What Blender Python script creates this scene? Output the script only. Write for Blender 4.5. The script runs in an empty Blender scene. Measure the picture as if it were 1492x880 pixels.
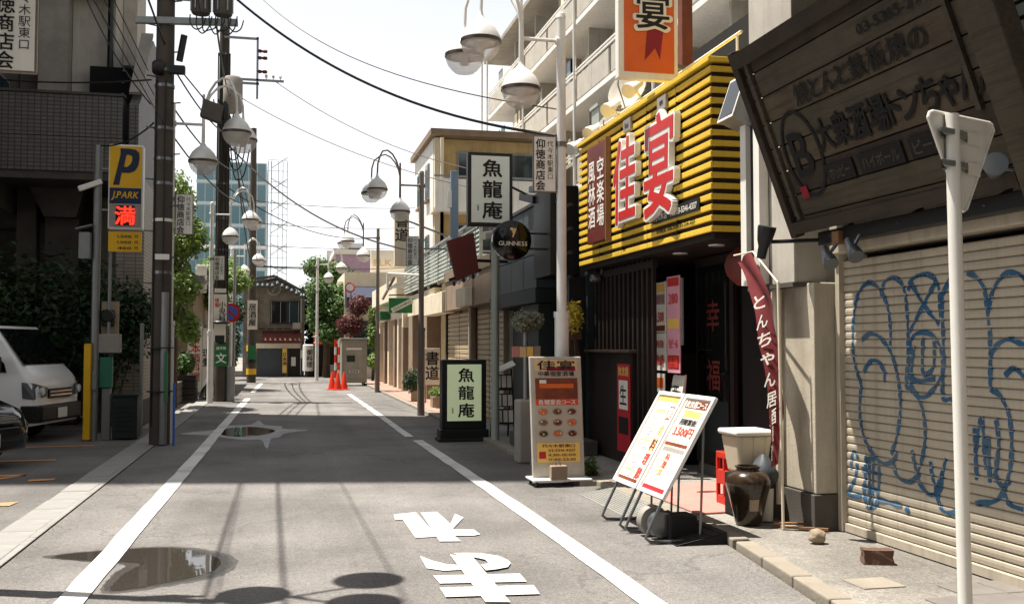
import bpy, bmesh, math, random
from mathutils import Vector, Matrix
random.seed(7)
R = math.radians
SC = bpy.context.scene
COL = SC.collection

# ------------------------------------------------------------------ camera
cam_d = bpy.data.cameras.new('camera')
cam_d.sensor_width = 36.0
cam_d.lens = 35.0
cam_d.clip_end = 2000
cam = bpy.data.objects.new('camera', cam_d)
COL.objects.link(cam)
cam.location = (0, 0, 1.6)
cam.rotation_euler = (R(90 + 2.488), 0, R(-13.035))
SC.camera = cam

# ------------------------------------------------------------------ sky, sun, exposure
SUN_EL, SUN_AHEAD = 73.0, 22.0          # degrees; sun stands on the left, a little ahead of the camera
world = bpy.data.worlds.new('World')
SC.world = world
world.use_nodes = True
wn = world.node_tree.nodes
wl = world.node_tree.links
bg = wn['Background']
sky = wn.new('ShaderNodeTexSky')
sky.sky_type = 'NISHITA'
sky.sun_disc = False
sky.sun_elevation = R(SUN_EL)
sky.sun_rotation = R(270 + SUN_AHEAD)
sky.air_density = 1.0
sky.dust_density = 0.25
sky.ozone_density = 1.0
hs = wn.new('ShaderNodeHueSaturation')
hs.inputs['Saturation'].default_value = 0.16
hs.inputs['Value'].default_value = 1.0
wl.new(sky.outputs['Color'], hs.inputs['Color'])
wl.new(hs.outputs['Color'], bg.inputs['Color'])
bg.inputs['Strength'].default_value = 0.095
sun_d = bpy.data.lights.new('sun', 'SUN')
sun_d.energy = 5.0
sun_d.angle = R(0.55)
sun_d.color = (1.0, 0.94, 0.86)
sun = bpy.data.objects.new('sun', sun_d)
COL.objects.link(sun)
sdir = Vector((-math.cos(R(SUN_AHEAD)) * math.cos(R(SUN_EL)), math.sin(R(SUN_AHEAD)) * math.cos(R(SUN_EL)), math.sin(R(SUN_EL))))
sun.rotation_euler = sdir.to_track_quat('Z', 'Y').to_euler()
sun.location = (-20, 10, 40)
vs = SC.view_settings
vs.view_transform = 'Standard'
vs.look = 'None'
vs.exposure = 1.18
vs.gamma = 1.0
vs.use_curve_mapping = False

# ------------------------------------------------------------------ materials
def hexc(h):
    h = h.lstrip('#')
    o = []
    for i in (0, 2, 4):
        v = int(h[i:i + 2], 16) / 255
        o.append(v / 12.92 if v <= 0.04045 else ((v + 0.055) / 1.055) ** 2.4)
    return tuple(o)

MATS = {}
def mat(name, col, rough=0.6, metal=0.0, var=0.18, scale=2.5, bump=0.0, bscale=60.0, spec=0.4, streak=0.0,
        trans=0.0, emit=None, estr=0.0, dirt=None, dirt_amt=0.0, coat=0.0, alpha=1.0, grain=None):
    """procedural surface: base colour with two scales of noise, optional vertical streaks, grime and fine bump"""
    if name in MATS:
        return MATS[name]
    if isinstance(col, str):
        col = hexc(col)
    m = bpy.data.materials.new(name)
    m.use_nodes = True
    nt = m.node_tree
    N, L = nt.nodes, nt.links
    b = N['Principled BSDF']
    b.inputs['Roughness'].default_value = rough
    b.inputs['Metallic'].default_value = metal
    b.inputs['Specular IOR Level'].default_value = spec
    b.inputs['Coat Weight'].default_value = coat
    if trans:
        b.inputs['Transmission Weight'].default_value = trans
    if alpha < 1:
        b.inputs['Alpha'].default_value = alpha
    tc = N.new('ShaderNodeTexCoord')
    mp = N.new('ShaderNodeMapping')
    L.new(tc.outputs['Object'], mp.inputs['Vector'])
    n1 = N.new('ShaderNodeTexNoise')
    n1.inputs['Scale'].default_value = scale
    n1.inputs['Detail'].default_value = 6
    n1.inputs['Roughness'].default_value = 0.65
    L.new(mp.outputs['Vector'], n1.inputs['Vector'])
    mr = N.new('ShaderNodeMapRange')
    mr.inputs['From Min'].default_value = 0.3
    mr.inputs['From Max'].default_value = 0.7
    mr.inputs['To Min'].default_value = 1 - var
    mr.inputs['To Max'].default_value = 1 + var
    L.new(n1.outputs['Fac'], mr.inputs['Value'])
    vm = N.new('ShaderNodeVectorMath')
    vm.operation = 'SCALE'
    vm.inputs[0].default_value = col[:3]
    L.new(mr.outputs['Result'], vm.inputs['Scale'])
    out = vm.outputs['Vector']
    if dirt_amt or streak:
        mp2 = N.new('ShaderNodeMapping')
        L.new(tc.outputs['Object'], mp2.inputs['Vector'])
        mp2.inputs['Scale'].default_value = grain or ((9, 9, 0.6) if streak else (1, 1, 1))
        n2 = N.new('ShaderNodeTexNoise')
        n2.inputs['Scale'].default_value = 1.3 if streak else 1.1
        n2.inputs['Detail'].default_value = 8
        n2.inputs['Roughness'].default_value = 0.7
        L.new(mp2.outputs['Vector'], n2.inputs['Vector'])
        cr = N.new('ShaderNodeMapRange')
        cr.inputs['From Min'].default_value = 0.48
        cr.inputs['From Max'].default_value = 0.72
        cr.inputs['To Max'].default_value = streak or dirt_amt
        L.new(n2.outputs['Fac'], cr.inputs['Value'])
        mx = N.new('ShaderNodeMix')
        mx.data_type = 'RGBA'
        d = dirt or (0.06, 0.05, 0.04)
        if isinstance(d, str):
            d = hexc(d)
        mx.inputs['B'].default_value = (*d, 1)
        L.new(cr.outputs['Result'], mx.inputs['Factor'])
        L.new(out, mx.inputs['A'])
        out = mx.outputs['Result']
    L.new(out, b.inputs['Base Color'])
    if bump:
        n3 = N.new('ShaderNodeTexNoise')
        n3.inputs['Scale'].default_value = bscale
        n3.inputs['Detail'].default_value = 4
        L.new(tc.outputs['Object'], n3.inputs['Vector'])
        bp = N.new('ShaderNodeBump')
        bp.inputs['Strength'].default_value = bump
        bp.inputs['Distance'].default_value = 0.01
        L.new(n3.outputs['Fac'], bp.inputs['Height'])
        L.new(bp.outputs['Normal'], b.inputs['Normal'])
    if emit:
        if isinstance(emit, str):
            emit = hexc(emit)
        b.inputs['Emission Color'].default_value = (*emit, 1)
        b.inputs['Emission Strength'].default_value = estr
    MATS[name] = m
    return m

def asphalt(name, base, crack=0.5, patch=0.25):
    """worn asphalt: stone speckle, broad patches, oil stains and thin cracks"""
    m = bpy.data.materials.new(name)
    m.use_nodes = True
    nt = m.node_tree
    N, L = nt.nodes, nt.links
    b = N['Principled BSDF']
    b.inputs['Roughness'].default_value = 0.85
    b.inputs['Specular IOR Level'].default_value = 0.25
    tc = N.new('ShaderNodeTexCoord')
    def noise(sc, det=5, ro=0.6):
        n = N.new('ShaderNodeTexNoise')
        n.inputs['Scale'].default_value = sc
        n.inputs['Detail'].default_value = det
        n.inputs['Roughness'].default_value = ro
        L.new(tc.outputs['Object'], n.inputs['Vector'])
        return n
    def rng(src, a, z, lo, hi):
        r = N.new('ShaderNodeMapRange')
        r.inputs['From Min'].default_value = a
        r.inputs['From Max'].default_value = z
        r.inputs['To Min'].default_value = lo
        r.inputs['To Max'].default_value = hi
        L.new(src, r.inputs['Value'])
        return r.outputs['Result']
    def mul(a, c):
        q = N.new('ShaderNodeMath')
        q.operation = 'MULTIPLY'
        L.new(a, q.inputs[0])
        L.new(c, q.inputs[1])
        return q.outputs[0]
    f = mul(rng(noise(0.55, 4).outputs['Fac'], 0.35, 0.65, 1 - patch, 1 + patch), rng(noise(95, 3).outputs['Fac'], 0.3, 0.7, 0.6, 1.45))
    f = mul(f, rng(noise(14, 6, 0.75).outputs['Fac'], 0.35, 0.7, 0.86, 1.13))
    f = mul(f, rng(noise(2.2, 8, 0.7).outputs['Fac'], 0.6, 0.75, 1.0, 0.78))
    f = mul(f, rng(noise(34, 5, 0.85).outputs['Fac'], 0.3, 0.7, 0.55, 1.45))
    st = N.new('ShaderNodeMapping')
    st.inputs['Scale'].default_value = (1.9, 0.07, 1)
    L.new(tc.outputs['Object'], st.inputs['Vector'])
    sn = N.new('ShaderNodeTexNoise')
    sn.inputs['Scale'].default_value = 1.0
    sn.inputs['Detail'].default_value = 5
    L.new(st.outputs['Vector'], sn.inputs['Vector'])
    f = mul(f, rng(sn.outputs['Fac'], 0.35, 0.7, 1.08, 0.86))
    vor = N.new('ShaderNodeTexVoronoi')
    vor.feature = 'DISTANCE_TO_EDGE'
    vor.inputs['Scale'].default_value = 0.33
    wv = N.new('ShaderNodeVectorMath')
    wv.operation = 'MULTIPLY_ADD'
    nz = noise(1.7, 6)
    L.new(nz.outputs['Color'], wv.inputs[0])
    wv.inputs[1].default_value = (1.2, 1.2, 0)
    L.new(tc.outputs['Object'], wv.inputs[2])
    L.new(wv.outputs['Vector'], vor.inputs['Vector'])
    f = mul(f, rng(vor.outputs['Distance'], 0.0, 0.006, 1 - crack, 1.0))
    vm = N.new('ShaderNodeVectorMath')
    vm.operation = 'SCALE'
    vm.inputs[0].default_value = base
    L.new(f, vm.inputs['Scale'])
    L.new(vm.outputs['Vector'], b.inputs['Base Color'])
    bp = N.new('ShaderNodeBump')
    bp.inputs['Strength'].default_value = 0.35
    bp.inputs['Distance'].default_value = 0.006
    L.new(noise(110, 3).outputs['Fac'], bp.inputs['Height'])
    L.new(bp.outputs['Normal'], b.inputs['Normal'])
    MATS[name] = m
    return m

def paint(name, col, wear=0.35, under=(0.12, 0.115, 0.11)):
    """road paint rubbed thin so that the asphalt shows through in specks"""
    m = bpy.data.materials.new(name)
    m.use_nodes = True
    N, L = m.node_tree.nodes, m.node_tree.links
    b = N['Principled BSDF']
    b.inputs['Roughness'].default_value = 0.7
    tc = N.new('ShaderNodeTexCoord')
    n1 = N.new('ShaderNodeTexNoise')
    n1.inputs['Scale'].default_value = 55
    n1.inputs['Detail'].default_value = 6
    n1.inputs['Roughness'].default_value = 0.8
    n2 = N.new('ShaderNodeTexNoise')
    n2.inputs['Scale'].default_value = 1.6
    n2.inputs['Detail'].default_value = 4
    for n in (n1, n2):
        L.new(tc.outputs['Object'], n.inputs['Vector'])
    ad = N.new('ShaderNodeMath')
    ad.operation = 'ADD'
    L.new(n1.outputs['Fac'], ad.inputs[0])
    L.new(n2.outputs['Fac'], ad.inputs[1])
    mr = N.new('ShaderNodeMapRange')
    mr.inputs['From Min'].default_value = 1.0
    mr.inputs['From Max'].default_value = 1.3
    mr.inputs['To Max'].default_value = wear
    L.new(ad.outputs[0], mr.inputs['Value'])
    mx = N.new('ShaderNodeMix')
    mx.data_type = 'RGBA'
    mx.inputs['A'].default_value = (*col, 1)
    mx.inputs['B'].default_value = (*under, 1)
    L.new(mr.outputs['Result'], mx.inputs['Factor'])
    L.new(mx.outputs['Result'], b.inputs['Base Color'])
    MATS[name] = m
    return m

def leafmat(name, c1, c2, trans=0.35):
    m = bpy.data.materials.new(name)
    m.use_nodes = True
    N, L = m.node_tree.nodes, m.node_tree.links
    b = N['Principled BSDF']
    b.inputs['Roughness'].default_value = 0.5
    geo = N.new('ShaderNodeNewGeometry')
    n = N.new('ShaderNodeTexNoise')
    n.inputs['Scale'].default_value = 1.1
    n.inputs['Detail'].default_value = 5
    L.new(geo.outputs['Position'], n.inputs['Vector'])
    ri = N.new('ShaderNodeMath')
    ri.operation = 'MULTIPLY_ADD'
    L.new(geo.outputs['Random Per Island'], ri.inputs[0])
    ri.inputs[1].default_value = 0.55
    sb = N.new('ShaderNodeMath')
    sb.operation = 'SUBTRACT'
    L.new(n.outputs['Fac'], sb.inputs[0])
    sb.inputs[1].default_value = 0.25
    L.new(sb.outputs[0], ri.inputs[2])
    mx = N.new('ShaderNodeMix')
    mx.data_type = 'RGBA'
    mx.inputs['A'].default_value = (*c1, 1)
    mx.inputs['B'].default_value = (*c2, 1)
    L.new(ri.outputs[0], mx.inputs['Factor'])
    L.new(mx.outputs['Result'], b.inputs['Base Color'])
    tr = N.new('ShaderNodeBsdfTranslucent')
    L.new(mx.outputs['Result'], tr.inputs['Color'])
    ms = N.new('ShaderNodeMixShader')
    ms.inputs[0].default_value = trans
    L.new(b.outputs[0], ms.inputs[1])
    L.new(tr.outputs[0], ms.inputs[2])
    L.new(ms.outputs[0], N['Material Output'].inputs['Surface'])
    MATS[name] = m
    return m

def tiles(name, c1, mortar, w, h, gap=0.01, rough=0.5, rot=None):
    """small facing tiles too fine to build one by one (a few pixels each)"""
    m = bpy.data.materials.new(name)
    m.use_nodes = True
    N, L = m.node_tree.nodes, m.node_tree.links
    b = N['Principled BSDF']
    b.inputs['Roughness'].default_value = rough
    tc = N.new('ShaderNodeTexCoord')
    sp = N.new('ShaderNodeSeparateXYZ')
    L.new(tc.outputs['Object'], sp.inputs[0])
    ad = N.new('ShaderNodeMath')
    ad.operation = 'ADD'
    L.new(sp.outputs['X'], ad.inputs[0])
    L.new(sp.outputs['Y'], ad.inputs[1])
    cb = N.new('ShaderNodeCombineXYZ')
    L.new(ad.outputs[0], cb.inputs['X'])
    L.new(sp.outputs['Z'], cb.inputs['Y'])
    br = N.new('ShaderNodeTexBrick')
    br.offset = 0.0
    br.inputs['Color1'].default_value = (*c1, 1)
    br.inputs['Color2'].default_value = (*[v * 0.8 for v in c1], 1)
    br.inputs['Mortar'].default_value = (*mortar, 1)
    br.inputs['Scale'].default_value = 1.0
    br.inputs['Mortar Size'].default_value = gap
    br.inputs['Brick Width'].default_value = w
    br.inputs['Row Height'].default_value = h
    L.new(cb.outputs[0], br.inputs['Vector'])
    L.new(br.outputs['Color'], b.inputs['Base Color'])
    bp = N.new('ShaderNodeBump')
    bp.inputs['Strength'].default_value = 0.5
    bp.inputs['Distance'].default_value = 0.008
    bp.invert = True
    L.new(br.outputs['Fac'], bp.inputs['Height'])
    L.new(bp.outputs['Normal'], b.inputs['Normal'])
    MATS[name] = m
    return m

asphalt('road_asphalt', (0.142, 0.133, 0.124), crack=0.3)
asphalt('lot_asphalt', (0.12, 0.113, 0.105), crack=0.15)
asphalt('pavement_concrete', (0.21, 0.195, 0.17), crack=0.25, patch=0.3)
paint('white_paint', (0.56, 0.55, 0.52), wear=0.7)
paint('orange_paint', (0.60, 0.26, 0.08), wear=0.7)
leafmat('leaf_dark', (0.008, 0.022, 0.008), (0.035, 0.085, 0.02))
leafmat('leaf_mid', (0.03, 0.075, 0.015), (0.12, 0.21, 0.04))
leafmat('leaf_light', (0.07, 0.14, 0.02), (0.22, 0.30, 0.06))
leafmat('leaf_red', (0.07, 0.015, 0.012), (0.20, 0.06, 0.05))
leafmat('flower_yellow', (0.5, 0.38, 0.03), (0.75, 0.62, 0.08))
leafmat('flower_pale', (0.10, 0.12, 0.06), (0.34, 0.33, 0.24))
tiles('grey_tile', (0.135, 0.122, 0.107), (0.04, 0.036, 0.032), 0.115, 0.075, 0.010)
tiles('beige_tile', (0.30, 0.26, 0.21), (0.14, 0.12, 0.10), 0.22, 0.07, 0.010)

M = dict(
    concrete=mat('concrete', '#918b82', 0.85, var=0.15, bump=0.25, dirt_amt=0.35, dirt='#5a544c'),
    concrete_light=mat('concrete_light', '#aca69b', 0.85, var=0.12, bump=0.2, streak=0.3, dirt='#6d665c'),
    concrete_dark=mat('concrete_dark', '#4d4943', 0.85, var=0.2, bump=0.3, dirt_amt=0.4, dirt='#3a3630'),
    kerb=mat('kerb', '#857d70', 0.9, var=0.2, bump=0.4, bscale=40, dirt_amt=0.4, dirt='#5c5548'),
    pole_concrete=mat('pole_concrete', '#463f37', 0.85, var=0.18, bump=0.3, streak=0.45, dirt='#423d36'),  # darkened so its colour carries the tower's shade on the first pole
    lamp_band=mat('lamp_band', '#4a3e38', 0.35, 0.5, var=0.2),
    old_wall=mat('old_wall', '#71685a', 0.9, var=0.3, bump=0.4, dirt_amt=0.6, dirt='#3c352b'),
    shaded_paper=mat('shaded_paper', '#a89d8d', 0.6, var=0.08),  # paper toned down so the menu stand's face looks shaded
    gutter=mat('gutter_concrete', '#85837f', 0.88, var=0.2, bump=0.35, dirt_amt=0.4, dirt='#4a463f'),
    galv=mat('galv', '#868887', 0.45, 0.55, var=0.12, streak=0.25, dirt='#5f6062'),
    lamp_paint=mat('lamp_paint', '#cfcdc8', 0.4, 0.05, var=0.1, streak=0.25, dirt='#77706a'),
    lamp_paint_brown=mat('lamp_paint_brown', '#75695f', 0.45, 0.25, var=0.12, streak=0.3, dirt='#5f524a'),
    steel=mat('steel', '#777a7c', 0.35, 0.8, var=0.15),
    white=mat('white_enamel', '#d9d6ce', 0.4, var=0.05, streak=0.18, dirt='#8f877a'),
    white_clean=mat('white_clean', '#e2e0da', 0.35, var=0.03),
    cream=mat('cream_wall', '#d9cdb5', 0.85, var=0.08, bump=0.1, streak=0.3, dirt='#8d7f69'),
    white_wall=mat('white_wall', '#dad8d4', 0.8, var=0.07, bump=0.1, streak=0.4, dirt='#8c8376'),
    ochre=mat('ochre_wall', '#c0a878', 0.85, var=0.15, bump=0.15, streak=0.3, dirt='#5b4c33'),
    brown_eave=mat('brown_eave', '#7d6c58', 0.8, var=0.15),
    beige_wall=mat('beige_wall', '#b1a896', 0.9, var=0.14, bump=0.5, bscale=90, streak=0.35, dirt='#6d6250'),
    shutter=mat('shutter', '#aba190', 0.55, 0.1, var=0.1, streak=0.45, dirt='#6a604d'),
    shutter_far=mat('shutter_far', '#b09d80', 0.55, 0.1, var=0.08, streak=0.3, dirt='#6b5d47'),
    black=mat('black', '#121212', 0.45, var=0.2),
    black_gloss=mat('black_gloss', '#0a0b0c', 0.12, var=0.1),
    rubber=mat('rubber', '#1b1a19', 0.8, var=0.25, bump=0.3),
    dark=mat('dark_wood', '#1d1411', 0.6, var=0.35, streak=0.3, dirt='#2d211b'),
    interior=mat('interior_dark', '#0d0b0a', 0.9, var=0.3),  # lowered to near-black so the restaurant's inside reads as shade
    wood=mat('weathered_wood', '#4a3d30', 0.85, var=0.35, bump=0.5, bscale=30, streak=0.5, dirt='#241d17'),
    wood_light=mat('wood_light', '#7d5a3c', 0.7, var=0.3, bump=0.3),
    ink=mat('dark_ink', '#0d0b0a', 0.6, var=0.1),
    ink_brown=mat('ink_brown', '#070504', 0.8, var=0.2),
    yellow=mat('sign_yellow', '#d6b238', 0.6, var=0.12, streak=0.25, dirt='#8a6c22'),
    parkyellow=mat('park_yellow', '#d8a712', 0.45, var=0.05),
    navy=mat('navy', '#16233f', 0.4, var=0.1),
    slat_back=mat('slat_back', '#2b1a14', 0.7, var=0.2),
    red=mat('sign_red', '#b3140d', 0.4, var=0.06),
    darkred=mat('dark_red', '#7d1420', 0.5, var=0.1),
    maroon=mat('maroon', '#5c2018', 0.6, var=0.2, streak=0.3, dirt='#33140f'),
    rust=mat('rust_red', '#6b3a2b', 0.75, var=0.3, bump=0.2),
    orange=mat('orange_print', '#c65a1e', 0.5, var=0.1),
    board_red=mat('board_red', '#5d2219', 0.5, var=0.25, bump=0.2),
    cone=mat('cone_orange', '#c93416', 0.5, var=0.08),
    paper=mat('paper', '#d6d0c4', 0.7, var=0.05),
    paper_pink=mat('paper_pink', '#c98f9d', 0.7, var=0.08),
    paper_red=mat('paper_red', '#a81d26', 0.6, var=0.08),
    print_red=mat('print_red', '#c4402f', 0.6, var=0.1),
    print_brown=mat('print_brown', '#6b3018', 0.6, var=0.35, scale=9),
    print_yellow=mat('print_yellow', '#d9b25a', 0.6, var=0.1),
    print_grey=mat('print_grey', '#8a857e', 0.6, var=0.1),
    print_tan=mat('print_tan', '#c8a878', 0.6, var=0.1),
    green_lit=mat('lit_green', '#c9d6ad', 0.5, var=0.03, emit='#cfdcae', estr=0.12),
    pale_panel=mat('pale_panel', '#d3d8cc', 0.45, var=0.04),
    green=mat('sign_green', '#1f6b3a', 0.5, var=0.1),
    boxgreen=mat('box_green', '#2c6f53', 0.6, var=0.1),
    teal_dark=mat('teal_dark', '#1a2222', 0.6, var=0.2, streak=0.3, dirt='#161c1c'),
    slate=mat('slate_panel', '#3a4044', 0.55, var=0.12, streak=0.35, dirt='#2f3335'),
    post_blue=mat('post_blue', '#6c7f90', 0.5, var=0.12),
    glass=mat('window_glass', '#26343a', 0.06, var=0.1, spec=0.8),
    glass_dark=mat('glass_dark', '#0f1212', 0.05, var=0.1, spec=0.7),
    tower_glass=mat('tower_glass', '#446870', 0.2, var=0.25, scale=0.25, spec=0.8),
    tower_frame=mat('tower_frame', '#a6b3b5', 0.5, var=0.1),
    haze_grey=mat('far_grey', '#b9bcbd', 0.8, var=0.08, scale=0.3),
    pink=mat('pink_wall', '#ab8c9e', 0.8, var=0.12),
    blue=mat('awning_blue', '#121d38', 0.6, var=0.15),
    plant_pot=mat('plant_pot', '#9b8b76', 0.8, var=0.15),
    trunk=mat('bark', '#4a3b2d', 0.9, var=0.3, bump=0.6, bscale=25),
    pinkmat=mat('pink_mat', '#b4796e', 0.9, var=0.14, bump=0.3, bscale=120, dirt_amt=0.25, dirt='#8a5a50'),
    pinkpave=mat('pink_paver', '#9a7a6c', 0.85, var=0.22, bump=0.2, dirt_amt=0.25, dirt='#7d5a4a'),
    paver=mat('grey_paver', '#6d6862', 0.85, var=0.2, bump=0.25, dirt_amt=0.3, dirt='#5e5850'),
    plate=mat('ramp_plate', '#86857f', 0.6, 0.2, var=0.2, bump=0.5, bscale=80),
    jar=mat('glazed_jar', '#2f2418', 0.22, var=0.35, scale=5, streak=0.5, dirt='#1f1813', coat=0.4),
    plastic_cream=mat('plastic_cream', '#d4c9b2', 0.45, var=0.05),
    crate=mat('crate_red', '#b32b1c', 0.5, var=0.1),
    stone=mat('stone', '#8b7d6a', 0.9, var=0.3, bump=0.7, bscale=30),
    brick_brown=mat('brick_brown', '#5b4336', 0.9, var=0.3, bump=0.5, bscale=40),
    van=mat('van_white', '#e6e6e4', 0.25, var=0.03, coat=0.5),
    car_black=mat('car_black', '#0c0d10', 0.12, var=0.05, coat=0.7),
    chrome=mat('chrome', '#c9c9c9', 0.12, 1.0, var=0.05),
    tyre=mat('tyre', '#161514', 0.85, var=0.15),
    lens=mat('lamp_lens', '#c9cfd2', 0.12, var=0.15, scale=12, spec=0.8),
    bin=mat('booth_grey', '#8d8b7e', 0.6, var=0.15, streak=0.35, dirt='#57564d'),
    cable=mat('cable', '#1d1a19', 0.6, var=0.1),
    cable_red=mat('cable_reddish', '#4b2f2a', 0.6, var=0.1),
    graffiti=mat('graffiti_blue', '#1c4d70', 0.6, var=0.3, scale=8, dirt_amt=0.5, dirt='#6f7a78'),
    redled=mat('red_led', '#ff2a1a', 0.5, var=0.0, emit='#ff2414', estr=1.6),
    cloth_red=mat('cloth_red', '#5c1418', 0.85, var=0.3, dirt_amt=0.5, dirt='#6d3434'),
    awning=mat('awning_brown', '#5a2c22', 0.8, var=0.2, streak=0.3, dirt='#3a1c15'),
    roof_grey=mat('roof_grey', '#7d7a75', 0.8, var=0.2),
    corrug=mat('corrugated', '#9aa096', 0.6, 0.2, var=0.12, streak=0.3, dirt='#63665c'),
    pillar_tan=mat('pillar_tan', '#8c7966', 0.85, var=0.15, bump=0.2, streak=0.25, dirt='#6a523c'),
    bluehose=mat('blue_strap', '#2457a8', 0.6, var=0.1),
    no_parking_blue=mat('no_parking_blue', '#3d5aa8', 0.5, var=0.05),
)
def clear_globe():
    m = bpy.data.materials.new('globe_acrylic')
    m.use_nodes = True
    N, L = m.node_tree.nodes, m.node_tree.links
    b = N['Principled BSDF']
    b.inputs['Base Color'].default_value = (0.80, 0.76, 0.72, 1)
    b.inputs['Roughness'].default_value = 0.25
    tp = N.new('ShaderNodeBsdfTransparent')
    tl = N.new('ShaderNodeBsdfTranslucent')
    tl.inputs['Color'].default_value = (0.85, 0.82, 0.78, 1)
    m1 = N.new('ShaderNodeMixShader')
    m1.inputs[0].default_value = 0.5
    L.new(b.outputs[0], m1.inputs[1])
    L.new(tl.outputs[0], m1.inputs[2])
    m2 = N.new('ShaderNodeMixShader')
    m2.inputs[0].default_value = 0.5
    L.new(m1.outputs[0], m2.inputs[1])
    L.new(tp.outputs[0], m2.inputs[2])
    L.new(m2.outputs[0], N['Material Output'].inputs['Surface'])
    return m
M['globe'] = clear_globe()
def water():
    m = bpy.data.materials.new('puddle_water')
    m.use_nodes = True
    N, L = m.node_tree.nodes, m.node_tree.links
    b = N['Principled BSDF']
    b.inputs['Base Color'].default_value = (0.035, 0.03, 0.025, 1)
    b.inputs['Roughness'].default_value = 0.02
    b.inputs['Specular IOR Level'].default_value = 0.5
    b.inputs['IOR'].default_value = 1.33
    tc = N.new('ShaderNodeTexCoord')
    n = N.new('ShaderNodeTexNoise')
    n.inputs['Scale'].default_value = 5
    L.new(tc.outputs['Object'], n.inputs['Vector'])
    bp = N.new('ShaderNodeBump')
    bp.inputs['Strength'].default_value = 0.03
    bp.inputs['Distance'].default_value = 0.01
    L.new(n.outputs['Fac'], bp.inputs['Height'])
    L.new(bp.outputs['Normal'], b.inputs['Normal'])
    return m
M['water'] = water()
for k in ('road_asphalt', 'lot_asphalt', 'pavement_concrete', 'white_paint', 'orange_paint', 'leaf_dark', 'leaf_mid', 'leaf_light',
          'leaf_red', 'flower_yellow', 'flower_pale', 'grey_tile', 'beige_tile'):
    M[k] = MATS[k]
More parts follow.
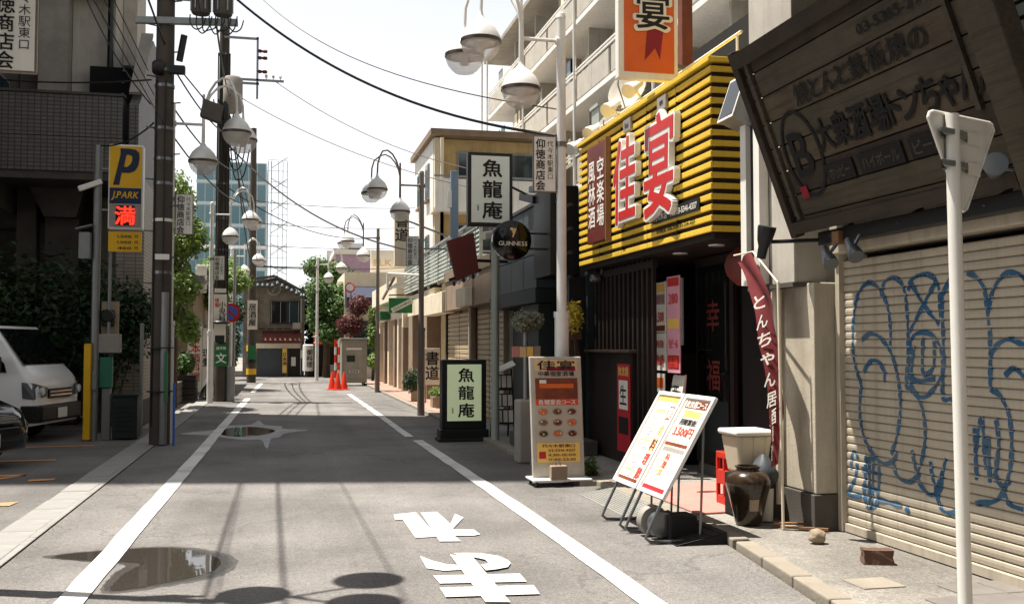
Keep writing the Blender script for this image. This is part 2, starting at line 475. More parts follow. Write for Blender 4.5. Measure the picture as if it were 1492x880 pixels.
# ------------------------------------------------------------------ mesh helpers
class MB:
    """collects shapes and links them as ONE mesh object"""
    def __init__(s):
        s.v, s.f = [], []
    def add(s, vs, fs):
        o = len(s.v)
        s.v += [tuple(p) for p in vs]
        s.f += [tuple(i + o for i in f) for f in fs]
        return s
    def box(s, x0, x1, y0, y1, z0, z1):
        x0, x1 = min(x0, x1), max(x0, x1)
        y0, y1 = min(y0, y1), max(y0, y1)
        z0, z1 = min(z0, z1), max(z0, z1)
        return s.add([(x0, y0, z0), (x1, y0, z0), (x1, y1, z0), (x0, y1, z0), (x0, y0, z1), (x1, y0, z1), (x1, y1, z1), (x0, y1, z1)],
                     [(0, 3, 2, 1), (4, 5, 6, 7), (0, 1, 5, 4), (1, 2, 6, 5), (2, 3, 7, 6), (3, 0, 4, 7)])
    def obox(s, c, hx, hy, hz):
        c, hx, hy, hz = Vector(c), Vector(hx), Vector(hy), Vector(hz)
        vs = [c + hx * a + hy * b + hz * d for d in (-1, 1) for a, b in ((-1, -1), (1, -1), (1, 1), (-1, 1))]
        return s.add(vs, [(0, 3, 2, 1), (4, 5, 6, 7), (0, 1, 5, 4), (1, 2, 6, 5), (2, 3, 7, 6), (3, 0, 4, 7)])
    def bar(s, a, b, w, h=None, up=(0, 0, 1)):
        a, b = Vector(a), Vector(b)
        d = (b - a)
        t = d.normalized()
        u = Vector(up)
        if abs(t.dot(u)) > 0.98:
            u = Vector((0, 1, 0))
        sd = t.cross(u).normalized()
        u = sd.cross(t)
        return s.obox((a + b) / 2, d / 2, sd * w / 2, u * (h or w) / 2)
    def tube(s, pts, r, n=8, cap=True):
        pts = [Vector(p) for p in pts]
        rs = r if isinstance(r, (list, tuple)) else [r] * len(pts)
        vs, fs = [], []
        t = (pts[1] - pts[0]).normalized()
        u = Vector((0, 0, 1)) if abs(t.z) < 0.9 else Vector((1, 0, 0))
        sd = t.cross(u).normalized()
        for i, p in enumerate(pts):
            a = pts[max(i - 1, 0)]
            b = pts[min(i + 1, len(pts) - 1)]
            t = (b - a).normalized()
            sd = (sd - t * sd.dot(t)).normalized()
            u = t.cross(sd)
            for k in range(n):
                an = 2 * math.pi * k / n
                vs.append(p + (sd * math.cos(an) + u * math.sin(an)) * rs[i])
        for i in range(len(pts) - 1):
            for k in range(n):
                k2 = (k + 1) % n
                fs.append((i * n + k, i * n + k2, (i + 1) * n + k2, (i + 1) * n + k))
        if cap:
            fs.append(tuple(range(n))[::-1])
            fs.append(tuple((len(pts) - 1) * n + k for k in range(n)))
        return s.add(vs, fs)
    def lathe(s, c, prof, n=20, xa=(1, 0, 0), ya=(0, 1, 0), za=(0, 0, 1)):
        c, xa, ya, za = Vector(c), Vector(xa), Vector(ya), Vector(za)
        vs, fs = [], []
        for r, z in prof:
            for k in range(n):
                a = 2 * math.pi * k / n
                vs.append(c + xa * r * math.cos(a) + ya * r * math.sin(a) + za * z)
        for i in range(len(prof) - 1):
            for k in range(n):
                k2 = (k + 1) % n
                fs.append((i * n + k, i * n + k2, (i + 1) * n + k2, (i + 1) * n + k))
        if prof[0] != prof[-1] and prof[0][0] > 1e-6:
            fs.append(tuple(range(n))[::-1])
        if prof[0] != prof[-1] and prof[-1][0] > 1e-6:
            fs.append(tuple((len(prof) - 1) * n + k for k in range(n)))
        return s.add(vs, fs)
    def prism(s, poly, o, xa, ya, depth):
        """outline poly (a, b) in the plane o + a*xa + b*ya, thickened by depth along xa x ya"""
        o, xa, ya = Vector(o), Vector(xa), Vector(ya)
        n = xa.cross(ya).normalized() * depth
        k = len(poly)
        vs = [o + xa * a + ya * b for a, b in poly] + [o + xa * a + ya * b + n for a, b in poly]
        fs = [tuple(range(k))[::-1], tuple(range(k, 2 * k))] + [(i, (i + 1) % k, k + (i + 1) % k, k + i) for i in range(k)]
        return s.add(vs, fs)
    def quad(s, *p):
        return s.add(p, [tuple(range(len(p)))])
    def strip(s, a, b):
        k = len(a)
        return s.add(list(a) + list(b), [(i, i + 1, k + i + 1, k + i) for i in range(k - 1)])
    def build(s, name, m, parent=None, smooth=False, bevel=0.0, seg=2, fix=True, local=False):
        off = Vector((0, 0, 0))
        if parent is not None and not local:
            p = parent
            while p is not None:
                off += p.location
                p = p.parent
        me = bpy.data.meshes.new(name)
        me.from_pydata([Vector(p) - off for p in s.v], [], s.f)
        if fix or bevel:
            bm = bmesh.new()
            bm.from_mesh(me)
            if fix:
                bmesh.ops.recalc_face_normals(bm, faces=bm.faces)
            if bevel:
                es = [e for e in bm.edges if len(e.link_faces) == 2 and e.calc_face_angle(0) > 0.5]
                bmesh.ops.bevel(bm, geom=es, offset=bevel, segments=seg, affect='EDGES', profile=0.5)
            bm.to_mesh(me)
            bm.free()
        if smooth:
            me.polygons.foreach_set('use_smooth', [True] * len(me.polygons))
            me.set_sharp_from_angle(angle=R(38))
        me.materials.append(M[m] if isinstance(m, str) else m)
        o = bpy.data.objects.new(name, me)
        COL.objects.link(o)
        if parent is not None:
            o.parent = parent
        return o

def smooth3(p, k=6):
    p = [Vector(q) for q in p]
    out = []
    n = len(p)
    for i in range(n - 1):
        a, b, c, d = [p[min(max(i + j, 0), n - 1)] for j in (-1, 0, 1, 2)]
        for s in range(k):
            t = s / k
            out.append(0.5 * ((2 * b) + (c - a) * t + (2 * a - 5 * b + 4 * c - d) * t * t + (3 * b - a - 3 * c + d) * t ** 3))
    return out + [p[-1]]
def tag(o, label=None, cat=None, group=None, kind=None):
    if label:
        o['label'] = label
    if cat:
        o['category'] = cat
    if group:
        o['group'] = group
    if kind:
        o['kind'] = kind
    return o
def thing(name, label, cat, loc=(0, 0, 0), group=None):
    o = bpy.data.objects.new(name, None)
    o.empty_display_size = 0.1
    COL.objects.link(o)
    o.location = loc
    return tag(o, label, cat, group)
def box(parent, name, m, x0, x1, y0, y1, z0, z1, bevel=0.0, **k):
    return MB().box(x0, x1, y0, y1, z0, z1).build(name, m, parent, bevel=bevel, **k)
def tube(parent, name, m, pts, r, n=8, **k):
    return MB().tube(pts, r, n).build(name, m, parent, smooth=True, **k)
def clone(o, parent=None, loc=None):
    c = o.copy()
    COL.objects.link(c)
    c.parent = parent
    if loc is not None:
        c.location = loc
    return c
def copy_tree(o, parent=None, loc=None, rz=None):
    c = clone(o, parent, loc)
    if rz is not None:
        c.rotation_euler.z = rz
    for ch in list(o.children):
        copy_tree(ch, c)
    return c
def struct(o):
    o['kind'] = 'structure'
    return o

# ------------------------------------------------------------------ lettering (built-in font, glyph outlines turned into mesh once)
TEXTS = ('仰徳商店会代々木駅東口魚龍庵佳宴空楽場風林酒満文書道止まれ焼とんと鉄板焼の大衆酒場トンちゃんホッピーハイボールビール'
         '代々木店電話個室中華飲放題月替宴会コース円税込営業時間定休日日本酒料理幸福春とんちゃん居酒屋理髪小児科クリニック駐車場'
         'ABCDEFGHIJKLMNOPQRSTUVWXYZabcdefghijklmnopqrstuvwxyz0123456789.,-:/~年中無休品川ーいでお刺身御通学路生串盛合各種最大月極')
GLY = {}
def load_glyphs():
    todo = []
    for off in (0.0,):
        for ch in sorted(set(TEXTS)):
            cu = bpy.data.curves.new('glyph', 'FONT')
            cu.body = ch
            cu.resolution_u = 2
            cu.offset = off
            ob = bpy.data.objects.new('glyph', cu)
            COL.objects.link(ob)
            todo.append((ch, off, ob, cu))
    dg = bpy.context.evaluated_depsgraph_get()
    for ch, off, ob, cu in todo:
        me = ob.evaluated_get(dg).to_mesh()
        vs = [(v.co.x, v.co.y) for v in me.vertices]
        fs = [tuple(p.vertices) for p in me.polygons]
        ob.evaluated_get(dg).to_mesh_clear()
        if vs:
            GLY[(ch, off)] = (vs, fs, max(v[0] for v in vs), min(v[0] for v in vs), min(v[1] for v in vs), max(v[1] for v in vs))
    for ch, off, ob, cu in todo:
        bpy.data.objects.remove(ob)
        bpy.data.curves.remove(cu)
load_glyphs()
CJK = lambda c: ord(c) > 0x2000
FACE_STREET_L = ((0, -1, 0), (0, 0, 1))      # on a wall right of the road, facing the road (-X)
FACE_STREET_R = ((0, 1, 0), (0, 0, 1))       # on a wall left of the road, facing +X
FACE_CAM = ((1, 0, 0), (0, 0, 1))            # facing the camera (-Y)
def letters(parent, m, s, c, plane, h, w=None, vertical=False, bold=0.018, ext=0.0, name='lettering', sx=1.0, jitter=0.0, local=False, track=1.0):
    """one string as one flat mesh (optionally thickened); c = centre, h = character height, w = total width to squeeze to"""
    xa, ya = Vector(plane[0]).normalized(), Vector(plane[1]).normalized()
    nrm = xa.cross(ya)
    pos = 0.0
    vs2, fs2 = [], []
    for ch in s:
        if ch == ' ':
            pos += 0.6
            continue
        g = GLY.get((ch, 0.0))
        if not g:
            pos += 0.6
            continue
        v, f, xM, xm, ym, yM = g
        o = len(vs2)
        jx, jy = random.uniform(-jitter, jitter), random.uniform(-jitter, jitter)
        if vertical:
            if ch == 'ー':
                vs2 += [((a * 0 + (b - 0.38)) + jx, -pos - (a - 0.5) - 0.0) for a, b in v]
            else:
                vs2 += [((a - (xM + xm) / 2) * sx + jx, b - 0.38 - pos + jy) for a, b in v]
            pos += track
        else:
            vs2 += [((a - xm) * sx + pos + jx, b + jy) for a, b in v]
            pos += ((xM - xm) * sx + 0.09 * track)
        fs2 += [tuple(i + o for i in q) for q in f]
    if not vs2:
        return None
    x0, x1 = min(p[0] for p in vs2), max(p[0] for p in vs2)
    y0, y1 = min(p[1] for p in vs2), max(p[1] for p in vs2)
    sc = h / 0.92
    scx = (w / (x1 - x0)) if (w and x1 > x0) else sc
    if vertical:
        scx = sc
    cx, cy = (x0 + x1) / 2, (y0 + y1) / 2
    c = Vector(c)
    mb = MB()
    nsh = 0 if bold < 0.005 else (4 if bold < 0.03 else 12)
    shifts = [(0.0, 0.0)] + [(bold * math.cos(2 * math.pi * k / nsh + 0.78), bold * math.sin(2 * math.pi * k / nsh + 0.78)) for k in range(nsh)]
    for si, (dx, dy) in enumerate(shifts):       # stroke weight: the outline repeated a hair apart, each copy a fraction of a millimetre proud
        base = [c + xa * (a - cx + dx) * scx + ya * (b - cy + dy) * sc + nrm * (0.0004 * si) for a, b in vs2]
        _glyphs(mb, base, fs2, ext, nrm)
    return mb.build(name, m, parent, fix=False, local=local)
def _glyphs(mb, base, fs2, ext, nrm):
    if ext:
        k = len(base)
        ed = {}
        for q in fs2:
            for i in range(len(q)):
                e = (q[i], q[(i + 1) % len(q)])
                ed[e] = 1
        sides = [(a, b, k + b, k + a) for a, b in ed if (b, a) not in ed]
        mb.add(base + [p + nrm * ext for p in base], [tuple(i + k for i in q) for q in fs2] + sides)
    else:
        mb.add(base, fs2)
def rect(parent, name, m, c, plane, w, h, t=0.004):
    xa, ya = Vector(plane[0]).normalized(), Vector(plane[1]).normalized()
    n = xa.cross(ya)
    return MB().obox(Vector(c) + n * t / 2, xa * w / 2, ya * h / 2, n * t / 2).build(name, m, parent)

# ------------------------------------------------------------------ foliage
def leaf_cloud(mb, blobs, n, size, flat=0.6, rnd=random):
    """n little folded leaves spread through the outer volume of the given ellipsoids (cx,cy,cz,rx,ry,rz)"""
    wts = [b[3] * b[4] + b[4] * b[5] + b[3] * b[5] for b in blobs]
    for i in range(n):
        b = rnd.choices(blobs, wts)[0]
        d = Vector((rnd.gauss(0, 1), rnd.gauss(0, 1), rnd.gauss(0, 1))).normalized()
        r = rnd.random() ** 0.45 * rnd.uniform(0.8, 1.12)
        p = Vector((b[0] + d.x * b[3] * r, b[1] + d.y * b[4] * r, b[2] + d.z * b[5] * r))
        s = size * rnd.uniform(0.6, 1.35)
        nrm = (d + Vector((rnd.gauss(0, 0.6), rnd.gauss(0, 0.6), rnd.gauss(0, 0.6) + flat))).normalized()
        t = nrm.cross(Vector((rnd.gauss(0, 1), rnd.gauss(0, 1), rnd.gauss(0, 1)))).normalized()
        u = nrm.cross(t)
        tip = p + t * s
        mb.add([p - t * s * 0.6, p + u * s * 0.42 + nrm * s * 0.15, tip, p - u * s * 0.42 + nrm * s * 0.15], [(0, 1, 2), (0, 2, 3)])
def tree(name, label, base, h, blobs, n, size, m, group=None, cat='tree', trunk_r=0.12, limbs=5, core=None):
    t = thing(name, label, cat, base, group)
    x, y, z = base
    tb = MB()
    tb.tube([(x, y, z), (x + 0.03, y, z + h * 0.3), (x - 0.04, y + 0.05, z + h * 0.6), (x, y, z + h * 0.92)], [trunk_r * 1.25, trunk_r, trunk_r * 0.75, trunk_r * 0.25], 8)
    for i in range(limbs):
        b = blobs[i % len(blobs)]
        a = Vector((x, y, z + h * random.uniform(0.35, 0.7)))
        e = Vector((b[0] + random.uniform(-.3, .3) * b[3], b[1] + random.uniform(-.3, .3) * b[4], b[2] + random.uniform(-.2, .4) * b[5]))
        mid = (a + e) / 2 + Vector((0, 0, -0.1))
        tb.tube([a, mid, e], [trunk_r * 0.45, trunk_r * 0.28, trunk_r * 0.1], 6)
    tb.build('trunk', 'trunk', t, smooth=True)
    cb = MB()
    leaf_cloud(cb, blobs, n, size)
    c = cb.build('crown', m, t, fix=False)
    return t
def shrub(name, label, base, blobs, n, size, m, group=None, stems=4, cat='shrub'):
    t = thing(name, label, cat, base, group)
    x, y, z = base
    sb = MB()
    for i in range(stems):
        b = blobs[i % len(blobs)]
        sb.tube([(x + random.uniform(-.1, .1), y + random.uniform(-.1, .1), z), (b[0], b[1], b[2])], [0.03, 0.012], 5)
    sb.build('stem', 'trunk', t)
    cb = MB()
    leaf_cloud(cb, blobs, n, size)
    cb.build('foliage', m, t, fix=False)
    return t
# ------------------------------------------------------------------ the ground
ZS = 0.06                                         # height of the right-hand pavement
struct(MB().quad((-250, -60, -0.03), (250, -60, -0.03), (250, 500, -0.03), (-250, 500, -0.03)).build('ground', 'pavement_concrete', fix=False))
def sheet(name, poly, z, m, kind='structure', parent=None):
    o = MB().quad(*[(x, y, z) for x, y in poly]).build(name, m, parent, fix=False)
    if kind:
        o['kind'] = kind
    return o
road = sheet('road', [(-1.95, -8), (2.9, -8), (3.02, 4), (3.25, 5.65), (3.5, 7.4), (3.55, 10.9), (3.3, 11.0), (3.3, 44), (14, 44), (14, 52.6), (-14, 52.6), (-14, 44.5), (-1.95, 44.5)], 0.0, 'road_asphalt')
sheet('parking_lot', [(-30, -8), (-2.34, -8), (-2.34, 20.4), (-30, 20.4)], 0.0, 'lot_asphalt')
# concrete gutter of separate cover blocks on the left
gut = struct(box(None, 'gutter', 'concrete_dark', -2.33, -1.96, -7.9, 44.0, -0.025, 0.004))
gb = MB().box(-0.155, 0.155, -0.294, 0.294, 0, 0.03).build('gutter_block', 'gutter', gut, bevel=0.006, seg=1, local=True)
for i in range(70):
    y = -6 + i * 0.6
    if y > 36:
        break
    b = gb if i == 0 else clone(gb, gut)
    b.location = (-2.17 + random.uniform(-.004, .004), y, -0.014 + random.uniform(-0.003, 0.003))
    b.rotation_euler = (0, 0, random.uniform(-.006, .006))
gl = MB().box(-0.035, 0.035, -0.99, 0.99, 0, 0.03).build('gutter_edge_block', 'gutter', gut, bevel=0.004, seg=1, local=True)
for i in range(21):
    b = gl if i == 0 else clone(gl, gut)
    b.location = (-1.995, -6 + i * 2.0, -0.017)
# white edge lines
def line(name, pts, w, z, m, parent):
    a, b = [], []
    for i, (x, y) in enumerate(pts):
        p, q = pts[max(i - 1, 0)], pts[min(i + 1, len(pts) - 1)]
        d = Vector((q[0] - p[0], q[1] - p[1])).normalized()
        n = Vector((-d.y, d.x)) * (w / 2) * (1 + random.uniform(-.03, .03))
        a.append((x + n.x, y + n.y, z))
        b.append((x - n.x, y - n.y, z))
    return MB().strip(a, b).build(name, m, parent, fix=False)
def dense(pts, step=0.5, jit=0.008):
    out = []
    for (x0, y0), (x1, y1) in zip(pts, pts[1:]):
        k = max(1, int(math.hypot(x1 - x0, y1 - y0) / step))
        for i in range(k):
            t = i / k
            out.append((x0 + (x1 - x0) * t + random.uniform(-jit, jit), y0 + (y1 - y0) * t))
    return out + [pts[-1]]
line('edge_line', dense([(-1.32, -4), (-1.27, 6.9), (-1.2, 12.0), (-1.12, 19), (-1.03, 26.5), (-0.97, 31)]), 0.18, 0.010, 'white_paint', road)
line('edge_line', dense([(2.2, -4), (2.26, 6.1), (2.29, 9.4), (2.27, 13), (2.25, 16.75)]), 0.17, 0.008, 'white_paint', road)
line('edge_line', dense([(2.20, 17.4), (2.2, 24), (2.17, 33)]), 0.15, 0.008, 'white_paint', road)
line('edge_line', dense([(-0.93, 35), (-0.80, 43)]), 0.15, 0.008, 'white_paint', road)
# stop lettering painted for the oncoming traffic (upside down from here)
def ground_poly(name, polys, z, m, parent=road):
    mb = MB()
    for i, p in enumerate(polys):           # strokes overlap like brushed paint, each coat a little higher
        mb.add([(x, y, z + 0.0015 * i) for x, y in p], [tuple(range(len(p)))])
    return mb.build(name, m, parent)
ground_poly('road_lettering', [
    [(1.05, 9.48), (1.27, 9.56), (1.285, 8.31), (1.1, 8.3), (1.1, 9.19), (1.03, 9.19)],
    [(1.31, 9.53), (1.47, 9.53), (1.49, 8.88), (1.62, 9.39), (1.66, 9.16), (1.46, 8.6), (1.64, 8.54), (1.65, 8.32), (1.59, 8.28), (1.43, 8.31), (1.44, 8.07), (1.27, 8.1)]], 0.008, 'white_paint')
ground_poly('road_lettering', [
    [(1.04, 7.59), (1.1, 7.41), (1.19, 7.25), (1.30, 7.2), (1.30, 7.06), (1.14, 7.05), (1.03, 7.16)],
    [(1.04, 6.92), (1.64, 6.84), (1.63, 6.6), (1.05, 6.68)],
    [(1.03, 6.56), (1.65, 6.49), (1.63, 6.25), (1.03, 6.31)],
    [(1.265, 7.56), (1.42, 7.44), (1.40, 6.09), (1.25, 6.13)],
    [(1.30, 7.6), (1.39, 7.59), (1.51, 7.55), (1.61, 7.43), (1.65, 7.28), (1.65, 7.17), (1.6, 7.04), (1.51, 6.99), (1.425, 6.97), (1.425, 7.17), (1.47, 7.18), (1.49, 7.21), (1.49, 7.32), (1.425, 7.42), (1.34, 7.47)]], 0.008, 'white_paint')
ground_poly('road_lettering', [      # the third character, below the edge of the picture
    [(1.05, 5.3), (1.65, 5.3), (1.65, 5.05), (1.05, 5.05)], [(1.25, 5.04), (1.40, 5.04), (1.40, 3.9), (1.25, 3.9)],
    [(1.41, 4.55), (1.65, 4.55), (1.65, 4.35), (1.41, 4.35)], [(1.08, 5.04), (1.18, 5.04), (1.18, 4.3), (1.08, 4.3)]], 0.008, 'white_paint')
# puddles, with their wet rims
def puddle(name, label, outline, wet, z, wet_m, loc):
    t = thing(name, label, 'puddle', loc)
    def blob(pts, k, amp):
        out = []
        n = len(pts)
        for i in range(n):
            p0, p1, p2, p3 = [Vector(pts[(i + d) % n]) for d in (-1, 0, 1, 2)]
            for j in range(k):
                s = j / k
                q = 0.5 * ((2 * p1) + (p2 - p0) * s + (2 * p0 - 5 * p1 + 4 * p2 - p3) * s * s + (3 * p1 - p0 - 3 * p2 + p3) * s ** 3)
                out.append((q.x + random.uniform(-amp, amp), q.y + random.uniform(-amp, amp)))
        return out
    w = MB().add([(x, y, z) for x, y in blob(wet, 10, 0.012)], [tuple(range(len(wet) * 10))]).build('wet_rim', wet_m, t)
    cxy = Vector((sum(p[0] for p in wet) / len(wet), sum(p[1] for p in wet) / len(wet)))
    mid = [tuple((Vector(p) - cxy) * 0.93 + cxy) for p in wet]
    MB().add([(x, y, z + 0.001) for x, y in blob(mid, 10, 0.014)], [tuple(range(len(mid) * 10))]).build('wet_rim', wet_m, t)
    s = MB().add([(x, y, z + 0.002) for x, y in blob(outline, 10, 0.006)], [tuple(range(len(outline) * 10))]).build('water_surface', 'water', t)
    return t
mat('wet_asphalt', (0.05, 0.047, 0.043), 0.4, var=0.3, scale=9, alpha=0.5)
M['wet_asphalt'] = MATS['wet_asphalt']
mat('chalky_spill', (0.42, 0.42, 0.41), 0.85, var=0.25, scale=5, dirt_amt=0.5, dirt=(0.16, 0.16, 0.16), alpha=0.8)
M['chalky_spill'] = MATS['chalky_spill']
puddle('puddle', 'large puddle across the left white line in the sunlit foreground', [(-1.66, 8.22), (-1.2, 8.36), (-0.83, 8.33), (-0.55, 8.05), (-0.42, 7.72), (-0.5, 7.35), (-0.8, 7.1), (-1.06, 7.0), (-1.06, 7.45), (-1.0, 7.8), (-1.3, 7.95)],
       [(-1.74, 8.24), (-1.2, 8.42), (-0.8, 8.4), (-0.45, 8.1), (-0.3, 7.74), (-0.38, 7.3), (-0.75, 7.02), (-1.1, 6.93), (-1.14, 7.45), (-1.1, 7.78), (-1.4, 7.98)], 0.0035, 'wet_asphalt', (-0.9, 7.7, 0))
puddle('puddle', 'small puddle ringed by a pale chalky spill in the building shadow', [(-1.13, 19.35), (-0.95, 20.1), (-0.55, 20.25), (-0.2, 19.7), (-0.1, 19.15), (-0.3, 18.4), (-0.7, 18.1), (-1.0, 18.5)],
       [(-1.75, 19.0), (-1.2, 19.8), (-1.0, 20.7), (-0.6, 20.8), (-0.45, 21.9), (-0.3, 20.7), (0.02, 20.3), (0.05, 19.7), (0.5, 19.25), (0.1, 18.7), (-0.02, 17.9), (-0.15, 17.6), (-0.2, 16.0), (-0.32, 17.4), (-0.6, 17.5), (-0.95, 18.0), (-1.2, 18.5)], 0.0035, 'chalky_spill', (-0.6, 19.2, 0))
# manhole covers and lot markings
lot = bpy.data.objects['parking_lot']
def flatbox(parent, name, m, x0, x1, y0, y1, z=0.006):
    return sheet(name, [(x0, y0), (x1, y0), (x1, y1), (x0, y1)], z, m, None, parent)
flatbox(lot, 'bay_marking', 'orange_paint', -6.5, -3.05, 13.3, 13.45)
ground_poly('bay_marking', [[(-3.6, 12.6), (-3.05, 13.3), (-3.05, 13.45), (-3.7, 12.7)], [(-2.9, 12.75), (-2.62, 12.8), (-2.62, 12.95), (-2.9, 12.9)], [(-2.95, 10.85), (-2.62, 10.85), (-2.6, 11.1), (-2.95, 11.05)]], 0.006, 'orange_paint', lot)
flatbox(lot, 'bay_marking', 'orange_paint', -5.5, -3.05, 15.0, 15.12)
flatbox(lot, 'bay_marking', 'orange_paint', -5.5, -2.9, 17.0, 17.1)

# ------------------------------------------------------------------ right pavement: kerb stones, slab, pavers
pave = struct(MB().prism([(3.15, -4), (4.62, -4), (4.62, 7.6), (5.9, 7.6), (5.9, 13.9), (5.0, 13.9), (5.0, 44), (3.44, 44), (3.44, 10.95), (3.68, 10.9), (3.66, 7.4), (3.24, 4.6)], (0, 0, -0.03), (1, 0, 0), (0, 1, 0), 0.03 + ZS - 0.008).build('pavement', 'pavement_concrete'))
kline = [(2.97, -2.0), (3.07, 4.0), (3.27, 5.65), (3.5, 7.3)]
ks = MB().box(-0.075, 0.075, -0.295, 0.295, 0, ZS + 0.03).build('kerb_stone', 'kerb', pave, bevel=0.012, local=True)
first = [True]
def kerb(x, y, ang):
    k = ks if first[0] else clone(ks, pave)
    first[0] = False
    k.location = (x + random.uniform(-.004, .004), y, -0.028 + random.uniform(-.003, .003))
    k.rotation_euler = (random.uniform(-.004, .004), 0, ang)
y = 7.02
while y > -2:
    for (x0, y0), (x1, y1) in zip(kline, kline[1:]):
        if y0 <= y <= y1:
            an = math.atan2(-(x1 - x0), y1 - y0)
            kerb(x0 + (x1 - x0) * (y - y0) / (y1 - y0) + 0.08, y, an)
            break
    y -= 0.6
for i in range(6):
    kerb(3.59, 7.7 + i * 0.6, 0)
for i in range(54):
    kerb(3.37, 11.32 + i * 0.6, 0)
kerb(3.62, 11.0, R(90))
pv = MB().box(-0.146, 0.146, -0.146, 0.146, 0, 0.02).build('paver', 'paver', pave, bevel=0.004, seg=1, local=True)
n = 0
for i in range(4):
    for j in range(22):
        x, y = 3.66 + i * 0.298 + 0.02, 0.2 + j * 0.298
        if y > 5.6 - max(0, (4.2 - x)) * 0.9:
            continue
        p = pv if n == 0 else clone(pv, pave)
        n += 1
        p.location = (x, y, ZS - 0.016 + random.uniform(-.0025, .0025))
        p.rotation_euler = (random.uniform(-.008, .008), random.uniform(-.008, .008), 0)
flatc = box(pave, 'cover_slab', 'kerb', 3.62, 3.92, 5.72, 5.98, ZS - 0.03, ZS + 0.001, bevel=0.004)
pp = MB().box(-0.145, 0.145, -0.145, 0.145, 0, 0.02).build('pink_paver', 'pinkpave', pave, bevel=0.004, seg=1, local=True)
n = 0
for j in range(60):
    for i in range(3):
        p = pp if n == 0 else clone(pp, pave)
        n += 1
        p.location = (3.6 + i * 0.297, 20.2 + j * 0.297, ZS - 0.014 + random.uniform(-.002, .002))
sheet('pink_paving', [(3.46, 38.0), (4.6, 38.0), (4.6, 43.8), (3.46, 43.8)], ZS + 0.004, 'pinkpave', None, pave)
# restaurant forecourt
fore = thing('entrance_mat', 'pink carpet mat spread before the dark restaurant entrance', 'mat', (4.3, 9.2, ZS))
MB().prism([(3.72, 8.55), (3.72, 9.9), (4.25, 10.45), (4.95, 10.45), (4.95, 9.0), (4.4, 8.6)], (0, 0, ZS - 0.006), (1, 0, 0), (0, 1, 0), 0.018).build('carpet', 'pinkmat', fore, bevel=0.004, seg=1)
MB().add([(4.35 + 0.12 * math.cos(a), 9.75 + 0.05 * math.sin(a), ZS + 0.0165) for a in [i * 0.52 for i in range(12)]], [tuple(range(12))]).build('stain', 'maroon', fore)
rp = thing('kerb_ramp', 'grey ribbed plate ramp laid against the kerb by the leaning menus', 'ramp', (3.35, 9.4, 0))
MB().add([(3.14, 8.75, 0.004), (3.5, 8.75, ZS), (3.5, 10.35, ZS), (3.14, 10.35, 0.004), (3.14, 8.75, 0.002), (3.5, 8.75, 0.002), (3.5, 10.35, 0.002), (3.14, 10.35, 0.002)],
         [(0, 1, 2, 3), (7, 6, 5, 4), (0, 4, 5, 1), (1, 5, 6, 2), (2, 6, 7, 3)]).build('plate', 'plate', rp)
for k in range(11):
    x = 3.17 + k * 0.03
    MB().bar((x, 8.76, 0.004 + (x - 3.14) * 0.155 + 0.003), (x, 10.34, 0.004 + (x - 3.14) * 0.155 + 0.003), 0.012, 0.006).build('rib', 'plate', rp)
r2 = thing('kerb_ramp', 'black rubber kerb ramp in front of the brown jar', 'ramp', (3.4, 7.95, 0))
MB().add([(3.08, 7.5, 0.004), (3.52, 7.5, 0.10), (3.52, 8.3, 0.10), (3.08, 8.3, 0.004), (3.08, 7.5, 0.001), (3.52, 7.5, 0.001), (3.52, 8.3, 0.001), (3.08, 8.3, 0.001)],
         [(0, 1, 2, 3), (7, 6, 5, 4), (0, 4, 5, 1), (1, 5, 6, 2), (2, 6, 7, 3), (3, 7, 4, 0)]).build('wedge', 'rubber', r2, bevel=0.008)
for k in range(5):
    x = 3.14 + k * 0.08
    MB().bar((x, 7.52, 0.006 + (x - 3.08) * 0.218), (x, 8.28, 0.006 + (x - 3.08) * 0.218), 0.02, 0.008).build('rib', 'rubber', r2)
r3 = thing('kerb_ramp', 'small black rubber ramp block behind the tilted menu boards', 'ramp', (3.45, 8.5, 0))
MB().add([(3.2, 8.36, 0.004), (3.5, 8.36, 0.085), (3.5, 8.72, 0.085), (3.2, 8.72, 0.004), (3.2, 8.36, 0.001), (3.5, 8.36, 0.001), (3.5, 8.72, 0.001), (3.2, 8.72, 0.001)],
         [(0, 1, 2, 3), (7, 6, 5, 4), (0, 4, 5, 1), (1, 5, 6, 2), (2, 6, 7, 3), (3, 7, 4, 0)]).build('wedge', 'rubber', r3, bevel=0.006)
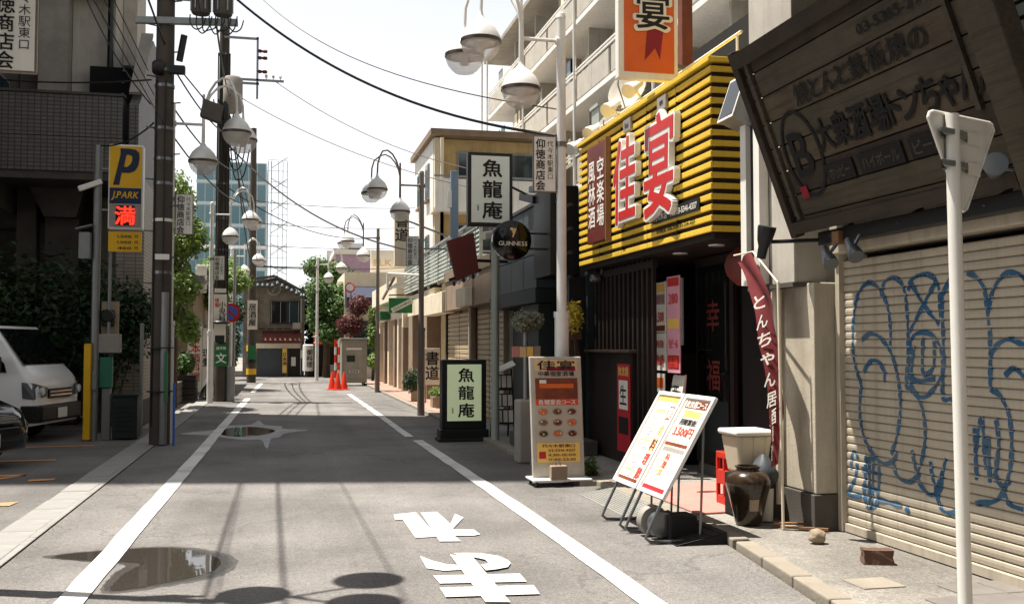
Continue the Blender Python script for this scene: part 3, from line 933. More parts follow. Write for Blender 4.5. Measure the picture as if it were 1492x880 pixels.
# ------------------------------------------------------------------ street lamps
def make_lamp(side, body, label, loc, sign=True, low=True):
    """post, bracket, drop rod and two arched arms with globe lanterns; side=-1: the arms reach towards -X"""
    t = thing('street_lamp', label, 'street lamp', loc, 'globe street lamps of the shopping street')
    s = side
    x, y, z = loc
    P = lambda a, b, c: (x + s * a, y + b, z + c)
    post = MB().tube([P(0, 0, 0), P(0, 0, 1.95)], 0.085, 14).tube([P(0, 0, 1.93), P(0, 0, 2.0)], 0.095, 14).tube([P(0, 0, 1.99), P(0, 0, 5.55)], [0.062, 0.055], 12)
    post.lathe(P(0, 0, 5.55), [(0.06, 0), (0.05, 0.05), (0.0, 0.08)], 12)
    po = post.build('post', body, t, smooth=True)
    tube(t, 'bracket', body, [P(0, 0, 5.27), P(0.5, 0, 5.27)], 0.024)
    MB().tube([P(-0.07, 0, 5.27), P(0.07, 0, 5.27)], 0.05, 10).build('collar', body, po, smooth=True)
    MB().tube([P(0, 0, 3.98), P(0, 0, 4.04)], 0.07, 10).build('collar', 'steel', po, smooth=True)
    tube(t, 'drop_rod', body, [P(0.5, 0, 5.78), P(0.5, 0, 4.88)], [0.022, 0.03])
    def lantern(cx, cy, cz):
        g = MB().lathe(P(cx, cy, cz), [(0.022, 0.36), (0.03, 0.30), (0.06, 0.25), (0.12, 0.205), (0.18, 0.14), (0.222, 0.06), (0.235, 0.012), (0.228, 0.008)], 24)
        c = g.build('lamp_cap', body if body != 'lamp_paint_brown' else 'lamp_paint', t, smooth=True)
        MB().lathe(P(cx, cy, cz), [(0.232, 0.012), (0.240, 0.01), (0.241, -0.026), (0.232, -0.028)], 24).build('band', 'lamp_band', c, smooth=True)
        MB().lathe(P(cx, cy, cz), [(0.230, -0.012), (0.226, -0.06), (0.20, -0.13), (0.155, -0.185), (0.135, -0.192), (0.12, -0.215), (0.06, -0.225), (0.0, -0.226)], 24).build('globe', 'globe', c, smooth=True)
        MB().lathe(P(cx, cy, cz), [(0.2, 0.0), (0.17, -0.03), (0.06, -0.05), (0.05, -0.12), (0.0, -0.13)], 16).build('reflector', 'lamp_paint', c, smooth=True)
    lantern(0.5, 0, 4.66)
    for dy, ex in ((-0.30, 1.05), (0.30, 1.13)):
        pts = [P(0.5, 0, 5.45), P(0.53, dy * 0.15, 5.62), P(0.60, dy * 0.4, 5.8), P(0.70, dy * 0.65, 5.94), P(0.82, dy * 0.85, 6.01), P(0.93, dy * 0.95, 5.98), P(ex - 0.06, dy, 5.86), P(ex - 0.01, dy, 5.68), P(ex, dy, 5.42)]
        tube(t, 'arm', body, pts, 0.02)
        lantern(ex, dy, 5.11)
    if sign:
        sx = -s
        bd = MB().box(x + s * 0.07, x + s * 0.36, y - 0.035, y + 0.0, z + 3.42, z + 4.10).build('name_board', 'lamp_paint_brown', t, bevel=0.006)
        MB().box(x + s * 0.085, x + s * 0.345, y - 0.039, y - 0.034, z + 3.435, z + 4.085).build('face', 'white', bd)
        letters(bd, 'ink', '仰徳商店会', (x + s * 0.215 - 0.055, y - 0.042, z + 3.75), FACE_CAM, 0.115, vertical=True)
        letters(bd, 'ink', '代々木駅東口', (x + s * 0.215 + 0.065, y - 0.042, z + 3.81), FACE_CAM, 0.072, vertical=True, bold=0.0)
        tube(bd, 'bracket', 'steel', [(x, y, z + 3.5), (x + s * 0.12, y - 0.01, z + 3.5)], 0.012, 6)
        tube(bd, 'bracket', 'steel', [(x, y, z + 4.02), (x + s * 0.12, y - 0.01, z + 4.02)], 0.012, 6)
    return t
make_lamp(-1, 'lamp_paint', 'nearest grey globe street lamp, its post rising behind the restaurant menu stand', (3.26, 11.45, 0.0))
make_lamp(-1, 'lamp_paint_brown', 'globe street lamp on the pavement just beyond the lit fish restaurant stand sign', (3.12, 22.7, 0.0))
make_lamp(-1, 'lamp_paint_brown', 'globe street lamp beside the orange cones and the grey booth', (3.2, 34.2, 0.0), sign=False)
make_lamp(1, 'lamp_paint', 'left globe street lamp beside the thick concrete pole', (-1.80, 17.2, 0))
make_lamp(1, 'lamp_paint', 'left globe street lamp beside the pole with the green school sign', (-1.93, 29.0, 0))
make_lamp(1, 'lamp_paint', 'farthest globe street lamp on the left before the old gabled shop', (-2.02, 42.5, 0), sign=False)
make_lamp(1, 'lamp_paint', 'nearest left street lamp, only its white name board in view', (-1.98, 7.2, 0))
make_lamp(1, 'lamp_paint', 'distant globe street lamp in front of the dark round tree', (1.57, 46, 0), sign=False)

# ------------------------------------------------------------------ concrete utility poles
def upole(label, x, y, h, r0, r1, m='pole_concrete'):
    t = thing('utility_pole', label, 'utility pole', (x, y, 0), 'concrete utility poles on the left')
    MB().tube([(x, y, -0.02), (x, y, h * 0.5), (x, y, h)], [r0, (r0 + r1) / 2, r1], 18).build('shaft', m, t, smooth=True)
    return t
def insul(t, x, y, z):
    MB().lathe((x, y, z), [(0.012, 0), (0.012, 0.05), (0.045, 0.06), (0.03, 0.09), (0.05, 0.10), (0.03, 0.14), (0.0, 0.15)], 10).build('insulator', 'white', t, smooth=True)
def band(t, x, y, z, r, h=0.05, m='steel'):
    MB().tube([(x, y, z), (x, y, z + h)], r, 14).build('band', m, t, smooth=True)
p1 = upole('thick concrete utility pole carrying two transformers beside the parking sign', -1.9, 17.0, 12.5, 0.16, 0.128)
for z in (6.05, 5.8, 5.1, 4.6, 3.6, 2.75, 4.2):
    band(p1, -1.9, 17.0, z, 0.158, 0.05, 'steel' if z != 3.6 else 'white')
arm = MB().bar((-2.35, 16.85, 6.85), (-0.75, 16.85, 6.92), 0.09, 0.11).build('cross_arm', 'galv', p1, bevel=0.008)
MB().bar((-2.2, 16.88, 7.25), (-1.2, 16.88, 7.27), 0.05, 0.05).build('cross_arm', 'galv', p1)
for cx in (-1.34, -0.99):
    tr = MB().lathe((cx, 16.85, 7.02), [(0.135, 0), (0.15, 0.02), (0.15, 0.6), (0.13, 0.64), (0.0, 0.66)], 18).build('transformer', 'concrete_dark', p1, smooth=True)
    for k in range(6):
        a = k * 1.05
        MB().bar((cx + 0.155 * math.cos(a), 16.85 + 0.155 * math.sin(a), 7.07), (cx + 0.155 * math.cos(a), 16.85 + 0.155 * math.sin(a), 7.55), 0.02, 0.05).build('fin', 'galv', tr)
    for k in (-1, 1):
        insul(tr, cx + k * 0.06, 16.85, 7.67)
for k in range(7):          # looping jumper cables under the transformers
    a = -1.5 + k * 0.1
    z0 = 6.98
    tube(p1, 'jumper_cable', 'cable', smooth3([(a, 16.78, z0), (a + 0.01, 16.72, z0 - 0.16 - 0.05 * (k % 3)), (a + 0.10, 16.7, z0 - 0.26 - 0.06 * (k % 2)), (a + 0.20, 16.72, z0 - 0.20), (a + 0.24, 16.78, z0 - 0.04 + 0.03 * (k % 3))]), 0.011, 6)
MB().box(-1.82, -1.56, 16.7, 16.82, 5.98, 6.12).build('splice_box', 'black', p1, bevel=0.02)
MB().lathe((-1.98, 16.8, 6.08), [(0.09, -0.09), (0.12, -0.05), (0.12, 0.05), (0.09, 0.09)], 14, (0, 1, 0), (0, 0, 1), (1, 0, 0)).build('cable_coil', 'black', p1, smooth=True)
MB().bar((-1.66, 16.8, 6.2), (-1.58, 16.72, 6.62), 0.09, 0.07).build('fuse_holder', 'black', p1, bevel=0.01)
sb = MB().obox((-1.12, 16.6, 5.36), Vector((0.16, 0.02, -0.05)), Vector((0, 0.09, 0)), Vector((0.03, 0, 0.14))).build('hanging_box', 'concrete_dark', p1, bevel=0.015)
MB().bar((-1.6, 16.7, 6.0), (-1.2, 16.6, 5.5), 0.02).build('hanger', 'cable', sb)
MB().lathe((-0.92, 16.6, 5.38), [(0.03, -0.16), (0.055, -0.1), (0.055, 0.1), (0.02, 0.16)], 10).build('splice_closure', 'black', p1, smooth=True)
for k in (0, 2):
    tube(p1, 'riser_cable', ('cable', 'teal_dark', 'cable', 'teal_dark')[k], [(-1.9 + 0.175 * math.sin(k * 0.5 - 0.8), 17.0 - 0.175 * math.cos(k * 0.5 - 0.8), 0.3), (-1.9 + 0.165 * math.sin(k * 0.5 - 0.8), 17 - 0.165 * math.cos(k * 0.5 - 0.8), 5.9)], 0.014 + 0.004 * (k % 2), 6)
MB().tube([(-1.83, 16.83, 0.02), (-1.83, 16.83, 2.45)], 0.06, 10).build('cable_guard', 'galv', p1, smooth=True)
MB().box(-1.80, -1.76, 16.68, 16.75, 0.7, 1.5).build('notice_strip', 'green', p1)
MB().box(-1.68, -1.645, 16.75, 16.8, 0.0, 1.0).build('blue_strap', 'bluehose', p1, bevel=0.006)
rect(p1, 'number_plate', 'white', (-1.88, 16.82, 3.02), FACE_CAM, 0.22, 0.09)
for z in (1.55, 0.85):
    MB().tube([(-1.9, 16.96, z), (-1.9, 16.96, z + 0.018)], 0.21, 12).build('tie_wire', 'teal_dark', p1, smooth=True)
for k in range(12):
    z = 2.6 + k * 0.42
    a = 0.5 if k % 2 else 2.6
    tube(p1, 'step_bolt', 'steel', [(-1.9 + 0.14 * math.cos(a), 17 - 0.14 * math.sin(a), z), (-1.9 + 0.3 * math.cos(a), 17 - 0.3 * math.sin(a), z)], 0.012, 6)

p2 = upole('concrete utility pole with the green school route sign', -1.68, 29.6, 12.5, 0.19, 0.13)
X, Y = -1.68, 29.6
for z in (9.95, 9.1, 8.6, 7.9, 6.2, 5.2, 4.3):
    band(p2, X, Y, z, 0.175)
for (a, b, z) in ((X, -0.72, 10.45), (X, -0.7, 9.14), (X + 0.15, 0.0, 9.25)):
    MB().bar((a, Y - 0.2, z), (b, Y - 0.2, z), 0.06, 0.06).build('cross_arm', 'galv', p2)
MB().bar((-0.75, Y - 0.2, 8.7), (-0.75, Y - 0.2, 10.5), 0.06, 0.06).build('upright', 'galv', p2)
for z in (10.1, 9.9, 9.5):
    MB().lathe((-0.62, Y - 0.2, z), [(0.02, -0.16), (0.05, -0.1), (0.05, -0.04), (0.03, 0.0), (0.05, 0.05), (0.05, 0.12), (0.02, 0.15)], 10, (0, 1, 0), (0, 0, 1), (1, 0, 0)).build('insulator', 'maroon', p2, smooth=True)
for x in (-0.5, -0.3, -0.1):
    insul(p2, x, Y - 0.2, 9.28)
MB().lathe((-1.42, Y - 0.28, 8.25), [(0.24, 0), (0.27, 0.04), (0.27, 0.95), (0.22, 1.02), (0, 1.05)], 18).build('transformer', 'concrete', p2, smooth=True)
for k in range(6):
    a = -1.95 + 0.09 * k
    tube(p2, 'jumper_cable', 'cable', smooth3([(a, Y - 0.3, 8.6 - 0.2 * k), (a + 0.15, Y - 0.35, 7.9 - 0.3 * k), (a + 0.4, Y - 0.3, 7.7 - 0.25 * k), (a + 0.55, Y - 0.25, 8.2 - 0.2 * k)]), 0.02, 6)
for k in range(5):
    tube(p2, 'riser_cable', 'cable', [(X + 0.2 * math.sin(k * 0.5 - 1), Y - 0.2 * math.cos(k * 0.5 - 1), 3.0), (X + 0.19 * math.sin(k * 0.5 - 1), Y - 0.19 * math.cos(k * 0.5 - 1), 10.0)], 0.02, 6)
g = rect(p2, 'school_sign', 'green', (-1.66, Y - 0.235, 1.32), FACE_CAM, 0.36, 0.62, 0.02)
letters(g, 'white_clean', '文', (-1.66, Y - 0.26, 1.24), FACE_CAM, 0.28)
letters(g, 'white_clean', '通学路', (-1.66, Y - 0.26, 1.52), FACE_CAM, 0.085)
g = rect(p2, 'wall_poster', 'paper', (-1.70, Y - 0.225, 2.0), FACE_CAM, 0.32, 0.62, 0.015)
rect(g, 'picture', 'teal_dark', (-1.70, Y - 0.245, 1.78), FACE_CAM, 0.26, 0.2)
g = rect(p2, 'clinic_sign', 'paper', (-1.70, Y - 0.235, 2.62), FACE_CAM, 0.36, 0.85, 0.02)
letters(g, 'ink', '小児科', (-1.64, Y - 0.26, 2.55), FACE_CAM, 0.18, vertical=True)
letters(g, 'print_red', '理髪', (-1.79, Y - 0.26, 2.8), FACE_CAM, 0.12, vertical=True)
rect(p2, 'number_plate', 'white', (-1.70, Y - 0.225, 3.15), FACE_CAM, 0.32, 0.12, 0.012)
MB().lathe((-1.70, Y - 0.3, 2.2), [(0.24, 0), (0.26, 0.02), (0.26, 0.06), (0.24, 0.08)], 16).build('ring_collar', 'black', p2, smooth=True)
MB().tube([(-1.4, Y - 0.1, 0), (-1.4, Y - 0.1, 1.0)], 0.12, 12).build('cable_guard', 'galv', p2, smooth=True)

p3 = upole('slim utility pole with yellow and black bands near the old gabled shop', -1.25, 44.3, 11.0, 0.2, 0.12)
for k in range(3):
    MB().tube([(-1.25, 44.3, 0.35 + k * 0.5), (-1.25, 44.3, 0.6 + k * 0.5)], 0.212, 14).build('warning_band', 'parkyellow' if k % 2 == 0 else 'black', p3, smooth=True)
g = rect(p3, 'advert_sign', 'paper', (-1.22, 44.07, 2.9), FACE_CAM, 0.42, 1.25, 0.02)
letters(g, 'ink', '居酒屋', (-1.22, 44.04, 2.9), FACE_CAM, 0.3, vertical=True)
rect(p3, 'green_notice', 'green', (-1.22, 44.07, 1.3), FACE_CAM, 0.34, 0.6, 0.02)
p4 = thing('signpost', 'thin grey post carrying the round no parking sign', 'sign', (-1.6, 35.8, 0))
tube(p4, 'post', 'galv', [(-1.6, 35.8, 0), (-1.6, 35.8, 4.9)], 0.055, 10)
MB().lathe((-1.72, 35.7, 2.72), [(0.0, 0.0), (0.33, 0.0), (0.33, 0.02), (0, 0.02)], 28, (1, 0, 0), (0, 0, 1), (0, -1, 0)).build('disc', 'red', p4)
MB().lathe((-1.72, 35.672, 2.72), [(0.0, 0.0), (0.24, 0.0), (0.24, 0.006), (0, 0.006)], 28, (1, 0, 0), (0, 0, 1), (0, -1, 0)).build('disc_centre', 'no_parking_blue', p4)
MB().obox((-1.72, 35.662, 2.72), Vector((0.17, 0, -0.17)), Vector((0.025, 0, 0.025)), Vector((0, 0.003, 0))).build('slash', 'red', p4)

# ------------------------------------------------------------------ overhead cables
def wire(label, a, b, sag, r=0.012, m='cable', n=24, group='overhead cables'):
    a, b = Vector(a), Vector(b)
    pts = [a.lerp(b, i / n) - Vector((0, 0, sag * 4 * (i / n) * (1 - i / n))) for i in range(n + 1)]
    o = MB().tube(pts, r, 6).build('overhead_cable', m, None, smooth=True)
    return tag(o, label, 'cable', group)
# ------------------------------------------------------------------ left: tower that shades the street, tiled building, car park
tw = thing('apartment_tower', 'tall block left of the car park that throws the broad shadow', 'building', (-11, 20, 0))
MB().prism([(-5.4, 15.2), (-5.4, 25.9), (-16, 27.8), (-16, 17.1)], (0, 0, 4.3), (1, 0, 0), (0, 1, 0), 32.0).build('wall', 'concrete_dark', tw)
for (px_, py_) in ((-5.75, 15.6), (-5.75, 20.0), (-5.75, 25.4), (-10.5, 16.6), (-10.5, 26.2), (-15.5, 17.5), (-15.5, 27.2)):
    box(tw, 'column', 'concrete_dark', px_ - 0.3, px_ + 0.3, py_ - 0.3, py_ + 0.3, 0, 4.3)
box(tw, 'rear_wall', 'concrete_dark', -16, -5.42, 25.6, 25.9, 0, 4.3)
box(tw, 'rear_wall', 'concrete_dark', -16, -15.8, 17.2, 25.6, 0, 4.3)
wp = None
for fl in range(10):
    for k in range(3):
        z, y = 5.4 + fl * 3.0, 17.3 + k * 3.4
        if wp is None:
            wp = MB().box(-0.04, 0.02, -0.9, 0.9, 0, 1.5).build('window', 'galv', tw, local=True)
            gp = MB().box(0.021, 0.026, -0.84, 0.84, 0.06, 1.44).build('pane', 'glass', wp, local=True)
            w = wp
        else:
            w = clone(wp, tw)
            clone(gp, w)
        w.location = (-5.4 + 11, y - 20, z)
tb = thing('tiled_building', 'grey tiled building with a projecting band and sloping stair parapet', 'building', (-5, 22, 0))
box(tb, 'tile_band', 'grey_tile', -5.38, -3.06, 20.5, 25.4, 4.95, 5.62)
box(tb, 'tile_band', 'grey_tile', -5.38, -3.07, 20.51, 25.4, 5.635, 6.45)
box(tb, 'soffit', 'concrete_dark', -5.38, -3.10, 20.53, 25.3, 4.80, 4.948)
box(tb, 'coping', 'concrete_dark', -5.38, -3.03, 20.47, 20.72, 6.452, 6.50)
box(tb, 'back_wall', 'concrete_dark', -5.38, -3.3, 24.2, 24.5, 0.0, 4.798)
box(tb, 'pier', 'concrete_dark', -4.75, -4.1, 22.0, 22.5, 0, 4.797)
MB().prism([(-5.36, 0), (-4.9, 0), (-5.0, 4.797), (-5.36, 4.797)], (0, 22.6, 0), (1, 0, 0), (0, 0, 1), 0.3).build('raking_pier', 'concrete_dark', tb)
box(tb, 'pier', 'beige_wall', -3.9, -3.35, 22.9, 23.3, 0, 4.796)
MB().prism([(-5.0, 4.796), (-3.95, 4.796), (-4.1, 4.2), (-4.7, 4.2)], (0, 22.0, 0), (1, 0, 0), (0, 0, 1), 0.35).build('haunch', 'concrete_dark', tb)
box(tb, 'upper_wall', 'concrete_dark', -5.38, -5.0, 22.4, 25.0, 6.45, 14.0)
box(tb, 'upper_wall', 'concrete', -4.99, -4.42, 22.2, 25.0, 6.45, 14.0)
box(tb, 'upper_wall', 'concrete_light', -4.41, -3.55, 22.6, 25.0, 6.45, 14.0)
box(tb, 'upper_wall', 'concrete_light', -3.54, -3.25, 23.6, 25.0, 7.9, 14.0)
box(tb, 'recess_shade_slab', 'interior', -4.0, -3.12, 22.3, 22.5, 6.51, 7.5)  # near-black slab before the wall paints the shade of the stair recess
box(tb, 'lintel', 'concrete', -5.0, -3.2, 22.1, 22.5, 9.05, 9.6)
tube(tb, 'drainpipe', 'black', [(-3.62, 22.4, 6.45), (-3.62, 22.4, 13.5)], 0.06, 8)
# sloping stair parapet (tiled), rising away from the street
MB().prism([(20.52, 4.95), (25.2, 4.95), (25.2, 8.1), (22.6, 8.2), (22.0, 7.75), (20.9, 6.55), (20.52, 6.3)], (-2.95, 0, 0), (0, 1, 0), (0, 0, 1), 0.18).build('stair_parapet', 'grey_tile', tb)
MB().bar((-2.86, 20.7, 6.58), (-2.86, 22.3, 8.25), 0.24, 0.06).build('parapet_cap', 'concrete', tb)
box(tb, 'side_wall', 'beige_tile', -3.25, -2.72, 21.2, 25.3, 0.0, 4.93)
box(tb, 'side_base', 'concrete_dark', -3.27, -2.69, 21.15, 25.35, 0.0, 0.5)
for k in range(3):
    box(tb, 'handrail', 'galv', -3.35 + k * 0.01, -3.32 + k * 0.01, 22.2, 24.8, 6.9 + k * 0.25, 6.93 + k * 0.25)
MB().box(-6.3, -5.75, 20.2, 20.5, 2.75, 3.05).build('wall_lamp', 'white', tb, bevel=0.03)
# parking sign pole
pk = thing('parking_sign', 'yellow and blue parking sign with red lit character on its grey pole', 'sign', (-3.07, 18.0, 0))
tube(pk, 'pole', 'galv', [(-3.07, 18.0, 0), (-3.07, 18.0, 5.0)], 0.065, 12)
tube(pk, 'pole', 'galv', [(-2.86, 18.05, 1.5), (-2.86, 18.05, 4.95)], 0.03, 8)
pb = MB().box(-2.89, -2.33, 17.9, 18.15, 3.56, 5.02).build('sign_box', 'white', pk, bevel=0.03)
MB().box(-2.865, -2.355, 17.893, 17.9, 4.28, 4.985).build('yellow_face', 'parkyellow', pb)
MB().box(-2.865, -2.355, 17.893, 17.9, 4.00, 4.272).build('navy_face', 'navy', pb)
MB().box(-2.865, -2.355, 17.893, 17.9, 3.60, 3.992).build('display_face', 'print_grey', pb)
MB().box(-2.76, -2.46, 17.888, 17.893, 3.63, 3.97).build('display', 'black', pb)
# italic P
MB().prism([(-0.20, -0.31), (-0.10, -0.31), (-0.065, -0.10), (0.06, -0.10), (0.15, -0.06), (0.20, 0.03), (0.22, 0.16), (0.21, 0.25), (0.16, 0.30), (0.05, 0.315), (-0.09, 0.315), (-0.085, 0.21), (0.06, 0.21), (0.105, 0.18), (0.10, 0.10), (0.07, 0.04), (0.02, 0.0), (-0.13, 0.0)],
           (-2.61, 17.89, 4.63), (1, 0, 0), (0, 0, 1), 0.006).build('letter', 'navy', pb)
MB().prism([(-0.13, 0.0), (-0.03, 0.0), (0.01, 0.22), (-0.085, 0.22)], (-2.61, 17.888, 4.63), (1, 0, 0), (0, 0, 1), 0.006).build('letter', 'navy', pb)
letters(pb, 'parkyellow', 'J.PARK', (-2.61, 17.887, 4.135), ((1, 0, 0), (0.18, 0, 1)), 0.15, w=0.42)
letters(pb, 'redled', '満', (-2.61, 17.884, 3.80), FACE_CAM, 0.31)
tp = MB().box(-2.88, -2.35, 17.95, 17.99, 3.19, 3.53).build('tariff_board', 'parkyellow', pk)
for i, s in enumerate(('1.500', '1.000', '400')):
    letters(tp, 'ink', s, (-2.62, 17.945, 3.45 - i * 0.1), FACE_CAM, 0.06, w=0.22)
    letters(tp, 'ink', '円', (-2.43, 17.945, 3.45 - i * 0.1), FACE_CAM, 0.055)
tube(pk, 'strut', 'galv', [(-3.07, 18, 4.6), (-2.86, 18.03, 4.6)], 0.02, 6)
tube(pk, 'strut', 'galv', [(-3.07, 18, 3.9), (-2.86, 18.03, 3.9)], 0.02, 6)
cm = MB().bar((-3.0, 17.95, 4.38), (-3.35, 17.85, 4.22), 0.09, 0.09).build('camera', 'white', pk, bevel=0.015)
MB().box(-3.33, -3.15, 17.85, 17.98, 3.05, 3.5).build('junction_box', 'galv', pk, bevel=0.01)
MB().bar((-3.38, 17.9, 3.55), (-3.12, 17.9, 3.62), 0.2, 0.02).build('rain_hood', 'galv', pk)
# meters and boxes at the car park corner
mt = thing('meter_box', 'grey electricity meter boxes mounted on wood beside the parking pole', 'meter box', (-2.88, 18.1, 0))
box(mt, 'back_board', 'plant_pot', -3.0, -2.72, 18.16, 18.2, 1.75, 2.35)
MB().lathe((-2.88, 18.15, 2.1), [(0.0, 0), (0.11, 0), (0.11, 0.12), (0.09, 0.15), (0, 0.15)], 16, (1, 0, 0), (0, 0, 1), (0, -1, 0)).build('meter', 'black', mt, smooth=True)
MB().box(-2.98, -2.78, 18.05, 18.15, 1.92, 2.2).build('meter_case', 'black', mt, bevel=0.02)
MB().box(-3.09, -2.67, 17.98, 18.2, 1.47, 1.79).build('cabinet', 'concrete', mt, bevel=0.015)
MB().box(-3.0, -2.8, 18.02, 18.2, 0.88, 1.40).build('green_cabinet', 'boxgreen', mt, bevel=0.015)
MB().box(-2.96, -2.82, 18.06, 18.18, 0.0, 0.875).build('leg', 'galv', mt, bevel=0.01)
MB().box(-3.10, -3.02, 17.9, 17.96, 0.85, 1.15).build('switch', 'galv', mt, bevel=0.01)
yb = thing('bollard', 'yellow square post at the corner of the car park', 'bollard', (-3.16, 18.0, 0))
MB().box(-3.215, -3.105, 17.85, 17.96, 0, 1.63).build('post', 'parkyellow', yb, bevel=0.012)
MB().box(-3.23, -3.09, 17.835, 17.975, 0, 0.03).build('base_plate', 'rust', yb)
MB().box(-3.205, -3.115, 17.845, 17.965, 1.631, 1.645).build('cap', 'black', yb)
dc = thing('ticket_cabinet', 'dark ventilated cabinet between the parking meters and the thick pole', 'cabinet', (-2.57, 18.1, 0))
MB().box(-2.77, -2.37, 17.95, 18.4, 0.02, 0.74).build('body', 'teal_dark', dc, bevel=0.015)
for k in range(6):
    MB().box(-2.72, -2.42, 17.94, 17.955, 0.15 + k * 0.08, 0.17 + k * 0.08).build('louvre', 'black', dc)
MB().box(-2.80, -2.34, 17.92, 18.43, 0.741, 0.77).build('lid', 'teal_dark', dc)
gp_ = thing('gate_post', 'thin grey gate post standing behind the dark cabinet', 'post', (-2.45, 19.0, 0))
tube(gp_, 'post', 'galv', [(-2.45, 19.0, 0), (-2.45, 19.0, 1.95)], 0.035, 8)
MB().lathe((-2.45, 19.0, 1.95), [(0.045, 0), (0.045, 0.03), (0, 0.05)], 10).build('cap', 'galv', gp_, smooth=True)

# ------------------------------------------------------------------ cars
def loft(sections):
    """closed body from cross-sections; each section is (x, [(y, z) ...]) with equal point counts"""
    mb = MB()
    n = len(sections[0][1])
    vs = [(x, y, z) for x, pr in sections for y, z in pr]
    fs = []
    for i in range(len(sections) - 1):
        for k in range(n):
            k2 = (k + 1) % n
            fs.append((i * n + k, i * n + k2, (i + 1) * n + k2, (i + 1) * n + k))
    fs.append(tuple(range(n)))
    fs.append(tuple((len(sections) - 1) * n + k for k in range(n))[::-1])
    return mb.add(vs, fs)
def ring(w0, w1, z0, zb, zt, wt):
    """half-widths at sill, belt and roof -> closed cross-section"""
    h = [(w0, z0), (w1, z0 + 0.12), (w1, zb), (wt + 0.03, zt - 0.07), (wt - 0.1, zt)]
    return [(y, z) for y, z in h] + [(-y, z) for y, z in reversed(h)]
def wheel(parent, x, y, r, s):
    w = MB().lathe((x, y, r), [(r * 0.62, -0.1), (r * 0.95, -0.1), (r, -0.06), (r, 0.06), (r * 0.95, 0.1), (r * 0.62, 0.1)], 28, (1, 0, 0), (0, 0, 1), (0, s, 0)).build('wheel', 'tyre', parent, smooth=True, local=True)
    MB().lathe((x, y, r), [(0, 0.07), (r * 0.2, 0.085), (r * 0.58, 0.06), (r * 0.64, 0.09), (r * 0.64, -0.05)], 20, (1, 0, 0), (0, 0, 1), (0, s, 0)).build('rim', 'chrome', w, smooth=True, local=True)
# van: nose at local x=0, body towards -x
van = thing('van', 'white van with a sloping windscreen parked nose out in the shade', 'van', (-3.72, 18.35, 0))
hw = 0.85
secs = [(-4.6, ring(0.80, hw, 0.35, 1.15, 1.95, 0.76)), (-4.5, ring(0.82, hw, 0.30, 1.15, 1.99, 0.78)), (-1.75, ring(0.82, hw, 0.28, 1.15, 2.0, 0.78)), (-0.85, ring(0.82, hw, 0.28, 1.15, 1.97, 0.77)),
        (-0.72, ring(0.82, hw, 0.28, 1.14, 1.92, 0.77)), (-0.24, ring(0.82, hw, 0.28, 1.08, 1.28, 0.77)), (-0.17, ring(0.81, hw - 0.01, 0.28, 1.02, 1.21, 0.76)), (-0.07, ring(0.79, hw - 0.03, 0.29, 0.95, 1.12, 0.73)), (-0.02, ring(0.75, hw - 0.08, 0.30, 0.86, 1.0, 0.69)), (0.0, ring(0.68, hw - 0.15, 0.34, 0.76, 0.88, 0.62))]
body = loft(secs).build('body', 'van', van, smooth=True, local=True, bevel=0.0)
# windscreen, side glass
MB().add([(-0.76, -0.70, 1.968), (-0.76, 0.70, 1.968), (-0.22, 0.78, 1.288), (-0.22, -0.78, 1.288)], [(0, 1, 2, 3)]).build('windscreen', 'glass_dark', van, local=True)
for s in (-1, 1):
    MB().add([(-0.95, s * 0.836, 1.80), (-0.50, s * 0.866, 1.30), (-0.46, s * 0.868, 1.16), (-2.0, s * 0.862, 1.16), (-2.0, s * 0.832, 1.80)], [(0, 1, 2, 3, 4)]).build('side_window', 'glass_dark', van, local=True)
    MB().add([(-2.1, s * 0.832, 1.80), (-2.1, s * 0.862, 1.16), (-3.3, s * 0.862, 1.16), (-3.3, s * 0.832, 1.80)], [(0, 1, 2, 3)]).build('side_window', 'glass_dark', van, local=True)
    hl = MB().add([(-0.22, s * 0.862, 1.0), (-0.2, s * 0.862, 0.74), (-0.03, s * 0.82, 0.72), (0.03, s * 0.50, 0.76), (0.03, s * 0.46, 0.90), (-0.04, s * 0.80, 0.98)], [(0, 1, 2, 5), (2, 3, 4, 5)]).build('headlight', 'steel', van, local=True)
    MB().lathe((0.02, s * 0.68, 0.85), [(0, 0), (0.06, 0), (0.07, 0.03), (0, 0.04)], 16, (0, 1, 0), (0, 0, 1), (1, 0, 0)).build('lamp', 'lens', hl, local=True, smooth=True)
    mr = MB().obox((-0.56, s * 0.99, 1.28), (0.05, 0, 0), (0, 0.08, 0), (0, 0, 0.14)).build('door_mirror', 'black', van, local=True, bevel=0.03)
    MB().bar((-0.6, s * 0.85, 1.2), (-0.56, s * 0.95, 1.22), 0.04).build('arm', 'black', mr, local=True)
    MB().bar((-2.02, s * 0.858, 0.40), (-2.02, s * 0.872, 1.15), 0.006).build('door_seam', 'black', van, local=True)
    MB().bar((-1.85, s * 0.872, 1.03), (-1.68, s * 0.872, 1.03), 0.03).build('door_handle', 'van', van, local=True)
    for xx in (-0.95, -3.7):
        MB().lathe((xx, s * 0.80, 0.33), [(0, 0), (0.37, 0), (0.37, 0.058), (0, 0.058)], 24, (1, 0, 0), (0, 0, 1), (0, s, 0)).build('wheel_arch', 'black', van, local=True)
        wheel(van, xx, s * 0.79, 0.32, s)
MB().obox((-0.02, 0, 0.48), (0.08, 0, 0), (0, 0.74, 0), (0, 0, 0.14)).build('bumper', 'black', van, local=True, bevel=0.04)
for s in (-1, 1):
    MB().obox((-0.1, s * 0.82, 0.48), (0.13, s * -0.03, 0), (0, 0.03, 0), (0, 0, 0.14)).build('bumper_side', 'black', van, local=True, bevel=0.02)
MB().obox((0.012, 0, 0.80), (0.02, 0, 0), (0, 0.42, 0), (0, 0, 0.08)).build('grille', 'black', van, local=True, bevel=0.01)
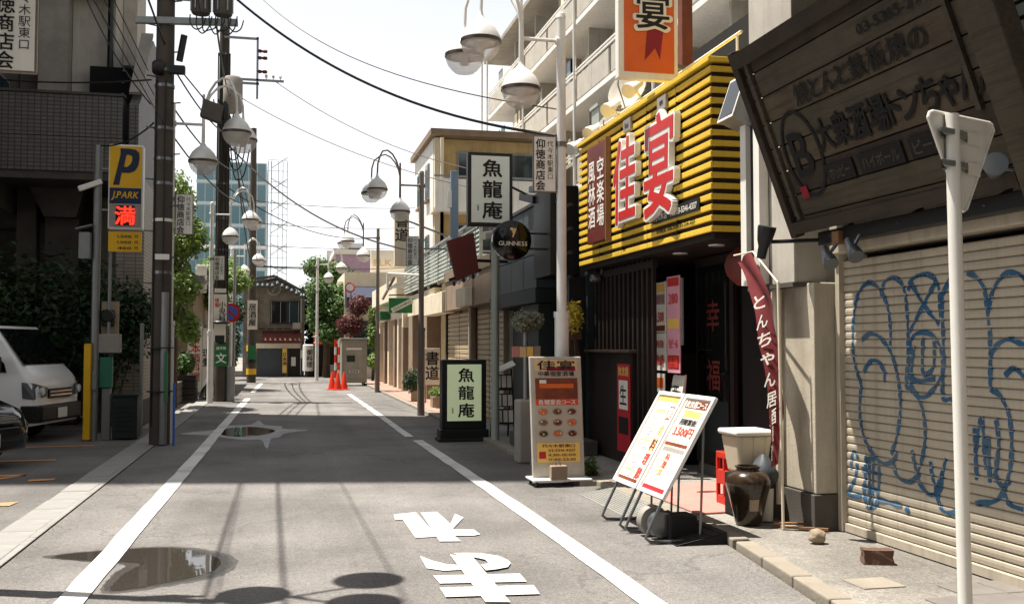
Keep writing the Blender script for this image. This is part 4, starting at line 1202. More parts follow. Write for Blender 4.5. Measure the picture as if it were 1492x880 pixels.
for k in range(2):
    MB().obox((0.035, 0, 0.77 + k * 0.06), (0.01, 0, 0), (0, 0.40, 0), (0, 0, 0.012)).build('chrome_bar', 'chrome', van, local=True)
MB().obox((0.07, 0, 0.47), (0.006, 0, 0), (0, 0.165, 0), (0, 0, 0.083)).build('number_plate', 'white_clean', van, local=True)
for a, b in (((-1.14, 0.35), (-0.46, 0.10)), ((-1.1, -0.1), (-0.46, -0.55))):
    pass
MB().bar((-0.24, 0.05, 1.32), (-0.42, -0.5, 1.47), 0.015).build('wiper', 'black', van, local=True)
van.rotation_euler.z = R(-13)
van.location = (-3.68, 18.3, 0)
# dark car, only its front corner in view
car = thing('car', 'front corner of a black car at the left edge of the picture', 'car', (-3.2, 13.9, 0))
def cring(w0, w1, z0, zb, zt, wt):
    h = [(w0, z0), (w1, z0 + 0.15), (w1, zb), (wt, zt), (wt - 0.12, zt + 0.03)]
    return h + [(-y, z) for y, z in reversed(h)]
csec = [(-4.3, cring(0.6, 0.7, 0.3, 0.7, 0.85, 0.6)), (-4.1, cring(0.75, 0.83, 0.22, 0.78, 0.95, 0.7)), (-3.5, cring(0.78, 0.85, 0.2, 0.85, 1.0, 0.7)), (-3.0, cring(0.78, 0.86, 0.2, 0.86, 1.4, 0.58)), (-1.9, cring(0.78, 0.86, 0.2, 0.86, 1.44, 0.58)), (-1.2, cring(0.78, 0.86, 0.2, 0.84, 1.0, 0.68)),
        (-0.5, cring(0.77, 0.85, 0.2, 0.74, 0.88, 0.68)), (-0.15, cring(0.72, 0.80, 0.2, 0.62, 0.76, 0.62)), (-0.02, cring(0.6, 0.66, 0.24, 0.52, 0.62, 0.5)), (0.02, cring(0.5, 0.52, 0.3, 0.45, 0.52, 0.42))]
loft(csec).build('body', 'car_black', car, smooth=True, local=True)
MB().add([(-1.86, -0.52, 1.43), (-1.86, 0.52, 1.43), (-1.22, 0.62, 1.03), (-1.22, -0.62, 1.03)], [(0, 1, 2, 3)]).build('windscreen', 'glass_dark', car, local=True)
for s in (-1, 1):
    MB().add([(-0.55, s * 0.845, 0.76), (-0.45, s * 0.845, 0.60), (-0.12, s * 0.765, 0.54), (0.0, s * 0.58, 0.54), (-0.03, s * 0.58, 0.64), (-0.2, s * 0.74, 0.73)], [(0, 1, 2, 5), (2, 3, 4, 5)]).build('headlight', 'lens', car, local=True)
    for xx in (-0.8, -3.4):
        wheel(car, xx, s * 0.76, 0.31, s)
MB().obox((0.03, -0.1, 0.38), (0.008, 0, 0), (0, 0.165, 0), (0, 0, 0.083)).build('number_plate', 'white_clean', car, local=True)
MB().obox((0.025, 0, 0.53), (0.012, 0, 0), (0, 0.42, 0), (0, 0, 0.01)).build('chrome_bar', 'chrome', car, local=True)
MB().obox((0.015, 0, 0.46), (0.012, 0, 0), (0, 0.42, 0), (0, 0, 0.05)).build('grille', 'black', car, local=True)
car.rotation_euler.z = R(-25)
car.location = (-3.55, 13.9, 0)

# ------------------------------------------------------------------ planting on the left
shrub('shrub', 'dark leafy hedge shrub behind the white van', (-5.2, 19.9, 0), [(-5.3, 20.0, 2.0, 1.0, 0.5, 1.7), (-4.2, 20.0, 1.9, 0.9, 0.5, 1.6)], 6500, 0.085, 'leaf_dark', stems=8)
shrub('shrub', 'dark climbing shrub behind the meter boxes', (-3.2, 19.6, 0), [(-3.3, 19.7, 1.9, 0.6, 0.4, 1.4), (-2.75, 20.0, 2.0, 0.35, 0.35, 0.9), (-2.6, 20.4, 2.2, 0.3, 0.4, 0.5)], 4200, 0.075, 'leaf_dark', stems=5)
tree('maple_tree', 'maple with bright green leaves right behind the thick concrete pole', (-2.75, 27.0, 0), 5.2, [(-2.7, 26.6, 5.3, 0.55, 0.9, 0.8), (-2.35, 26.0, 4.3, 0.55, 0.8, 0.6), (-2.9, 27.0, 3.6, 0.6, 1.0, 0.7), (-2.45, 25.6, 3.0, 0.55, 0.7, 0.4), (-2.7, 27.0, 2.3, 0.5, 0.8, 0.4), (-2.25, 26.2, 2.0, 0.3, 0.5, 0.4)], 9000, 0.085, 'leaf_light', limbs=8)
tree('street_tree', 'pale green tree between the second and third left utility poles', (-2.5, 38.0, 0), 4.6, [(-2.2, 37.5, 4.3, 0.8, 1.0, 0.6), (-1.7, 36.8, 3.9, 0.7, 0.8, 0.5), (-2.5, 38.2, 3.4, 0.7, 1.0, 0.5)], 4200, 0.10, 'leaf_light', limbs=6)
tree('street_tree', 'dark green tree rising behind the maple on the left', (-4.2, 32.0, 0), 6.4, [(-4.1, 31.5, 6.0, 1.1, 1.2, 1.0), (-3.4, 31.0, 5.0, 0.9, 1.0, 0.8), (-4.4, 32, 3.8, 1.0, 1.2, 0.9), (-3.3, 31.6, 3.4, 0.8, 1.0, 0.9)], 6500, 0.12, 'leaf_dark', limbs=7)
# low houses and fence on the left beyond the trees
lh = thing('house', 'low dark house half hidden by trees on the left', 'house', (-4.8, 35, 0))
box(lh, 'wall', 'brown_eave', -8, -2.75, 33.2, 43.0, 0, 3.6)
MB().prism([(-8.3, 3.6), (-2.4, 3.6), (-2.4, 3.72), (-5.3, 5.2), (-8.3, 3.9)], (0, 43.2, 0), (1, 0, 0), (0, 0, 1), 10.2).build('roof', 'roof_grey', lh)
for y in (34.2, 37.0, 40.0):
    w = box(lh, 'window', 'galv', -2.76, -2.70, y, y + 1.5, 1.0, 2.4)
    box(w, 'pane', 'glass', -2.70, -2.694, y + 0.06, y + 1.44, 1.06, 2.34)
lw = thing('garden_wall', 'weathered block wall along the left pavement', 'wall', (-2.75, 28.5, 0))
for j in range(9):
    for k in range(3):
        b = MB().box(-0.09, 0.09, -0.195, 0.195, 0, 0.19).build('block', 'concrete_dark', lw, bevel=0.006, seg=1, local=True) if (j == 0 and k == 0) else clone(bpy.data.objects['block'], lw)
        b.location = (-0.05 + random.uniform(-.006, .006), -2.2 + j * 0.4 + (0.2 if k % 2 else 0), k * 0.2)
bx = thing('planter_box', 'dark wooden planter box at the foot of the maple', 'planter', (-2.7, 29.7, 0))
for k in range(4):
    MB().box(-3.02, -2.37, 29.55, 29.6, 0.02 + k * 0.19, 0.19 + k * 0.19).build('plank', 'dark', bx, bevel=0.006)
    MB().box(-2.40, -2.35, 29.62, 30.3, 0.02 + k * 0.19, 0.19 + k * 0.19).build('plank', 'dark', bx, bevel=0.006)
MB().box(-3.0, -2.42, 29.62, 30.3, 0.02, 0.7).build('soil_core', 'brick_brown', bx)
shrub('bush', 'small bush growing in the dark planter box', (-2.7, 29.9, 0.7), [(-2.7, 29.9, 1.1, 0.35, 0.35, 0.35)], 900, 0.07, 'leaf_mid', cat='bush')
for (x, y, w, hgt, lab, ch, col) in ((-2.62, 32.5, 0.42, 2.05, 'white upright banner board with red lettering under the maple', '日本酒料理', 'red'), (-2.35, 33.5, 0.44, 2.0, 'tall white upright banner board nearest the second pole', '理髪', 'ink')):
    bn = thing('banner_board', lab, 'banner', (x, y, 0))
    MB().box(x - w / 2, x + w / 2, y - 0.03, y, 0.15, 0.15 + hgt).build('panel', 'paper', bn, bevel=0.005)
    tube(bn, 'pole', 'galv', [(x - w / 2, y, 0), (x - w / 2, y, hgt + 0.3)], 0.02, 6)
    tube(bn, 'pole', 'galv', [(x + w / 2, y, 0), (x + w / 2, y, hgt + 0.3)], 0.02, 6)
    letters(bn, col, ch, (x + 0.02, y - 0.034, 1.2), FACE_CAM, 0.27, vertical=True)
sbx = thing('drink_sign', 'white box sign on the house wall among the maple leaves', 'sign', (-2.55, 33.9, 2.4))
MB().box(-2.7, -2.4, 33.7, 33.95, 3.3, 4.2).build('case', 'white', sbx, bevel=0.02)
letters(sbx, 'ink', '酒', (-2.55, 33.695, 3.75), FACE_CAM, 0.22)
tube(sbx, 'bracket', 'steel', [(-2.75, 33.85, 3.9), (-2.6, 33.85, 3.9)], 0.03, 6)
mp = thing('moped_cover', 'crumpled white covered scooter beside the second pole', 'scooter', (-2.1, 31.2, 0))
cv = MB()
leafv = []
for i in range(9):
    for j in range(9):
        u, v = i / 8 * 2 - 1, j / 8
        leafv.append((-2.12 + 0.22 * u * (1 - 0.3 * v), 31.2 + (v - 0.5) * 1.3, 0.62 * (1 - abs(u) ** 2.5) * (0.7 + 0.4 * math.sin(v * 3.0)) + random.uniform(-.03, .03) + 0.03))
cv.add(leafv, [(i * 9 + j, i * 9 + j + 1, (i + 1) * 9 + j + 1, (i + 1) * 9 + j) for i in range(8) for j in range(8)]).build('cover', 'white', mp, smooth=True)
for y in (30.75, 31.65):
    MB().lathe((-2.12, y, 0.22), [(0.13, -0.05), (0.22, -0.04), (0.22, 0.04), (0.13, 0.05)], 16, (0, 1, 0), (0, 0, 1), (1, 0, 0)).build('wheel', 'tyre', mp, smooth=True)
# ------------------------------------------------------------------ right: shuttered bar with the big wooden board
GRAF=[[(7.26,1.28),(7.36,1.48),(7.37,1.76),(7.3,2.0),(7.15,2.1),(7.0,2.05),(6.89,1.91),(6.85,1.72),(6.86,1.55)],[(6.97,1.98),(6.92,2.09),(6.81,2.12),(6.7,2.07),(6.65,1.94),(6.63,1.71),(6.64,1.49),(6.67,1.29)],[(7.25,1.64),(7.13,1.69),(6.99,1.66),(6.85,1.54),(6.77,1.36),(6.74,1.14),(6.79,0.91),(6.87,0.76)],[(7.26,1.28),(7.29,1.07),(7.24,0.87),(7.13,0.75),(6.98,0.68),(6.85,0.71),(6.79,0.78)],[(7.23,1.38),(7.13,1.47),(7.02,1.47),(6.94,1.39),(6.95,1.31)],[(6.62,2.01),(6.57,2.09),(6.44,2.12),(6.32,2.09),(6.26,2.0),(6.25,1.8)],[(6.6,2.09),(6.47,1.93),(6.33,1.8),(6.26,1.75)],[(6.28,2.07),(6.43,1.91),(6.61,1.7)],[(6.62,1.49),(6.6,1.63),(6.51,1.69),(6.36,1.68),(6.26,1.59),(6.23,1.44),(6.3,1.32),(6.45,1.22),(6.57,1.26),(6.63,1.4),(6.62,1.49)],[(6.56,1.6),(6.58,1.35),(6.32,1.36)],[(6.45,1.66),(6.46,1.4),(6.34,1.44),(6.32,1.63)],[(6.67,1.29),(6.54,1.23),(6.46,1.09),(6.45,0.91),(6.51,0.72),(6.59,0.6),(6.72,0.58),(6.81,0.62),(6.84,0.71)],[(6.61,0.82),(6.56,0.68),(6.51,0.63)],[(6.39,0.76),(6.37,0.65),(6.32,0.59),(6.26,0.69),(6.22,0.8)],[(6.56,0.62),(6.42,0.52),(6.29,0.57),(6.25,0.72)],[(6.23,1.95),(6.14,2.06),(6.06,2.1)],[(6.23,1.95),(6.22,1.5),(6.24,1.23),(6.14,1.22),(6.08,1.12)],[(5.96,2.1),(5.88,2.07),(5.79,1.98),(5.76,1.81),(5.74,1.64),(5.75,1.31)],[(5.76,1.81),(5.71,1.95),(5.63,2.04),(5.53,2.07),(5.42,2.03),(5.28,1.9)],[(5.75,1.53),(5.66,1.61),(5.55,1.64),(5.44,1.6),(5.29,1.51)],[(5.61,1.4),(5.53,1.45),(5.44,1.4),(5.37,1.3)],[(5.75,1.31),(5.66,1.27),(5.58,1.15),(5.56,0.97),(5.59,0.77),(5.7,0.59),(5.92,0.53)],[(5.91,1.05),(5.9,0.69)],[(5.91,0.87),(5.84,1.11),(5.81,0.77)],[(5.78,1.0),(5.77,0.69)],[(5.7,1.12),(5.68,0.95),(5.73,0.7)],[(5.73,0.76),(5.65,0.68),(5.58,0.72)],[(6.34,0.59),(6.29,0.45),(6.19,0.42),(6.1,0.46),(6.07,0.54)],[(7.43,0.58),(7.4,0.72),(7.33,0.69),(7.37,0.52),(7.47,0.37),(7.28,0.38)],[(7.21,0.71),(7.25,0.36)],[(7.16,0.68),(7.18,0.31)],[(7.1,0.72),(7.14,0.3)],[(7.28,0.6),(7.06,0.59)],[(7.28,0.46),(7.06,0.46)],[(7.22,0.67),(7.04,0.69),(7.07,0.36),(7.22,0.33),(7.22,0.67)],[(7.07,0.39),(6.74,0.39)],[(6.7,0.38),(6.65,0.35)],[(5.65,0.68),(5.6,0.58),(5.47,0.56)]]
XS = 4.60
shop = thing('shuttered_bar', 'closed bar front with beige roller shutter under the wooden board', 'building', (5.2, 5.5, 0))
box(shop, 'wall', 'beige_wall', XS + 0.02, 9.0, -3.0, 7.58, 2.62, 7.5)
box(shop, 'inner_wall', 'interior', XS + 0.25, XS + 0.35, -3.0, 7.55, 0, 2.6)
box(shop, 'pillar', 'beige_wall', 4.36, 5.4, 7.58, 8.32, 0.36, 2.13, bevel=0.01)
box(shop, 'pillar_base', 'concrete_dark', 4.335, 5.4, 7.565, 8.335, 0.0, 0.355, bevel=0.008)
box(shop, 'side_return', 'beige_wall', 4.50, 5.4, 8.34, 8.60, 0, 2.13)
box(shop, 'overhang_block', 'concrete_light', 4.26, 5.4, 7.72, 8.52, 2.135, 6.2, bevel=0.008)
MB().box(4.235, 4.9, 7.7, 8.54, 2.10, 2.134).build('drip_edge', 'concrete_dark', shop)
tube(shop, 'pipe', 'plastic_cream', [(4.31, 8.12, 0.2), (4.31, 8.12, 2.12)], 0.028, 8)
for (y, m) in ((8.46, 'white'), (8.36, 'black'), (8.30, 'steel'), (8.20, 'white')):
    w = 0.055 if m == 'white' else 0.025
    box(shop, 'trunking', m, 4.16 if m == 'white' else 4.2, 4.25, y - w, y + w, 2.15, 3.75 if m == 'white' else 3.7)
PITCH = 0.066
PROF = [(0.0, 0.016), (0.005, 0.002), (0.010, -0.002), (0.034, -0.005), (0.054, -0.003), (0.060, 0.002), (0.066, 0.016)]
Z0 = ZS + 0.07
def prof(z):
    t = (z - Z0) % PITCH
    for (a, xa), (b, xb) in zip(PROF, PROF[1:]):
        if a <= t <= b:
            return xa + (xb - xa) * (t - a) / (b - a)
    return 0.0
sh = tag(MB().box(XS - 0.03, XS + 0.03, 1.0, 7.5, ZS, Z0 - 0.002).build('roller_shutter', 'shutter', None, bevel=0.004), 'beige slatted roller shutter with blue graffiti, pulled fully down', 'shutter')
sl = MB()
sl.strip([(x, 1.02, z) for z, x in PROF], [(x, 7.5, z) for z, x in PROF])
slat = sl.build('slat', 'shutter', sh, fix=False, smooth=False, local=True)
nsl = int((2.36 - Z0) / PITCH)
for i in range(nsl):
    s_ = slat if i == 0 else clone(slat, sh)
    s_.location = (XS + random.uniform(-.0015, .0015), 0, Z0 + i * PITCH)
box(sh, 'guide_rail', 'shutter', XS - 0.05, XS + 0.04, 7.5, 7.56, ZS, 2.42)
box(sh, 'shutter_housing', 'shutter', XS - 0.10, XS + 0.2, 1.0, 7.56, 2.36, 2.60, bevel=0.01)
gm = MB()
def catmull(p, k=6):
    out = []
    n = len(p)
    for i in range(n - 1):
        a, b, c, d = [Vector(p[min(max(i + j, 0), n - 1)]) for j in (-1, 0, 1, 2)]
        for s in range(k):
            t = s / k
            out.append(0.5 * ((2 * b) + (c - a) * t + (2 * a - 5 * b + 4 * c - d) * t * t + (3 * b - a - 3 * c + d) * t ** 3))
    return out + [Vector(p[-1])]
for path in GRAF:
    c = catmull(path, 8)
    pts = []
    for a, b in zip(c, c[1:]):
        k = max(1, int((b - a).length / 0.011))
        pts += [a.lerp(b, i / k) for i in range(k)]
    pts.append(c[-1])
    W = 0.0185
    rows = []
    grv = []
    for i, p in enumerate(pts):
        t = pts[min(i + 1, len(pts) - 1)] - pts[max(i - 1, 0)]
        if t.length < 1e-6:
            continue
        t.normalize()
        nv = Vector((-t.y, t.x))
        wj = W * (1 + 0.25 * math.sin(i * 0.37) + random.uniform(-.08, .08))
        rows.append([(XS + prof(q.y) - 0.0035, q.x, q.y) for q in [p + nv * wj * e for e in (-1, -0.5, 0, 0.5, 1)]])
    o = len(gm.v)
    gm.v += [q for r in rows for q in r]
    gm.f += [(o + i * 5 + j, o + i * 5 + j + 1, o + (i + 1) * 5 + j + 1, o + (i + 1) * 5 + j) for i in range(len(rows) - 1) for j in range(4) if 0.0025 < ((rows[i][j][2] + rows[i + 1][j + 1][2]) / 2 - Z0) % PITCH < 0.0635]
gm.build('graffiti', 'graffiti', sh, fix=False)
# the leaning wooden board
TOP, BOT = Vector((3.71, 0, 4.04)), Vector((4.27, 0, 2.55))
updir = (TOP - BOT).normalized()
BH = (TOP - BOT).length
outn = Vector((-updir.z, 0, updir.x)).normalized()
outn = outn if outn.x < 0 else -outn
BP = lambda y, h, d=0.0: BOT + updir * h + Vector((0, y, 0)) + outn * d
wb = thing('wooden_signboard', 'huge dark wooden signboard leaning out over the shuttered bar', 'sign', (4.1, 6.2, 2.5))
plank_h = [0.0, 0.13, 0.32, 0.53, 0.74, 0.95, 1.17, 1.38, BH]
mat('wood_plank_a', '#4a3f31', 0.85, var=0.25, bump=0.6, bscale=25, dirt_amt=0.9, dirt='#1f1812', grain=(22, 1.3, 22))
mat('wood_plank_b', '#423b2f', 0.85, var=0.25, bump=0.6, bscale=25, dirt_amt=0.9, dirt='#241b14', grain=(26, 1.1, 26))
mat('wood_plank_c', '#32281f', 0.85, var=0.3, bump=0.6, bscale=25, dirt_amt=0.9, dirt='#1b1510', grain=(20, 1.6, 20))
for k in ('a', 'b', 'c'):
    M['wood_plank_' + k] = MATS['wood_plank_' + k]
for i, (a, b) in enumerate(zip(plank_h, plank_h[1:])):
    y1 = 5.0
    d = random.uniform(0, 0.012)
    hc = (a + b) / 2
    MB().obox(BP((7.62 + y1) / 2, hc, -0.02 + d), Vector((0, (7.62 - y1) / 2, 0)), updir * ((b - a) / 2 - 0.005), outn * 0.02).build('plank', 'wood_plank_' + 'abcab'[i % 5], wb, bevel=0.005, seg=1)
MB().obox(BP(6.3, BH / 2, -0.05), Vector((0, 1.25, 0)), updir * (BH / 2 - 0.05), outn * 0.008).build('backing', 'interior', wb)
MB().obox(BP(7.66, BH / 2, 0.01), Vector((0, 0.045, 0)), updir * (BH / 2 + 0.03), outn * 0.045).build('frame_stile', 'wood_plank_c', wb, bevel=0.008)
MB().obox(BP(6.3, BH - 0.06, 0.035), Vector((0, 1.31, 0)), updir * 0.065, outn * 0.025).build('frame_rail', 'wood_plank_c', wb, bevel=0.006)
MB().obox(BP(6.3, 0.05, 0.035), Vector((0, 1.31, 0)), updir * 0.05, outn * 0.025).build('frame_rail', 'wood_plank_c', wb, bevel=0.006)
MB().obox(BP(7.5, BH / 2, 0.028), Vector((0, 0.02, 0)), updir * (BH / 2 - 0.12), outn * 0.015).build('batten', 'wood_plank_b', wb)
MB().obox(BP(5.12, BH / 2 + 0.2, 0.028), Vector((0, 0.02, 0)), updir * (BH / 2 - 0.3), outn * 0.015).build('batten', 'wood_plank_b', wb)
MB().obox(BP(4.78, BH / 2 + 0.1, 0.06), Vector((0, 0.13, 0)), updir * (BH / 2 + 0.35), outn * 0.07).build('post', 'wood_plank_b', wb, bevel=0.015)
BPL = ((0, -1, 0), tuple(updir))
letters(wb, 'ink_brown', '焼とんと鉄板焼の', BP(6.18, 1.06, 0.022), BPL, 0.17, w=1.62)
letters(wb, 'ink_brown', '大衆酒場トンちゃん', BP(5.96, 0.70, 0.022), BPL, 0.25, w=1.85, bold=0.03)
letters(wb, 'ink_brown', '03-5365-2941', BP(5.6, 1.28, 0.022), BPL, 0.10, w=0.8)
for (yc, w, s) in ((6.72, 0.36, 'ホッピー'), (6.2, 0.52, 'ハイボール'), (5.66, 0.4, 'ビール')):
    pl = MB().obox(BP(yc, 0.40, 0.024), Vector((0, w / 2, 0)), updir * 0.075, outn * 0.008).build('menu_plate', 'ink_brown', wb)
    letters(pl, 'wood_plank_b', s, BP(yc, 0.40, 0.034), BPL, 0.10, w=w - 0.08)
# letter B in a ring
ringp, ringq = [], []
for i in range(49):
    a = 2 * math.pi * i / 48
    ringp.append(BP(7.15 - 0.27 * math.cos(a), 0.62 + 0.36 * math.sin(a), 0.022))
    ringq.append(BP(7.15 - 0.235 * math.cos(a), 0.62 + 0.33 * math.sin(a), 0.022))
MB().strip(ringp, ringq).build('ring_emblem', 'ink_brown', wb, fix=False)
letters(wb, 'ink_brown', 'B', BP(7.17, 0.62, 0.022), ((0, -1, 0), tuple(updir)), 0.48, w=0.26)
MB().obox(BP(7.3, 0.32, 0.024), Vector((0, 0.05, 0)), updir * 0.05, outn * 0.003).build('seal', 'darkred', wb)
# ironwork, gutter beam and spotlights below the board
gb_ = thing('lamp_rail', 'black rail with small lamps below the wooden board', 'rail', (4.3, 6.3, 2.4))
MB().box(4.30, 4.42, 3.5, 7.4, 2.42, 2.53).build('rail', 'black', gb_, bevel=0.008)
for y in (7.2, 6.3, 5.4):
    MB().bar((4.30, y, 2.47), (4.62, y, 2.66), 0.03).build('stay', 'black', gb_)
MB().box(4.26, 4.33, 7.02, 7.12, 2.40, 2.5).build('wood_block', 'wood_light', gb_)
def spotlight(label, base, joint, aim, r, L, m, lens='lens', rail=None):
    t = thing('spotlight', label, 'spotlight', base, 'spotlights under the wooden board')
    a, j, d = Vector(base), Vector(joint), Vector(aim).normalized()
    tube(t, 'arm', m, [a, (a + j) / 2, j], 0.016, 8)
    u = d.cross(Vector((0, 0, 1))).normalized()
    v = u.cross(d)
    h = MB().lathe(j - d * L * 0.3, [(0.0, -L * 0.25), (r * 0.5, -L * 0.22), (r * 0.55, L * 0.15), (r * 0.8, L * 0.35), (r, L * 0.7), (r, L * 0.8)], 18, u, v, d).build('head', m, t, smooth=True)
    MB().lathe(j - d * L * 0.3, [(0.0, L * 0.74), (r * 0.9, L * 0.74), (r * 0.9, L * 0.76), (0, L * 0.76)], 18, u, v, d).build('lens', lens, h, smooth=True)
    return t
spotlight('black spotlight on a long arm pointing up beside the wooden board', (4.28, 7.35, 2.46), (3.83, 7.42, 2.44), (0.1, -0.25, 1), 0.075, 0.26, 'black')
spotlight('chrome spotlight hanging left under the wooden board', (4.28, 7.05, 2.42), (4.18, 7.05, 2.30), (-0.1, -0.75, -0.75), 0.06, 0.2, 'steel')
spotlight('chrome spotlight hanging right under the wooden board', (4.28, 6.75, 2.44), (4.20, 6.73, 2.33), (-0.1, -0.75, -0.75), 0.06, 0.2, 'steel')
spotlight('white round security lamp over the shutter at the right edge', (4.45, 4.88, 2.62), (4.09, 5.04, 2.64), (-0.55, -0.75, 0.15), 0.07, 0.18, 'steel')
# flood box hanging in front of the yellow fascia
fb = thing('floodlight', 'square floodlight on the white trunking by the yellow fascia', 'floodlight', (4.2, 8.5, 3.6))
cc, d1, d2, d3 = Vector((4.17, 8.5, 3.86)), Vector((0.07, 0.0, 0.2)), Vector((0.0, 0.16, 0.0)), Vector((0.1, 0, -0.04))
hd = MB().obox(cc, d1, d2, d3).build('housing', 'galv', fb, bevel=0.01)
MB().obox(cc - d3 * 1.02, d1 * 0.9, d2 * 0.9, d3 * 0.03).build('glass', 'glass_dark', hd)
MB().obox(cc - d3 * 0.98, d1 * 1.02, d2 * 1.02, d3 * 0.04).build('rim', 'white', hd)
tube(fb, 'bracket', 'galv', [(4.24, 8.5, 3.84), (4.30, 8.46, 3.6), (4.30, 8.46, 3.5)], 0.02, 6)
# louvre / balcony above the bar
bs = thing('balcony', 'concrete balcony slab jutting out above the wooden board', 'balcony', (4.0, 5, 4.8))
box(bs, 'slab', 'concrete', 3.35, 4.61, 1.5, 7.7, 4.85, 5.05)
box(bs, 'parapet', 'concrete_light', 3.35, 3.5, 1.5, 7.7, 5.05, 5.9)
lv = thing('balcony_screen', 'grey slatted balcony screen above the wooden board', 'balcony', (5.0, 5.5, 3.6))
for k in range(8):
    MB().obox((4.57, 4.2, 3.62 + k * 0.11), (0, 2.0, 0), (0.012, 0, 0.0), (0.01, 0, 0.045)).build('slat', 'corrug', lv)
box(lv, 'ledge', 'concrete', 4.45, 4.62, 2.0, 6.3, 3.42, 3.54, bevel=0.006)

# ------------------------------------------------------------------ red banner flag beside the pillar
fl = thing('banner_flag', 'red banner flag with white lettering curling down its pole by the pillar', 'flag', (4.17, 8.3, ZS))
tube(fl, 'pole', 'plastic_cream', [(4.12, 7.70, ZS), (4.12, 7.74, 2.14)], 0.013, 8)
tube(fl, 'top_arm', 'plastic_cream', [(4.12, 7.74, 2.13), (4.12, 8.2, 2.44), (4.08, 8.5, 2.43)], 0.008, 6)
EDGE = [(0.0, 8.20, 8.46, 2.42), (0.12, 8.0, 8.24, 2.22), (0.25, 7.78, 8.06, 1.98), (0.5, 7.74, 7.92, 1.5), (0.8, 7.72, 7.85, 0.95), (1.0, 7.71, 7.83, 0.62)]
def edge(t):
    for p, q in zip(EDGE, EDGE[1:]):
        if p[0] <= t <= q[0]:
            u = (t - p[0]) / (q[0] - p[0])
            return [p[k] + (q[k] - p[k]) * u for k in (1, 2, 3)]
rows = []
NR = 34
for i in range(NR + 1):
    t = i / NR
    y0, y1, z = edge(t)
    rows.append([(4.11 - 0.035 * math.sin(s * 5.5 + t * 7) * (0.5 + 0.8 * t) - 0.03 * s, y0 + (y1 - y0) * s + 0.012 * math.sin(t * 23 + s * 4), z - 0.05 * s + 0.015 * math.sin(s * 6 + t * 17)) for s in [j / 10 for j in range(11)]])
MB().add([p for r in rows for p in r], [(i * 11 + j, i * 11 + j + 1, (i + 1) * 11 + j + 1, (i + 1) * 11 + j) for i in range(NR) for j in range(10)]).build('cloth', 'cloth_red', fl, smooth=True, fix=False)
for k, ch in enumerate('とんちゃん居酒屋酒'):
    i = 8 + k * 3
    a, b = Vector(rows[i][1]), Vector(rows[i][9])
    letters(fl, 'paper', ch, (a + b) / 2 + Vector((-0.05, -0.03, 0)), (tuple(a - b), (0, 0, 1)), 0.13, w=(a - b).length * 0.8)

# ------------------------------------------------------------------ Chinese restaurant
rs = thing('chinese_restaurant', 'Chinese restaurant front with yellow slatted fascia over a dark entrance', 'building', (5.0, 11.5, 0))
XF, YN, YF, ZB, ZT = 4.2, 9.26, 13.82, 2.74, 4.47
box(rs, 'fascia_back', 'slat_back', XF + 0.038, 6.0, YN + 0.038, YF - 0.02, ZB + 0.01, ZT - 0.01)
fs = MB().box(0, 0.034, 0.0, YF - YN, 0, 0.058).build('front_slat', 'yellow', rs, bevel=0.004, seg=1, local=True)
ss = MB().box(0.036, 1.75, 0, 0.034, 0, 0.058).build('side_slat', 'yellow', rs, bevel=0.004, seg=1, local=True)
for i in range(16):
    z = ZB + 0.006 + i * 0.1085
    a = fs if i == 0 else clone(fs, rs)
    a.location = (XF - 5.0, YN - 11.5, z)
    b = ss if i == 0 else clone(ss, rs)
    b.location = (XF - 5.0, YN - 11.5, z + 0.0005)
MB().box(XF - 0.03, 6.0, YN - 0.03, YF + 0.02, ZT, ZT + 0.05).build('top_cap', 'yellow', rs, bevel=0.006)
for y in (10.15, 11.06, 11.97, 12.88):
    MB().box(XF - 0.001, XF + 0.036, y, y + 0.006, ZB + 0.02, ZT - 0.02).build('joint', 'slat_back', rs)
for (yc, ch, s) in ((11.62, '佳', 1.0), (10.47, '宴', 1.08)):
    letters(rs, 'white_clean', ch, (XF - 0.012, yc, 3.64), ((0, -1, 0), (0, -0.05, 1)), 1.02 * s, w=0.80 * s, bold=0.045, ext=0.07, name='character_backing')
    letters(rs, 'red', ch, (XF - 0.086, yc, 3.64), ((0, -1, 0), (0, -0.05, 1)), 1.02 * s, w=0.80 * s, bold=0.018, name='character', ext=0.004)
for (yc, s) in ((11.66, 'kai'), (10.5, 'en')):
    q = rect(rs, 'name_tile', 'print_grey', (XF - 0.005, yc, 4.34), FACE_STREET_L, 0.26, 0.15, 0.03)
    letters(q, 'ink', s, (XF - 0.037, yc, 4.34), FACE_STREET_L, 0.1)
bb = MB().box(XF - 0.07, XF - 0.003, 12.4, 13.2, 2.99, 4.32).build('vertical_board', 'board_red', rs, bevel=0.01)
MB().box(XF - 0.075, XF - 0.004, 12.37, 12.40, 2.97, 4.34).build('edge', 'wood_light', bb)
letters(bb, 'paper', '空楽場', (XF - 0.074, 12.6, 3.65), FACE_STREET_L, 0.29, vertical=True)
letters(bb, 'paper', '風林酒', (XF - 0.074, 12.98, 3.65), FACE_STREET_L, 0.29, vertical=True)
pl = rect(rs, 'phone_plate', 'black', (XF - 0.004, 10.18, 3.06), FACE_STREET_L, 1.32, 0.13, 0.012)
letters(pl, 'paper', '代々木店 TEL.03-5341-4337', (XF - 0.019, 10.18, 3.06), FACE_STREET_L, 0.085, w=1.22)
letters(rs, 'ink', '年中無休 11:30-23:00 03-5341-4337', (XF - 0.004, 10.2, 2.895), FACE_STREET_L, 0.05, w=1.1)
